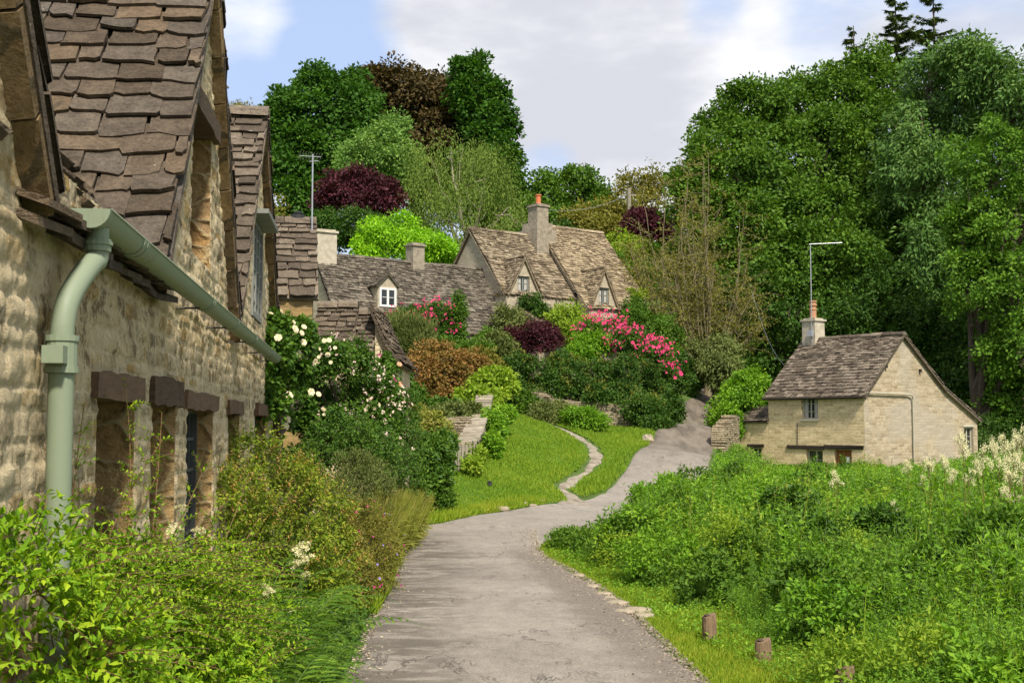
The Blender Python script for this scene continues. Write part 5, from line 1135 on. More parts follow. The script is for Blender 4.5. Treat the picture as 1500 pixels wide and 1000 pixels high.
for k, (sp, mt, lab) in enumerate([([(915, 365, 40, 26, 74), (935, 385, 36, 26, 73)], 'leaf_weed_yellow', 'yellow green bush against the right verge of the gabled cottage roof'),
        ([(935, 415, 34, 32, 69), (905, 400, 20, 24, 72)], 'leaf_mid', 'mid green bush right behind the low corner of the gabled cottage'),
        ([(980, 345, 35, 35, 84), (1000, 380, 30, 40, 82)], 'leaf_mid', 'green bush between the purple shrub and the tangled bare willow'),
        ([(815, 345, 30, 20, 78), (790, 350, 30, 25, 78)], 'leaf_dark', 'dark bush behind the gabled cottage chimney')]):
    tree('hillside_bush', lab, sp, mt, leaf=(.19, .1), cr=.45, per=36, dens=1.8, seed=30+k, trunk=.1, cat='bush', trunkname='stem')
tree('treetop', 'feathery pale tree whose tip shows above the third gable of the near row', [(352, 165, 16, 12, 62), (345, 190, 22, 22, 62), (335, 240, 50, 45, 63), (345, 320, 60, 60, 63), (290, 280, 50, 60, 64)], 'leaf_olive', leaf=(.2, .06), cr=.5, per=26, dens=1.3, seed=36, trunk=.2, rough=.4)
tree('orchard_tree', 'mid green tree hidden behind the third gable of the near row', [(200, 250, 70, 70, 66), (150, 320, 70, 70, 66), (260, 330, 60, 70, 65)], 'leaf_mid', leaf=(.3, .18), cr=.7, per=30, dens=1.2, seed=37, trunk=.25)
tree('orchard_tree', 'second mid green tree hidden far behind the near row', [(60, 260, 80, 80, 70), (-20, 320, 80, 80, 70)], 'leaf_beech', leaf=(.3, .18), cr=.7, per=30, dens=1.2, seed=38, trunk=.25)
# a closed belt of far woods down the back of the hill
mb = MB(); g_ = np.random.default_rng(61); lob = []
for k in range(34):
    x = -75+k*5.2+g_.uniform(-2, 2); y = 122+g_.uniform(-6, 12); z = float(ground(x, y)); r_ = g_.uniform(4.5, 6.5); lob.append((np.array([x, y, z+r_*.5]), np.array([r_*1.1, r_, r_*(.9 if x < 35 else 1.6)])))
crown(mb, lob, leaf=(.8, .5), cr=1.9, per=22, dens=1.3, seed=62, rough=.25); tag(mb.build('far_woodland', M['leaf_mid']), 'distant mass of woodland closing the hilltop behind the trees', 'woodland', kind='stuff')

# the wood on the right
W_ = 'tall trees of the dark wood on the right'
tree('sycamore_tree', 'leftmost tall tree of the right hand wood, its ragged edge against the clouds', [(1062, 205, 48, 62, 72), (1035, 255, 42, 55, 71), (1085, 270, 60, 70, 70), (1040, 310, 42, 45, 70), (1100, 165, 50, 45, 73), (1090, 350, 70, 70, 69), (1012, 300, 26, 60, 70)], 'leaf_mid', leaf=(.27, .165), cr=.85, per=62, dens=1.9, seed=13, trunk=.4, group=W_, rough=.28, maxn=200000)
tree('sycamore_tree', 'second tall tree from the left in the right hand wood, above the cottage chimney', [(1165, 165, 62, 60, 76), (1200, 230, 70, 70, 74), (1140, 260, 60, 70, 73), (1180, 330, 85, 70, 71), (1225, 140, 45, 42, 77), (1130, 400, 80, 70, 68), (1220, 400, 80, 70, 69)], 'leaf_mid', leaf=(.27, .165), cr=.85, per=62, dens=1.9, seed=14, trunk=.45, group=W_, rough=.28, maxn=220000)
tree('sycamore_tree', 'tall mid green tree in the centre of the right hand wood below the conifers', [(1285, 122, 52, 50, 78), (1265, 210, 65, 70, 76), (1290, 290, 70, 70, 73), (1320, 380, 80, 80, 71), (1270, 450, 90, 60, 69)], 'leaf_mid', leaf=(.27, .165), cr=.85, per=62, dens=1.9, seed=15, trunk=.45, group=W_, rough=.28, maxn=200000)
tree('ash_tree', 'large blue green ash tree with hanging feathery sprays, right of the conifers', [(1365, 108, 58, 52, 72), (1350, 190, 62, 65, 70), (1410, 170, 60, 60, 71), (1350, 260, 60, 60, 68), (1390, 320, 65, 70, 68), (1345, 400, 50, 70, 67)], 'leaf_ash', leaf=(.30, .12), cr=.85, per=62, dens=1.9, droop=.5, seed=16, trunk=.4, rough=.28, group=W_, maxn=200000)
tree('ash_tree', 'grey green treetop at the upper right edge of the frame', [(1460, 112, 52, 50, 68), (1420, 100, 40, 42, 69), (1500, 170, 60, 60, 67), (1560, 150, 60, 60, 67)], 'leaf_ash', leaf=(.30, .12), cr=.85, per=60, dens=1.9, droop=.3, seed=17, trunk=.4, group=W_, rough=.28)
tree('maple_tree', 'bright green layered tree reaching out at the right edge of the picture', [(1455, 245, 58, 60, 58), (1480, 330, 60, 60, 57), (1440, 420, 50, 55, 57), (1490, 430, 60, 70, 56), (1530, 300, 60, 90, 57), (1470, 520, 55, 55, 57), (1540, 500, 60, 80, 56), (1412, 330, 25, 40, 58), (1500, 590, 60, 40, 57)], 'leaf_maple', leaf=(.19, .12), cr=.6, per=60, dens=1.7, flat=.35, seed=18, trunk=.3, rough=.3, maxn=230000, base=(20.5, 57.5))
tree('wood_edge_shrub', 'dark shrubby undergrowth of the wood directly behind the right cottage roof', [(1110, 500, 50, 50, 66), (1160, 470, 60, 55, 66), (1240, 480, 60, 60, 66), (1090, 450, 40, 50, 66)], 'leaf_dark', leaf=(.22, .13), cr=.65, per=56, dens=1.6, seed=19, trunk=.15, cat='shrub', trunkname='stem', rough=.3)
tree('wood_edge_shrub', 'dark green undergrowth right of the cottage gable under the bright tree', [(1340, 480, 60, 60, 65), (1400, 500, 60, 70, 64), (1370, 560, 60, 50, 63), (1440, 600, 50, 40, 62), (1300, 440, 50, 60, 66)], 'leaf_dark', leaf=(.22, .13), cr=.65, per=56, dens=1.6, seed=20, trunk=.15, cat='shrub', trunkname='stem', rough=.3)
tree('clipped_hedge', 'smooth dark hedge at the far right behind the white meadow flowers', [(1455, 640, 38, 34, 56), (1500, 640, 40, 34, 56), (1545, 640, 40, 34, 56)], 'leaf_dark', leaf=(.1, .06), cr=.3, per=44, dens=2.0, seed=21, trunk=0, cat='hedge', rough=.04, sub_=0)
# woods behind the wood: one far mass
mb = MB(); g_ = np.random.default_rng(71); lob = []
for k in range(26):
    x = 14+g_.uniform(0, 60); y = 86+g_.uniform(0, 22)-max(0, (x-30))*.35; z = float(ground(x, y)); r_ = g_.uniform(4.5, 6.5); h_ = g_.uniform(4, 7.5)*min(1, max(.25, (x-12)/14)); lob.append((np.array([x, y, z+h_*.8]), np.array([r_, r_, h_*.9])))
crown(mb, lob, leaf=(.7, .42), cr=1.6, per=24, dens=1.3, seed=72, rough=.25); tag(mb.build('deep_woodland', M['leaf_beech']), 'dark depth of the wood between and behind the tall trees on the right', 'woodland', kind='stuff')
# the dark interior of the wood
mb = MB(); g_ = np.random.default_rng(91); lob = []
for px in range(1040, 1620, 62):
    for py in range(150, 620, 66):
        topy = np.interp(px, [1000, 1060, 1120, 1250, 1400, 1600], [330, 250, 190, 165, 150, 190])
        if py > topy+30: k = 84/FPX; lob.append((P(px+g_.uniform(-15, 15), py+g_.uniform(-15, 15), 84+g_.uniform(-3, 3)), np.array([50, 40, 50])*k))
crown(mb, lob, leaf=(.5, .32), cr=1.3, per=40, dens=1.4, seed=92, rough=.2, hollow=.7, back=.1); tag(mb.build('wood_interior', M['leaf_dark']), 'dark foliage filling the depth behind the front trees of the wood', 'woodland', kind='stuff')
def conifer(px, ptop, Y, wpx, label, seed, spiky=.7):
    g = np.random.default_rng(seed); k = Y/FPX; top = P(px, ptop, Y); bz = float(ground(top[0], Y)); H_ = top[2]-bz; root = empty('conifer_tree', (top[0], Y, bz), label, 'tree', 'conifers above the wood')
    mt = MB(); tube(mt, [(top[0], Y, bz-.2), (top[0]+.1, Y, bz+H_*.5), (top[0], Y, top[2])], [.3, .2, .03], 8); mt.build('trunk', M['bark'], root)
    mf = MB(); Wm = wpx*k
    for q in range(64):
        t = g.random()**1.1*.5; z = top[2]-t*H_*.55-.1; a = g.uniform(0, 6.28); ln = Wm*(.14+.75*(t/.5)**.8)*g.uniform(.35, 1.3); nb = int(ln*26)+8; s = np.linspace(0.1, 1, nb)
        cx = top[0]+math.cos(a)*ln*s; cy = Y+math.sin(a)*ln*s; cz = z+g.uniform(-.35, .15)*ln*s+.22*ln*s**2.2
        for r2 in (1, -1, 0):
            dd = np.stack([math.cos(a)*.5-r2*math.sin(a)+0*s, math.sin(a)*.5+r2*math.cos(a)+0*s, -.45+0*s], 1)+g.normal(0, .2, (nb, 3))
            leaves(mf, np.stack([cx, cy, cz], 1), dd, np.tile([0, 0, 1.0], (nb, 1)), .34*g.uniform(.7, 1.2, nb), .10, 0)
    mf.build('crown', M['leaf_conifer'], root); return root
conifer(1250, 38, 80, 45, 'small dark conifer tip, leftmost of the three above the wood', 1)
conifer(1311, -8, 79, 60, 'tall dark conifer, middle one of the three above the wood', 2)
conifer(1366, -30, 79, 55, 'tallest dark conifer, rightmost of the three above the wood', 3)

# tangled nearly bare willow by the lane
def bare_tree(label, px, py, Y, seed=0):
    g = np.random.default_rng(seed); b = P(px, py, Y); bz = float(ground(b[0], Y)); root = empty('tangled_willow', (b[0], Y, bz), label, 'tree'); mt = MB(); ml = MB(); k = Y/FPX
    tube(mt, [(b[0], Y, bz-.2), (b[0]+.05, Y, bz+.5), (b[0]-.1, Y, bz+1.0)], [.2, .16, .12], 8, False); tips = []
    for q in range(34):
        a = g.uniform(0, 6.28); ex_ = g.normal(0, 1.0); e = np.array([b[0]+g.uniform(-1, 1)*85*k, Y+g.uniform(-1.4, 1.4), 0]); rel = (e[0]-b[0])/(85*k)
        e[2] = P(px, 505-(1-abs(rel)**1.6)*g.uniform(90, 270)-20, Y)[2]; s = np.array([b[0], Y, bz+g.uniform(.8, 1.7)]); t = np.linspace(0, 1, 9)[:, None]
        m_ = s*(1-t)+e*t; m_[:, 0] += .5*rel*np.sin(t[:, 0]*math.pi)*g.uniform(.2, 1.6); m_[1:] += np.cumsum(g.normal(0, .07, (8, 3)), 0); tube(mt, m_, np.linspace(.05, .012, 9), 5, False)
        for w_ in range(13):
            i = g.integers(3, 9); s2 = m_[i]; ln = g.uniform(.5, 1.6); d = unit(np.array([g.normal(0, .7), g.normal(0, .7), g.uniform(-.3, 1.1)])); t2 = np.linspace(0, 1, 6)[:, None]; m2 = s2+d*ln*t2; m2[1:] += np.cumsum(g.normal(0, .06, (5, 3)), 0); tube(mt, m2, np.linspace(.016, .007, 6), 3, False); tips.append(m2)
    mt.build('trunk', M['willow_bark'], root)
    T_ = np.concatenate(tips); idx = np.repeat(np.arange(len(T_)), 5); Pp = T_[idx]+g.normal(0, .10, (len(idx), 3)); leaves(ml, Pp, rdir(len(idx), g)+np.array([0, 0, -.3]), rdir(len(idx), g), .13, .05, 0)
    ml.build('crown', M['leaf_olive'], root); return root
bare_tree('tangled pale willow with mostly bare twigs at the top of the lane', 1035, 505, 60, 5)
bare_tree('tangled bare willow crown leaning over the hedge end', 978, 500, 63, 8)
tree('grey_shrub', 'grey green feathery shrub under the bare willow at the lane top', [(1045, 510, 34, 24, 57), (1060, 535, 28, 28, 56), (1030, 530, 22, 24, 57)], 'leaf_greygreen', leaf=(.2, .07), cr=.4, per=36, dens=1.7, droop=.5, seed=22, trunk=.07, cat='shrub', trunkname='stem', rough=.25)
tree('lane_bush', 'bright green bush between the lane and the left end of the right cottage', [(1092, 580, 34, 30, 53.5), (1080, 605, 34, 28, 53), (1110, 600, 26, 28, 53.5), (1098, 560, 22, 20, 54), (1068, 620, 20, 24, 52)], 'leaf_weed', leaf=(.15, .09), cr=.34, per=42, dens=1.8, seed=23, trunk=.06, cat='bush', trunkname='stem', rough=.28)
tree('lane_hedge', 'dark ivy covered bank closing the left side of the lane top', [(975, 560, 34, 40, 53), (1000, 545, 26, 34, 57), (1005, 575, 14, 22, 57), (955, 595, 30, 34, 50), (985, 600, 12, 18, 50.5)], 'leaf_dark', leaf=(.13, .09), cr=.34, per=42, dens=1.8, seed=24, trunk=.06, cat='hedge', trunkname='stem', rough=.2)
tree('lane_hedge', 'dark overhanging foliage at the very top of the lane', [(1030, 548, 26, 26, 72), (1060, 560, 26, 26, 70), (1000, 540, 24, 30, 70), (1045, 520, 40, 30, 76)], 'leaf_dark', leaf=(.18, .11), cr=.4, per=40, dens=1.8, seed=25, trunk=.08, cat='hedge', trunkname='stem')

# ================================================================== garden shrubs below the cottages
hl = [(760, 572, 18, 18, 45.4), (925, 592, 22, 22, 46.2), (948, 604, 18, 22, 46.6), (880, 578, 20, 10, 46.4), (800, 566, 30, 12, 47), (865, 570, 26, 12, 47.2), (915, 586, 30, 12, 47.6), (950, 600, 20, 20, 48), (745, 545, 30, 30, 46.5), (785, 542, 32, 31, 47), (825, 545, 34, 32, 47.5), (865, 552, 34, 32, 48), (905, 556, 34, 34, 48.5), (945, 565, 30, 36, 49), (735, 575, 26, 26, 46), (800, 570, 45, 24, 46.8), (870, 574, 55, 18, 47.6), (920, 584, 40, 20, 48)]
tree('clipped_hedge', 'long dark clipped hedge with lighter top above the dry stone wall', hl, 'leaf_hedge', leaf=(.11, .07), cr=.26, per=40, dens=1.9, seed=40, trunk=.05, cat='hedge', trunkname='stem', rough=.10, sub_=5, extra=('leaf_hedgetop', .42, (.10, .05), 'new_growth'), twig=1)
tree('copper_shrub', 'large rounded shrub with copper orange young leaves in the middle of the garden', [(650, 535, 52, 34, 44), (620, 550, 34, 34, 43.5), (680, 550, 34, 34, 44), (650, 565, 50, 28, 43.5)], 'leaf_copper', leaf=(.12, .07), cr=.28, per=42, dens=2.0, seed=41, trunk=.06, cat='shrub', trunkname='stem', rough=.14)
gs = [('lavender_bush', 'tall feathery grey green bush left of the pink roses', [(590, 495, 26, 28, 48), (612, 500, 22, 26, 48), (575, 505, 14, 22, 48)], 'leaf_greygreen', (.22, .04)),
      ('garden_bush', 'dark purple brown bush in front of the gabled cottage porch', [(785, 492, 36, 20, 54), (760, 500, 22, 18, 54)], 'leaf_purple', (.14, .07)),
      ('garden_bush', 'yellow green bush left of the big pink rose bush', [(830, 475, 30, 24, 56), (850, 490, 26, 22, 55)], 'leaf_weed_yellow', (.14, .08)),
      ('garden_bush', 'lime green bush in front of the big pink rose bush', [(865, 508, 28, 18, 52), (850, 520, 20, 14, 51)], 'leaf_weed', (.14, .08)),
      ('garden_bush', 'pale green bush at the right eave of the long cottage', [(745, 480, 20, 34, 56), (755, 500, 22, 22, 55), (730, 510, 20, 18, 52)], 'leaf_greygreen', (.14, .08)),
      ('garden_bush', 'small dark evergreen under the first dormer of the gabled cottage', [(778, 452, 14, 20, 57.2), (790, 460, 14, 16, 57)], 'leaf_dark', (.12, .07)),
      ('garden_bush', 'light green bush right of the copper shrub, near the garden path', [(720, 565, 24, 24, 43), (705, 585, 28, 20, 42), (735, 560, 16, 16, 44)], 'leaf_weed_yellow', (.15, .09)),
      ('garden_bush', 'dark green bush below the copper shrub', [(640, 600, 30, 16, 40), (600, 590, 26, 26, 38), (585, 560, 14, 26, 37)], 'leaf_rose', (.13, .08)),
      ('garden_bush', 'yellowish olive bush above the dark rounded bush beside the lane end', [(620, 630, 38, 28, 32), (590, 640, 26, 28, 31)], 'leaf_straw', (.10, .05)),
      ('garden_bush', 'dark green rounded bush with tiny violet flowers at the road bend', [(625, 665, 36, 30, 26), (615, 700, 34, 34, 25.3), (640, 715, 22, 26, 25.2), (650, 655, 18, 22, 27), (600, 730, 22, 26, 24.6)], 'leaf_rose', (.085, .055)),
      ('garden_bush', 'silvery green plants over the reddish garden wall', [(665, 608, 24, 12, 37), (690, 605, 14, 12, 38), (640, 612, 22, 12, 36)], 'leaf_greygreen', (.12, .06)),
      ('garden_bush', 'fresh green bush on the right side of the coped garden wall', [(724, 625, 12, 28, 37), (735, 610, 12, 16, 39), (720, 655, 10, 18, 34)], 'leaf_weed', (.11, .06)),
      ('garden_bush', 'small yellow variegated bush beside the wooden gate', [(695, 670, 11, 13, 30.5), (690, 682, 8, 9, 30)], 'leaf_weed_yellow', (.08, .05)),
      ('garden_bush', 'grey green tuft against the foot of the dry stone wall', [(810, 605, 26, 14, 44.5), (795, 612, 16, 8, 44)], 'leaf_greygreen', (.14, .05)),
      ('garden_bush', 'low green clump against the middle of the dry stone wall', [(852, 610, 22, 11, 44), (870, 616, 14, 8, 44)], 'leaf_weed', (.14, .04)),
      ('garden_bush', 'green shrub leaning on the left end of the clipped hedge', [(755, 590, 24, 16, 45), (775, 600, 16, 12, 45)], 'leaf_mid', (.13, .07)),
      ('garden_bush', 'slender green climber standing before the long cottage roof', [(668, 462, 9, 30, 52), (664, 490, 12, 16, 52)], 'leaf_mid', (.13, .07)),
      ('garden_bush', 'mid green bush at the right end of the big pink rose bush', [(945, 480, 34, 30, 58), (970, 500, 26, 34, 56), (925, 460, 26, 20, 60)], 'leaf_mid', (.15, .08)),
      ('garden_bush', 'green bush hiding the wall of the gabled cottage under its second dormer', [(895, 465, 26, 18, 60.5), (925, 450, 20, 20, 61.5), (870, 462, 16, 12, 60)], 'leaf_weed_yellow', (.15, .08)),
      ('garden_bush', 'low mixed green planting along the front of the long cottage', [(640, 510, 30, 14, 50), (690, 512, 30, 14, 51), (720, 500, 20, 16, 53), (600, 505, 20, 14, 50)], 'leaf_mid', (.15, .07)),
      ('garden_bush', 'olive green bush between the copper shrub and the clipped hedge', [(708, 530, 18, 22, 46), (720, 545, 14, 16, 46)], 'leaf_olive', (.13, .07)),
      ('garden_bush', 'small dark bush at the right end of the dry stone wall', [(963, 628, 20, 18, 45.6), (950, 612, 22, 18, 46.2)], 'leaf_dark', (.11, .07))]
for k, (nm, lab, sp, mt, lf) in enumerate(gs):
    tree(nm, lab, sp, mt, leaf=lf, cr=max(.14, .011*sp[0][4]*.55), per=42, dens=1.9, seed=50+k, trunk=.03, cat='bush', trunkname='stem', rough=.26, twig=2, flat=1.6 if nm == 'lavender_bush' else .7, droop=-.9 if nm == 'lavender_bush' else 0)
def blossom_mass(root, kind, lob, n, r, seed, zlo, front, out_):
    g = np.random.default_rng(seed); q, nn = surf_pts(lob, n//4, seed, zlo, front); idx = np.repeat(np.arange(len(q)), 4); p = q[idx]+nn[idx]*out_+g.normal(0, r*2.5, (len(idx), 3)); mb = MB()
    for k in range(5): leaves(mb, p+g.normal(0, r*.2, p.shape), rdir(len(p), g)*.8+np.array([0, -.4, .3]), np.tile([0, -1, .5], (len(p), 1)), r, r*.9, 0)
    tag(mb.build('blossom_mass', M['petal_'+kind], root), kind='stuff')
def rose(label, spec, kind, n, size, seed, front=.15, cr=.24, leaf=(.1, .06), mat='leaf_rose', groups=None, kind2=None, name='rose_bush', clus=5, dens=1.7, trunk=.03, zlo=-.4, rough=.3, mass=None):
    lob = lobes_px(spec); root = tree(name, label, None, mat, lobes=lob, leaf=leaf, cr=cr, per=34, dens=dens, seed=seed, trunk=trunk, cat='rose', trunkname='stem', rough=rough, fold=.2)
    g = np.random.default_rng(seed); m = max(1, n//clus); q, nn = surf_pts(lob, m, seed, zlo, front); idx = np.repeat(np.arange(len(q)), clus)[:n]; pts = q[idx]+nn[idx]*cr*.7+g.normal(0, size*2.2, (len(idx), 3)); h = len(pts)
    put_blossoms(root, kind, pts if not kind2 else pts[:h*2//3], nn[idx] if not kind2 else nn[idx][:h*2//3], size, seed)
    if mass: blossom_mass(root, kind, lob, mass[0], mass[1], seed+3, zlo, front, cr*.8)
    if kind2: put_blossoms(root, kind2, pts[h*2//3:], nn[idx][h*2//3:], size, seed+1)
    return root
rose('large bush of bright pink roses spilling down to the right above the clipped hedge', [(885, 490, 38, 24, 53), (925, 505, 32, 22, 52), (955, 525, 24, 20, 51), (975, 545, 12, 18, 50.5)], 'pink', 98, .075, 80, clus=4, zlo=-.2, front=.3, mass=(420, .07))
rose('bright pink roses in front of the long cottage beside its white dormer', [(610, 462, 28, 14, 52), (640, 462, 22, 16, 52), (655, 485, 12, 14, 52), (585, 470, 14, 12, 52)], 'pink', 60, .065, 81, clus=4, front=.3, mass=(160, .06))
for (px, py, Y, lab) in [(600, 745, 24.6, ''), ]: pass

# ---- roses and climbers on the near row
rose('climbing rose with big cream flowers at the end of the green gutter', [(400, 515, 26, 34, 14.0), (385, 570, 26, 50, 14.0), (425, 520, 26, 34, 14.6), (405, 482, 18, 18, 14.2), (430, 490, 20, 18, 14.6), (390, 620, 26, 34, 15.2), (440, 600, 14, 40, 16.5)], 'cream', 60, .046, 82, cr=.12, leaf=(.075, .05), clus=2, name='climbing_rose', zlo=-.2, rough=.35, dens=1.5)
rose('rambling rose with clusters of small blush white flowers on the wall of the outbuilding', [(470, 525, 34, 30, 17.6), (440, 520, 20, 24, 17.4), (510, 530, 36, 30, 18.4), (545, 580, 30, 44, 19), (495, 590, 40, 40, 18.5), (530, 630, 34, 36, 18.6), (480, 630, 30, 36, 18), (450, 560, 16, 30, 18), (560, 640, 22, 40, 19), (575, 610, 10, 40, 19.5)], 'blush', 98, .034, 83, cr=.15, leaf=(.06, .04), clus=7, name='climbing_rose', zlo=-.5, kind2='cream', rough=.3, mass=(240, .03))
rose('loose rose with peach and pink flowers against the small lean-to', [(562, 560, 16, 40, 20.3), (572, 600, 14, 30, 20.3), (555, 620, 22, 30, 20)], 'peach', 13, .055, 84, cr=.12, leaf=(.07, .045), clus=1, name='climbing_rose', kind2='magenta')
# ================================================================== planting strip on the left, close to the camera
def near_shrub(name, label, lobes, mat, nsh, length, nl, leaf, seed, droop=.25, up=.5, core=None, stem='stem', r=.004, cat='shrub', zlo=-.5, corekw=None, shootn=None, lay=.9):
    c0 = min(lobes, key=lambda q: q[0][2])[0]; bz = float(ground(c0[0], c0[1])); root = empty(name, (c0[0], c0[1], bz), label, cat); g = np.random.default_rng(seed)
    ml, ms = MB(), MB()
    if core: crown(ml, lobes, leaf=leaf, cr=core, per=40, dens=1.9, seed=seed, fold=.2, back=.8, rough=.18, **(corekw or {}))
    q, nn = surf_pts(lobes, nsh, seed+1, zlo); base = q-nn*np.array(length).mean()*.35
    shoots(ml, ms, base, nn+np.array([0, 0, up])+g.normal(0, .2, q.shape), g.uniform(length[0], length[1], len(q)), nl, leaf, droop, seed, r, lay=lay)
    limbs(ms, (c0[0], c0[1], bz-.05), lobes, .03, seed, twig=3)
    ml.build('foliage', M[mat], root); ms.build('stem', M[stem], root); return root, q, nn
def L_(*spec): return lobes_px(spec)
near_shrub('honeysuckle_shrub', 'fresh bright green leafy shrub filling the lower left corner by the downpipe', L_((10, 880, 110, 105, 3.75), (90, 960, 130, 100, 3.8), (60, 900, 130, 110, 4.6), (180, 900, 120, 100, 5.2), (290, 905, 95, 85, 6.0), (110, 1010, 160, 90, 4.4), (260, 1010, 140, 90, 5.2), (20, 830, 70, 60, 4.7)), 'leaf_bright', 620, (.16, .42), 13, (.038, .019), 101, core=.10, stem='red_stem', r=.0022)
# long upright wands in front of the wall
g_ = np.random.default_rng(9); wr = empty('arching_shrub', (-1.62, 5.1, 0), 'long arching shoots with small bright leaves rising in front of the downpipe and first window', 'shrub'); ml, ms = MB(), MB()
wands = [((60, 860, 4.7), (132, 620, 4.9)), ((150, 900, 5.0), (232, 690, 5.1)), ((175, 880, 5.2), (228, 552, 5.5)), ((200, 900, 5.4), (330, 660, 5.8)), ((-20, 880, 4.5), (30, 700, 4.6)), ((120, 900, 4.9), (200, 640, 5.2)), ((30, 900, 4.5), (70, 760, 4.6)), ((260, 880, 5.8), (330, 720, 6.1)), ((280, 900, 5.9), (395, 690, 6.5)), ((90, 900, 4.7), (118, 590, 4.8)), ((210, 900, 5.3), (250, 600, 5.6)), ((320, 880, 6.0), (380, 745, 6.3)), ((0, 900, 4.4), (45, 690, 4.6))]
for (a, b) in wands:
    A_ = P(*a); B_ = P(*b); d = B_-A_; ln = np.linalg.norm(d); d2 = d+np.array([0, 0, .12*ln])
    pts = shoots(ml, ms, A_[None], d2[None], np.array([np.linalg.norm(d2)]), int(ln*30), (.034, .016), .12, int(a[0])+200, .004, lay=.8)
    side = pts[0][2:6]; n = len(side); shoots(ml, ms, np.repeat(side, 2, 0), rdir(2*n, g_)+unit(d)*1.2, g_.uniform(.06, .2, 2*n), 6, (.03, .015), .2, 3, .0016)
ml.build('foliage', M['leaf_bright'], wr); ms.build('stem', M['red_stem'], wr)
# horizontal fans of cotoneaster-like sprays
ml, ms = MB(), MB(); g_ = np.random.default_rng(12); fr = empty('spreading_shrub', (-1.55, 5.6, 0), 'flat layered sprays of yellow green leaves below the arching shoots at lower left', 'shrub')
for k in range(150):
    px = g_.uniform(40, 330); py = g_.uniform(790, 930); Y = 4.3+px/330*1.3+g_.uniform(-.1, .2); A_ = P(px, py, Y)
    shoots(ml, ms, A_[None], np.array([[g_.uniform(.5, 1.2), g_.uniform(-.5, .3), g_.uniform(-.05, .3)]]), np.array([g_.uniform(.2, .5)]), 20, (.030, .015), .15, 300+k, .0025, lay=.7)
ml.build('foliage', M['leaf_bright'], fr); ms.build('stem', M['red_stem'], fr)
# big box-leaved shrub with orange tips
lb = L_((380, 745, 95, 92, 10.6), (330, 770, 70, 90, 9.8), (440, 780, 72, 90, 11), (400, 830, 95, 70, 10.3), (475, 830, 48, 75, 11), (360, 690, 55, 45, 10.6), (300, 740, 40, 60, 9.4))
root, q, nn = near_shrub('rounded_shrub', 'big rounded shrub with orange tinted shoot tips in front of the far cottage windows', lb, 'leaf_box', 900, (.10, .28), 9, (.042, .020), 103, core=.13, r=.002, up=.7, droop=.05)
ml = MB(); g_ = np.random.default_rng(3); sel = (g_.random(len(q)) < .6) & (nn[:, 2] > -.1); shoots(ml, None, q[sel]+nn[sel]*.03, nn[sel]+np.array([0, 0, .9]), g_.uniform(.08, .2, sel.sum()), 6, (.032, .013), .05, 5); ml.build('new_growth', M['leaf_tips'], root)
lb2 = L_((595, 640, 20, 40, 19.5), (585, 700, 26, 44, 18.5), (560, 690, 30, 40, 18), (600, 600, 12, 30, 20.2))
near_shrub('leafy_shrub', 'light green shrub hiding the foot of the small lean-to', lb2, 'leaf_rose', 260, (.1, .3), 8, (.05, .025), 107, core=.13, r=.002)
# dark low shrub with pink flowers at the road edge
lb = L_((525, 790, 32, 60, 13.2), (545, 840, 34, 45, 13.0), (520, 850, 30, 45, 12.4), (560, 800, 24, 40, 13.8))
root, q, nn = near_shrub('low_shrub', 'dark olive shrub with tiny red and mauve flowers at the road edge', lb, 'leaf_olive', 420, (.08, .22), 8, (.032, .016), 104, core=.09, r=.002)
put_blossoms(root, 'magenta', q[:55]+nn[:55]*.1, nn[:55], .013, 1); put_blossoms(root, 'violet', q[60:85]+nn[60:85]*.1, nn[60:85], .012, 2)
lb = L_((545, 720, 30, 45, 15.5), (520, 700, 28, 40, 15), (500, 740, 24, 40, 13.8))
near_shrub('low_shrub', 'grey green bush behind the dark olive one beside the tawny grasses', lb, 'leaf_greygreen', 260, (.1, .3), 10, (.045, .014), 105, core=.11, r=.002)
lb = L_((500, 640, 44, 40, 16.5), (545, 660, 34, 38, 17.2), (470, 660, 30, 40, 15.8), (440, 680, 24, 34, 15))
near_shrub('leafy_shrub', 'dark leafy shrub under the rambling roses', lb, 'leaf_rose', 260, (.1, .3), 8, (.05, .03), 106, core=.13, r=.002)
# tawny tall grasses leaning over the road
ml = MB(); g_ = np.random.default_rng(31); n = 2600; px = g_.uniform(535, 612, n); Y = 15.0+(px-535)/77*5.5+g_.uniform(-1.0, 1.0, n); X = np.array([ray(p, 700)[0] for p in px])*Y
X = np.minimum(X, -1.42-.02*(Y-13)); bz = ground(X, Y); h = g_.uniform(.35, 1.35, n)*(1-.35*(px-535)/77); D = np.stack([g_.uniform(-.15, .5, n), g_.uniform(-.35, .1, n), np.ones(n)], 1)
B0 = np.stack([X, Y, bz], 1); leaves(ml, B0, D, rdir(n, g_), h, .018, 0); T0 = B0+unit(D)*h[:, None]*.8; k = g_.random(n) < .5; leaves(ml, T0[k], D[k]+np.array([.3, -.2, .2]), rdir(k.sum(), g_), .14, .022, 0)
n2 = 3000; i = g_.integers(0, n, n2); leaves(ml, B0[i]+unit(D[i])*(h[i]*g_.uniform(.2, .8, n2))[:, None], rdir(n2, g_)+np.array([.5, -.3, -.2]), rdir(n2, g_), .22, .016, 0)
tag(ml.build('tawny_grass', M['leaf_straw']), 'tall tawny grasses leaning over the left edge of the lane', 'grass', kind='stuff')
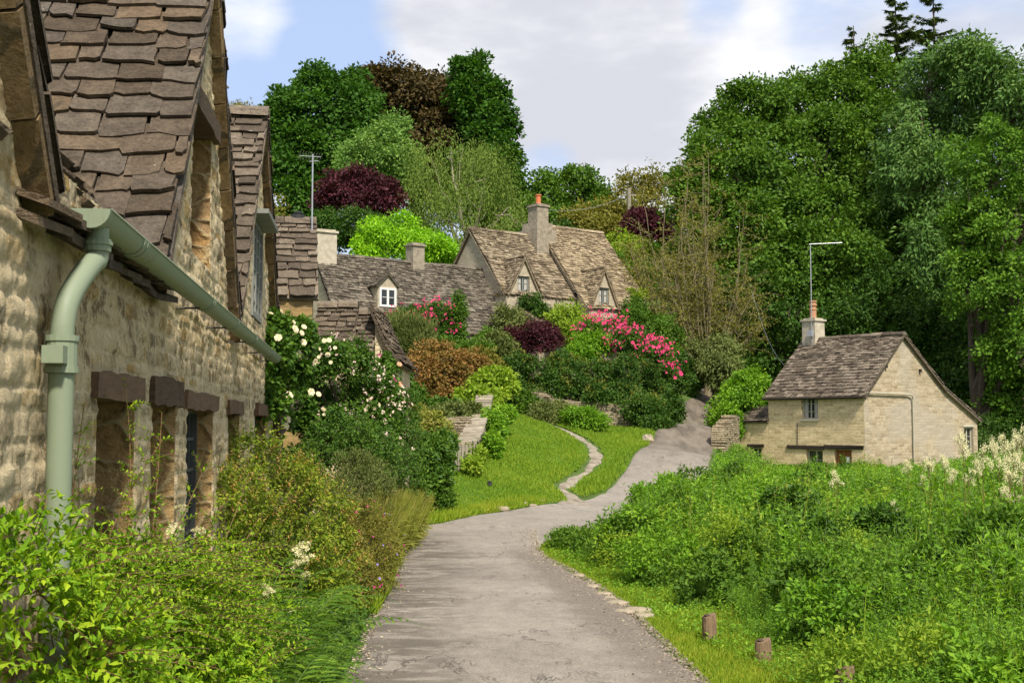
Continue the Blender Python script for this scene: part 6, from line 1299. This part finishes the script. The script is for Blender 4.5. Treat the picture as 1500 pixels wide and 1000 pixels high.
# ferns
def fern(b, R_, h, label, seed, nf=11, group='ferns beside the lane'):
    b = (b[0]-.17, b[1], b[2])
    g = np.random.default_rng(seed); root = empty('fern', tuple(b), label, 'fern', group)
    for f in range(nf):
        a = f*2*math.pi/nf+g.uniform(-.2, .2); d = np.array([math.cos(a), math.sin(a), 0]); L = R_*g.uniform(.8, 1.15); hh = h*g.uniform(.75, 1.1); m = 27; t = np.linspace(0, 1, m)
        p = np.array(b)+d*(L*t**1.15)[:, None]; p[:, 2] += hh*(1.45*t-.95*t**2.4); ms_ = MB(); tube(ms_, p[::3], np.linspace(.004, .001, len(p[::3])), 4, False); T = unit(np.gradient(p, axis=0)); S = unit(np.cross(T, [0, 0, 1.0])); Un = np.cross(S, T)
        wlen = .19*R_/.7*np.sin(np.clip(t*1.05+.12, 0, 1.0)*math.pi)**.8*(1.15-.5*t); ml_ = MB()
        for s in (1, -1):
            for i in range(3, m):
                w = wlen[i]
                if w < .012: continue
                ax = unit(S[i]*s+T[i]*.38-Un[i]*.10+g.normal(0, .07, 3)); half = p[i]+ax*w*.5; half[2] -= .01*w
                leaves(ml_, np.stack([p[i], half]), np.stack([ax, unit(ax+np.array([0, 0, -.22]))]), np.stack([Un[i], Un[i]]), np.array([w*.62, w*.62]), np.array([.021, .017]), .18)
                tt = np.linspace(.12, .8, 5); q = p[i]+ax*(w*tt)[:, None]
                for s2 in (1, -1): leaves(ml_, q, np.tile(unit(np.cross(ax, Un[i])*s2+ax*.9), (5, 1)), np.tile(Un[i], (5, 1)), .013*(1-.6*tt), .007, 0)
        fo = ml_.build('frond', M['leaf_fern'], root); ms_.build('midrib', M['green_stem'], fo)
    return root
fern((P(455, 930, 7.2)[0]-.12, 7.2, .12), .95, 1.35, 'largest fern, its fronds arching over the lane edge', 1, 11)
fern((P(395, 930, 6.7)[0]-.1, 6.7, .15), .8, 1.25, 'fern left of the largest one, close under the rounded shrub', 2, 10)
fern((P(455, 1000, 6.3)[0]-.06, 6.2, .05), .75, .95, 'nearest fern at the bottom of the picture beside the road', 3, 10)
fern((P(330, 960, 6.1)[0]-.0, 6.0, .15), .7, 1.2, 'fern half buried in the bright green shrub', 4, 11)
fern((P(470, 900, 8.3)[0]-.1, 8.4, .08), .8, 1.15, 'fern farthest along the lane, at the foot of the rounded shrub', 5, 10)
fern((P(500, 960, 7.6)[0]-.14, 7.7, .03), .6, .75, 'fern leaning onto the tarmac, nearest the road edge', 6, 12)
fern((P(415, 880, 7.6)[0]-.1, 7.6, .2), .75, 1.3, 'fern between the cream flower heads and the rounded shrub', 7, 12)
fern((P(400, 1000, 5.7)[0], 5.6, .1), .65, 1.0, 'fern cut by the bottom edge beside the bright green shrub', 8, 12)
# cream flower heads (umbels)
def umbel_mesh():
    g = np.random.default_rng(5); mb = MB()
    for k in range(26):
        a, rr = g.uniform(0, 6.28), math.sqrt(g.random())*.075; c = np.array([rr*math.cos(a), rr*math.sin(a), .012*math.cos(rr*20)+g.uniform(0, .02)]); n = 14
        q = c+g.normal(0, .0075, (n, 3)); leaves(mb, q, rdir(n, g), np.tile([0, 0, 1.0], (n, 1)), .012, .010, 0)
    o = mb.build('umbel', M['petal_umbel']); me = o.data; bpy.data.objects.remove(o); return me
UM = umbel_mesh()
def umbel_plant(px, py, Y, label, heads=3, spread=.08, group='cream flower heads among the leaves', size=1.0, seed=0, name='elder_flower'):
    g = np.random.default_rng(seed); t = P(px, py, Y); bz = float(ground(t[0], Y)); root = empty(name, (t[0], Y, bz), label, 'flower', group); L = ROOTLOC[root.name]; ms = MB(); ml = MB()
    tube(ms, [(t[0], Y, bz), (t[0]+.02, Y, (bz+t[2])/2), (t[0], Y, t[2]-.05)], .005, 5)
    for k in range(heads):
        o_ = g.normal(0, spread, 3)*np.array([1, .6, .8]); e = t+o_; tube(ms, [(t[0], Y, t[2]-.08), e-np.array([0, 0, .01])], .003, 4)
        o = bpy.data.objects.new('flower_head', UM); col.objects.link(o); o.parent = root; o.location = tuple(e-L); s = size*g.uniform(.6, 1.2); o.scale = (s, s, s*1.1); o.rotation_euler = (g.uniform(.2, .9), g.uniform(-.4, .4), g.uniform(0, 6))
    zz = g.uniform(.3, .9, 14); q = np.stack([np.full(14, t[0]), np.full(14, Y), bz+(t[2]-bz)*zz], 1); leaves(ml, q, rdir(14, g)+np.array([0, 0, -.1]), np.tile([0, 0, 1.0], (14, 1)), .09, .04, .2)
    ms.build('stem', M['green_stem'], root); ml.build('foliage', M['leaf_fern'], root); return root
umbel_plant(440, 826, 7.9, 'large cluster of cream flower heads just above the ferns', 7, .055, size=.75, seed=1)
umbel_plant(386, 866, 7.3, 'pair of cream flower heads low among the fern fronds', 3, .04, size=.6, seed=2)
umbel_plant(270, 782, 6.6, 'faded cream flower heads at the left of the rounded shrub', 4, .05, size=.6, seed=3)
umbel_plant(430, 905, 7.0, 'single small cream flower head between the two near ferns', 1, .02, size=.6, seed=4)
# leaf litter and petals on the tarmac
mb = MB(); g_ = np.random.default_rng(77); n = 70; py = g_.uniform(860, 990, n); 
for k in range(n):
    q = G(508+g_.exponential(16)+max(0, (1000-py[k])*.28), py[k]); s_ = g_.uniform(.008, .018); F = Fr(q[:2], (math.cos(k), math.sin(k))); a = np.arange(6)*math.pi/3; V = F.p(s_*np.cos(a), np.full(6, q[2]+.036)+g_.uniform(0, .004, 6), s_*.7*np.sin(a)); mb.add(V, [list(range(6))])
tag(mb.build('fallen_petals', M['petal_cream']), 'scattered fallen petals on the left edge of the tarmac', 'petals', kind='stuff')

# loose grit swept to the edges of the lane
mb = MB(); n = 5200; Y = 8+g_.random(n)**1.4*14; right = g_.random(n) < .72; re_ = np.interp(Y, np.array(RE)[:8, 1], np.array(RE)[:8, 0]); le_ = np.interp(Y, np.array(LE)[:7, 1], np.array(LE)[:7, 0])
X = np.where(right, re_-g_.exponential(.16, n)+.03, le_+g_.exponential(.10, n)-.04); s_ = g_.uniform(.004, .013, n)*(1+.02*Y); O3 = np.array([[1, 0, 0], [0, 1, 0], [-1, 0, 0], [0, -1, 0], [0, 0, .7]]); V = np.stack([X, Y, ground(X, Y)+.028], 1)[:, None]+s_[:, None, None]*(O3[None]+g_.normal(0, .25, (n, 5, 3)))
b_ = np.arange(n)[:, None]*5; mb.add(V.reshape(-1, 3), np.concatenate([b_+np.array([[0, 1, 4]]), b_+np.array([[1, 2, 4]]), b_+np.array([[2, 3, 4]]), b_+np.array([[3, 0, 4]])])); tag(mb.build('loose_grit', M['grit']), 'loose grit and small stones along both edges of the lane', 'gravel', kind='stuff')
# ================================================================== ground cover
def blades(mb, X, Y, h, w, lean=.35, g=None, lift=0.0):
    g = g or vg; n = len(X); Z = ground(X, Y)+lift; D = np.stack([g.normal(0, lean, n), g.normal(0, lean, n), np.ones(n)], 1); Nn = np.stack([g.normal(0, .4, n), -np.ones(n), g.normal(0, .3, n)], 1); leaves(mb, np.stack([X, Y, Z], 1), D, Nn, h, w, 0)
g_ = np.random.default_rng(41)
# lawn turf
mb = MB(); n = 90000; x0, y0 = LAWN.min(0); x1, y1 = LAWN.max(0); X = g_.uniform(x0-.4, x1+.4, n); Y = g_.uniform(y0-.3, y1, n); k = (in_poly(X, Y, LAWN) | (dist_line(X, Y, np.vstack([LAWN, LAWN[:1]])) < .25)) & ~in_poly(X, Y, ROAD_POLY) & (dist_line(X, Y, PATH) > .24+.1*fbm(X*2, Y*2, 4)); X, Y = X[k], Y[k]
rough_ = np.clip(.45+.9*fbm(X*.5, Y*.5, 3), 0, 1)+.9*(X > 1.6)*(dist_line(X, Y, PATH) > .5)
blades(mb, X, Y, (.035+.06*rough_)*g_.uniform(.6, 1.5, len(X)), .022, .45, g_, .02); tag(mb.build('lawn_turf', M['leaf_lawn']), 'short grass blades of the sloping lawn', 'grass', kind='stuff')
# right verge and its grasses
def right_d(X, Y): return dist_line(X, Y, [tuple(r) for r in np.array(RE)])
REa = np.array(RE)
mb = MB(); n = 150000; Y = 7.6+g_.random(n)**1.5*14; X = np.interp(Y, REa[:8, 1], REa[:8, 0])+g_.random(n)**.9*2.2-.12+.16*fbm(Y*1.2, Y*0, 8); k = ~in_poly(X, Y, ROAD_POLY) | (g_.random(n) < .04); X, Y = X[k], Y[k]
hh = .022+.035*np.clip(.4+1.2*fbm(X*1.5, Y*1.5, 6), 0, 1)+.05*np.clip((X-np.interp(Y, REa[:8, 1], REa[:8, 0]))/1.2, 0, 1); blades(mb, X, Y, hh*g_.uniform(.6, 1.5, len(X)), .007, .5, g_); tag(mb.build('verge_grass', M['leaf_grass']), 'short tufted grass of the verge around the wooden posts', 'grass', kind='stuff')
# grass along the left kerb and around the bend
mb = MB(); n = 26000; t = g_.random(n); ix = t*10.5; LEa = np.array(LE); Lx = np.interp(ix, np.arange(len(LEa)), LEa[:, 0]); Ly = np.interp(ix, np.arange(len(LEa)), LEa[:, 1]); X = Lx-g_.random(n)**1.3*.55+.04; Y = Ly+g_.uniform(0, .35, n)*(ix > 6); k = Y > 12.2; X, Y = X[k], Y[k]
blades(mb, X, Y, g_.uniform(.05, .22, len(X)), .014, .45, g_); tag(mb.build('edge_grass', M['leaf_grass']), 'ragged grass along the left edge of the lane and the bend', 'grass', kind='stuff')

# ---- weeds: a few plant kinds stamped over the bank
def proto_weed(kind, seed):
    g = np.random.default_rng(seed); ml, ms = MB(), MB(); z0 = np.zeros((1, 3))
    if kind == 'nettle':      # upright, opposite toothy leaves
        shoots(ml, ms, z0, np.array([[g.normal(0, .08), g.normal(0, .08), 1.0]]), np.array([1.0]), 13, (.15, .065), .03, seed, .006, lay=1.1)
        for q in range(3): shoots(ml, ms, np.array([[0, 0, .3+.18*q]]), np.array([[g.normal(), g.normal(), 1.6]]), np.array([.36]), 6, (.10, .045), .1, seed+q, .003)
    elif kind == 'willowherb':
        for q in range(3): shoots(ml, ms, z0+g.normal(0, .04, (1, 3))*[1, 1, 0], np.array([[g.normal(0, .15), g.normal(0, .15), 1.0]]), np.array([g.uniform(.75, 1.0)]), 20, (.12, .022), .03, seed+q, .004, lay=.75)
    elif kind == 'dock':
        n = 9; a = g.uniform(0, 6.28, n); D = np.stack([np.cos(a), np.sin(a), g.uniform(.5, 1.6, n)], 1); leaves(ml, np.zeros((n, 3)), D, np.cross(np.cross(D, [0, 0, 1.0]), D), g.uniform(.35, .6, n), g.uniform(.09, .13, n), .2); shoots(ml, ms, z0, np.array([[0, 0, 1.0]]), np.array([.9]), 9, (.14, .05), .02, seed, .006)
    elif kind == 'cleavers':   # frothy small-leaved tangle
        n = 9; a = g.uniform(0, 6.28, n); D = np.stack([np.cos(a)*.8, np.sin(a)*.8, g.uniform(.4, 1.6, n)], 1); shoots(ml, ms, np.zeros((n, 3)), D, g.uniform(.5, 1.0, n), 14, (.055, .022), .3, seed, .0025)
    elif kind == 'grass':
        n = 26; a = g.uniform(0, 6.28, n); D = np.stack([np.cos(a)*.28, np.sin(a)*.28, np.ones(n)], 1); L = g.uniform(.4, 1.05, n); leaves(ml, np.zeros((n, 3))+g.normal(0, .03, (n, 3))*[1, 1, 0], D, rdir(n, g), L, .016, 0)
        tip = unit(D)*L[:, None]*.92; leaves(ml, tip[:10], D[:10]+np.array([.3, .1, -.1]), rdir(10, g), .10, .012, 0)
    return [np.concatenate(x.v) if x.v else None for x in (ml, ms)], [x.f for x in (ml, ms)]
def stamp(mbs, proto, X, Y, H, g, lean=.15, spread=1.0):
    n = len(X)
    if n == 0: return
    Z = ground(X, Y)-.03; a = g.uniform(0, 6.28, n); c, s = np.cos(a)*H*spread, np.sin(a)*H*spread; lx, ly = g.normal(0, lean, n), g.normal(0, lean, n)
    for mb, V, fs in zip(mbs, proto[0], proto[1]):
        if V is None: continue
        x, y, z = V.T; W = np.stack([X[:, None]+c[:, None]*x-s[:, None]*y+lx[:, None]*z*H[:, None], Y[:, None]+s[:, None]*x+c[:, None]*y+ly[:, None]*z*H[:, None], Z[:, None]+H[:, None]*z], -1)
        nv = len(V); off = mb.n; mb.v.append(W.reshape(-1, 3)); mb.n += n*nv
        for k, lst in fs.items():
            F = np.concatenate(lst); mb.f.setdefault(k, []).append(((np.arange(n)[:, None, None]*nv)+F[None]).reshape(-1, k)+off)
def bank_pts(n, g):
    Y = 8.3+g.random(n)**1.25*36.5; xmax = .44*Y+2.0; xr_ = np.interp(Y, REa[:, 1][:15], REa[:, 0][:15]); X = xr_+g.random(n)**1.0*(xmax-xr_); return X, Y, xr_
kinds = [('nettle', 'leaf_weed', .34), ('willowherb', 'leaf_weed', .24), ('cleavers', 'leaf_weed_yellow', .28), ('grass', 'leaf_grass', .05), ('dock', 'leaf_fern', .09)]
N_W = 15000
X, Y, XR = bank_pts(N_W, g_); d = right_d(X, Y)
# road-edge distance; nearer the camera the verge is wide and short
open_ = np.interp(Y, [8, 10.5, 13, 15, 18, 22, 28, 45], [.85, .65, .45, .3, .25, .8, 1.1, .6])
k = d > open_; X, Y, d, open_ = X[k], Y[k], d[k], open_[k]
hmax = np.interp(Y, [8, 11, 15, 20, 26, 34, 45], [.55, .8, 1.05, 1.2, 1.3, 1.35, 1.35])
H = .16+(hmax-.16)*np.clip((d-open_)/np.interp(Y, [8, 14, 20, 24, 30], [2.6, 2.2, 1.6, 1.3, 1.0]), 0, 1)**.8
H += np.clip((X-.30*Y)/2, 0, 1)*.30; H *= (1+.30*fbm(X*.7, Y*.7, 13))*vg.uniform(.75, 1.15, len(X))
# nothing may rise above the line of weed tops seen in the photo
capz = EYE+Y*np.interp(X/Y, [.03, .056, .07, .08, .092, .2, .33, .42, .5], [-.10, -.092, -.080, -.054, -.040, -.036, -.030, -.012, -.004]); H = np.clip(np.minimum(H, (capz-ground(X, Y))*vg.uniform(.8, 1.0, len(X))), .12, 2.0)
dark = (fbm(X*.35, Y*.35, 33) > .05)
pk = g_.random(len(X)); edges = np.cumsum([0]+[q[2] for q in kinds]); edges[-1] = 1.01
zone = fbm(X*.5+9, Y*.5, 51)*.9; pk = np.clip(pk+zone*.5, 0, .999)
for kk, (nm, mt, fr_) in enumerate(kinds):
    sel0 = (pk >= edges[kk]) & (pk < edges[kk+1]); mls, mss = MB(), MB(); gg = np.random.default_rng(60+kk); var_ = g_.integers(0, 3, len(X))
    for v in range(3): sel = sel0 & (var_ == v); stamp((mls, mss), proto_weed(nm, 500+kk*10+v), X[sel], Y[sel], H[sel], gg, .16, 1.0 if nm != 'dock' else 1.0)
    lab = {'nettle': 'nettle like upright weeds crowding the bank', 'willowherb': 'narrow leaved willowherb filling the meadow bank', 'cleavers': 'frothy yellow green small leaved weeds of the meadow', 'grass': 'long meadow grasses between the weeds', 'dock': 'broad leaved docks low in the bank'}[nm]
    tag(mls.build('meadow_'+nm, M[mt]), lab, 'weeds', kind='stuff')
    if mss.n: tag(mss.build(nm+'_stalks', M['green_stem']), 'green stalks of the '+nm+' on the meadow bank', 'weeds', kind='stuff')
# low ground cover so that no bare soil shows between the stems
mb = MB(); n = 260000; X, Y, XR = bank_pts(n, g_); d = right_d(X, Y); k = d > .12+.45*np.clip((12.5-Y)/4, 0, 1); X, Y, d = X[k], Y[k], d[k]
q = np.stack([X, Y, ground(X, Y)+g_.random(len(X))**1.5*np.clip(.03+d*.16, .03, .34)], 1); a = g_.uniform(0, 6.28, len(X)); leaves(mb, q, np.stack([np.cos(a), np.sin(a), g_.uniform(-.1, .9, len(X))], 1), np.stack([g_.normal(0, .3, len(X)), g_.normal(0, .3, len(X)), np.ones(len(X))], 1), np.clip(.008+.0026*Y, 0, .09)*g_.uniform(.7, 1.5, len(X)), np.clip(.004+.0011*Y, 0, .04), 0)
tag(mb.build('ground_cover', M['leaf_weed']), 'low leafy ground cover under the taller weeds', 'weeds', kind='stuff')
# leafy mounds: brambles, dead-nettles and comfrey growing in tufts
for kk, (mt, n_, lf, lab) in enumerate([('leaf_weed', 95, .062, 'broad leaved green mounds of weeds on the bank'), ('leaf_mid', 55, .075, 'dark green leafy mounds of weeds on the bank'), ('leaf_weed_yellow', 75, .05, 'yellow green frothy mounds of weeds on the bank'), ('leaf_fern', 50, .055, 'blue green leafy mounds of weeds on the bank')]):
    X, Y, XR = bank_pts(n_*3, g_); d = right_d(X, Y); k = d > np.interp(Y, [8, 12, 16, 19, 22, 34], [1.0, .8, .6, .9, 1.35, 1.3]); X, Y, d = X[k][:n_], Y[k][:n_], d[k][:n_]; lob = []
    for x, y, dd in zip(X, Y, d):
        r_ = g_.uniform(.16, .34)*(1+.022*y); cz = EYE+y*float(np.interp(x/y, [.03, .056, .07, .08, .092, .2, .33, .42, .5], [-.10, -.092, -.080, -.054, -.040, -.036, -.032, -.022, -.016])); gz = float(ground(x, y)); h_ = min(np.interp(y, [8, 11, 15, 20, 45], [.45, .7, .95, 1.15, 1.2])*g_.uniform(.6, 1.0)*min(1, .35+dd*.45), cz-gz)
        if h_ > .15: lob.append((np.array([x, y, gz+h_*.5]), np.array([r_, r_, h_*.5])))
    mb = MB(); crown(mb, lob, leaf=(lf, lf*.55), cr=.13, per=26, dens=2.6, seed=600+kk, fold=.2, hollow=.9, rough=.3, maxn=330000, flat=.6); tag(mb.build('weed_mounds', M[mt]), lab, 'weeds', kind='stuff')
# leafy undergrowth of the planting strip
mb = MB(); n = 26000; Y = g_.uniform(4.5, 24, n); lx = np.interp(Y, np.array(LE)[:7, 1], np.array(LE)[:7, 0]); wx = -1.05-.12*Y; X = wx+(lx-.02-wx)*g_.random(n)**.8; zt_ = .05+.35*g_.random(n)*np.clip((lx-X)/.35, .1, 1); a = g_.uniform(0, 6.28, n)
leaves(mb, np.stack([X, Y, ground(X, Y)+zt_], 1), np.stack([np.cos(a), np.sin(a), g_.uniform(-.1, .9, n)], 1), np.stack([g_.normal(0, .4, n), g_.normal(0, .4, n), np.ones(n)], 1), (.03+.0015*Y)*g_.uniform(.7, 1.5, n), .022, .2); tag(mb.build('border_undergrowth', M['leaf_rose']), 'low leafy undergrowth along the foot of the near row', 'plants', kind='stuff')
# dry and flowering stalks that stick out of the mass
mb = MB(); n = 420; X, Y, XR = bank_pts(n, g_); d = right_d(X, Y); k = (d > 1.1) & (Y > 13.5) & (g_.random(n) < .7); X, Y, d = X[k], Y[k], d[k]; n = len(X); h_ = np.clip((EYE+Y*np.interp(X/Y, [.03, .056, .07, .08, .092, .2, .33, .42, .5], [-.10, -.092, -.080, -.054, -.036, -.030, -.026, -.010, .0])-ground(X, Y))*g_.uniform(.75, 1.0, n), .3, 1.7)*np.clip(.5+d*.3, 0, 1); D = np.stack([g_.normal(0, .14, n), g_.normal(0, .14, n), np.ones(n)], 1); B0 = np.stack([X, Y, ground(X, Y)], 1)
leaves(mb, B0, D, np.tile([0, -1.0, 0], (n, 1)), h_, .012, 0); t_ = np.repeat(np.arange(n), 9); q = B0[t_]+unit(D[t_])*(h_[t_]*g_.uniform(.72, 1.0, len(t_)))[:, None]; leaves(mb, q, rdir(len(t_), g_)*.6+np.array([0, 0, .7]), rdir(len(t_), g_), .055, .013, 0); tag(mb.build('seed_stalks', M['leaf_straw']), 'dry grass stalks with seed heads rising out of the weeds', 'weeds', kind='stuff')
# darker leafy bushes standing in the bank
for k, (sp, mt, lf, lab) in enumerate([([(1190, 800, 60, 50, 15.5), (1260, 830, 60, 55, 14.5), (1150, 760, 50, 36, 17), (1300, 790, 50, 40, 15)], 'leaf_rose', (.075, .045), 'dark leafy thicket in the middle of the weedy bank'),
        ([(1400, 850, 70, 70, 12.2), (1470, 830, 60, 70, 12.6), (1430, 930, 80, 60, 11.2), (1350, 900, 50, 45, 12)], 'leaf_mid', (.085, .045), 'dark green thicket at the right edge of the weedy bank'),
        ([(942, 736, 18, 24, 21.6), (960, 742, 22, 26, 21.4), (985, 730, 28, 30, 21.6)], 'leaf_weed', (.07, .035), 'tall leafy weed clump at the inside of the road bend'),
        ([(830, 795, 22, 18, 18.8), (860, 800, 24, 22, 18.3), (885, 810, 24, 22, 18)], 'leaf_fern', (.055, .03), 'low round weed clump at the tip of the verge'),
        ([(1000, 850, 40, 24, 14.5), (960, 850, 34, 20, 15)], 'leaf_fern', (.05, .028), 'low green clump of weeds behind the flat verge stones'),
        ([(1090, 740, 50, 34, 20), (1040, 745, 40, 32, 20.5)], 'leaf_weed', (.075, .04), 'fresh green weed clump on the crest of the bank')]):
    tree('weed_clump', lab, sp, mt, leaf=lf, cr=.013*sp[0][4]*.75, per=44, dens=1.7, seed=400+k, trunk=.012, bark='green_stem', cat='weed clump', trunkname='stem', rough=.3, twig=3, fold=.2, flat=.6)
# meadowsweet in flower, every stem a thing
ms_pts = [(1409, 640), (1440, 660), (1455, 648), (1470, 640), (1483, 655), (1490, 638), (1497, 628), (1462, 662), (1476, 668), (1430, 676), (1492, 668), (1385, 672), (1396, 690), (1352, 700), (1362, 676), (1330, 676), (1310, 738), (1345, 735), (1470, 715), (1225, 695), (1490, 725), (1420, 690), (1500, 690), (1480, 690)]
def meadowsweet(seed):
    g = np.random.default_rng(seed); hd = MB(); st_ = MB(); lf = MB()
    tube(st_, [(0, 0, 0), (.01, .01, .5), (0, .02, .98)], [.005, .004, .002], 5)
    for k in range(9):
        a = g.uniform(0, 6.28); z = g.uniform(.88, 1.0); r_ = g.uniform(.02, .09)*(1.15-(z-.88)*4); c = np.array([r_*math.cos(a), r_*math.sin(a), z+.03]); tube(st_, [(0, .015, z-.06), c], .0015, 3, False); n = 60
        q = c+g.normal(0, 1, (n, 3))*np.array([.018, .018, .014]); leaves(hd, q, rdir(n, g), rdir(n, g), .011, .010, 0)
    for k in range(7): z = .15+.1*k; n = 7; a = g.uniform(0, 6.28); ax = np.array([math.cos(a), math.sin(a), .5]); t = np.linspace(.04, .15, n)[:, None]; q = np.array([0, 0, z])+ax*t; leaves(lf, q, np.tile(ax, (n, 1))+g.normal(0, .7, (n, 3)), np.tile([0, 0, 1.0], (n, 1)), .06, .03, .15)
    return hd, st_, lf
protos = []
for v in range(3):
    r_ = None
    hd, st_, lf = meadowsweet(900+v); tmp = empty('__t', (0, 0, 0), 'x', 'x')
    meshes = []
    for nm, b_, mt in (('flower_head', hd, 'petal_umbel'), ('stem', st_, 'red_stem'), ('foliage', lf, 'leaf_fern')):
        o = b_.build(nm, M[mt]); meshes.append((nm, o.data)); bpy.data.objects.remove(o)
    bpy.data.objects.remove(tmp); protos.append(meshes)
g_ = np.random.default_rng(5)
for k, (px, py) in enumerate(ms_pts):
    Y = (13.5+g_.uniform(0, 2.5)) if px > 1370 else (17+g_.uniform(-2, 5)); Y = 13.0 if k == 0 else Y; t = P(px, py, Y); bz = float(ground(t[0], Y)); H_ = t[2]-bz
    if H_ < .3: continue
    lab = 'tall dark stemmed cream meadowsweet standing alone before the cottage end window' if k == 0 else 'cream flowered meadowsweet stem standing out of the weeds'
    root = empty('meadowsweet', (t[0], Y, bz), lab, 'flower', 'meadowsweet stems in the weeds', g_.uniform(0, 6)); s = g_.uniform(1.0, 1.6)
    for nm, me in protos[k % 3]:
        o = bpy.data.objects.new(nm, me); col.objects.link(o); o.parent = root; o.scale = (s*.7, s*.7, H_)
# short dry hogweed stalk, paler and bare
b = P(1252, 960, 9.6); b[2] = float(ground(b[0], b[1])); st_ = empty('tall_grass_stem', tuple(b), 'single pale yellow green stalk rising from the bank right of the posts', 'grass stem'); ms = MB(); ml = MB()
tp = P(1275, 855, 9.9); t = np.linspace(0, 1, 8)[:, None]; pth = b*(1-t)+tp*t; pth[:, 0] += .02*np.sin(t[:, 0]*5); tube(ms, pth, np.linspace(.006, .002, 8), 6); shoots(ml, None, pth[3:], rdir(5, g_)+np.array([0, 0, 1.2]), .14, 7, (.03, .01), .1, 4); ms.build('stem', M['leaf_weed_yellow'], st_); ml.build('foliage', M['leaf_weed_yellow'], st_)
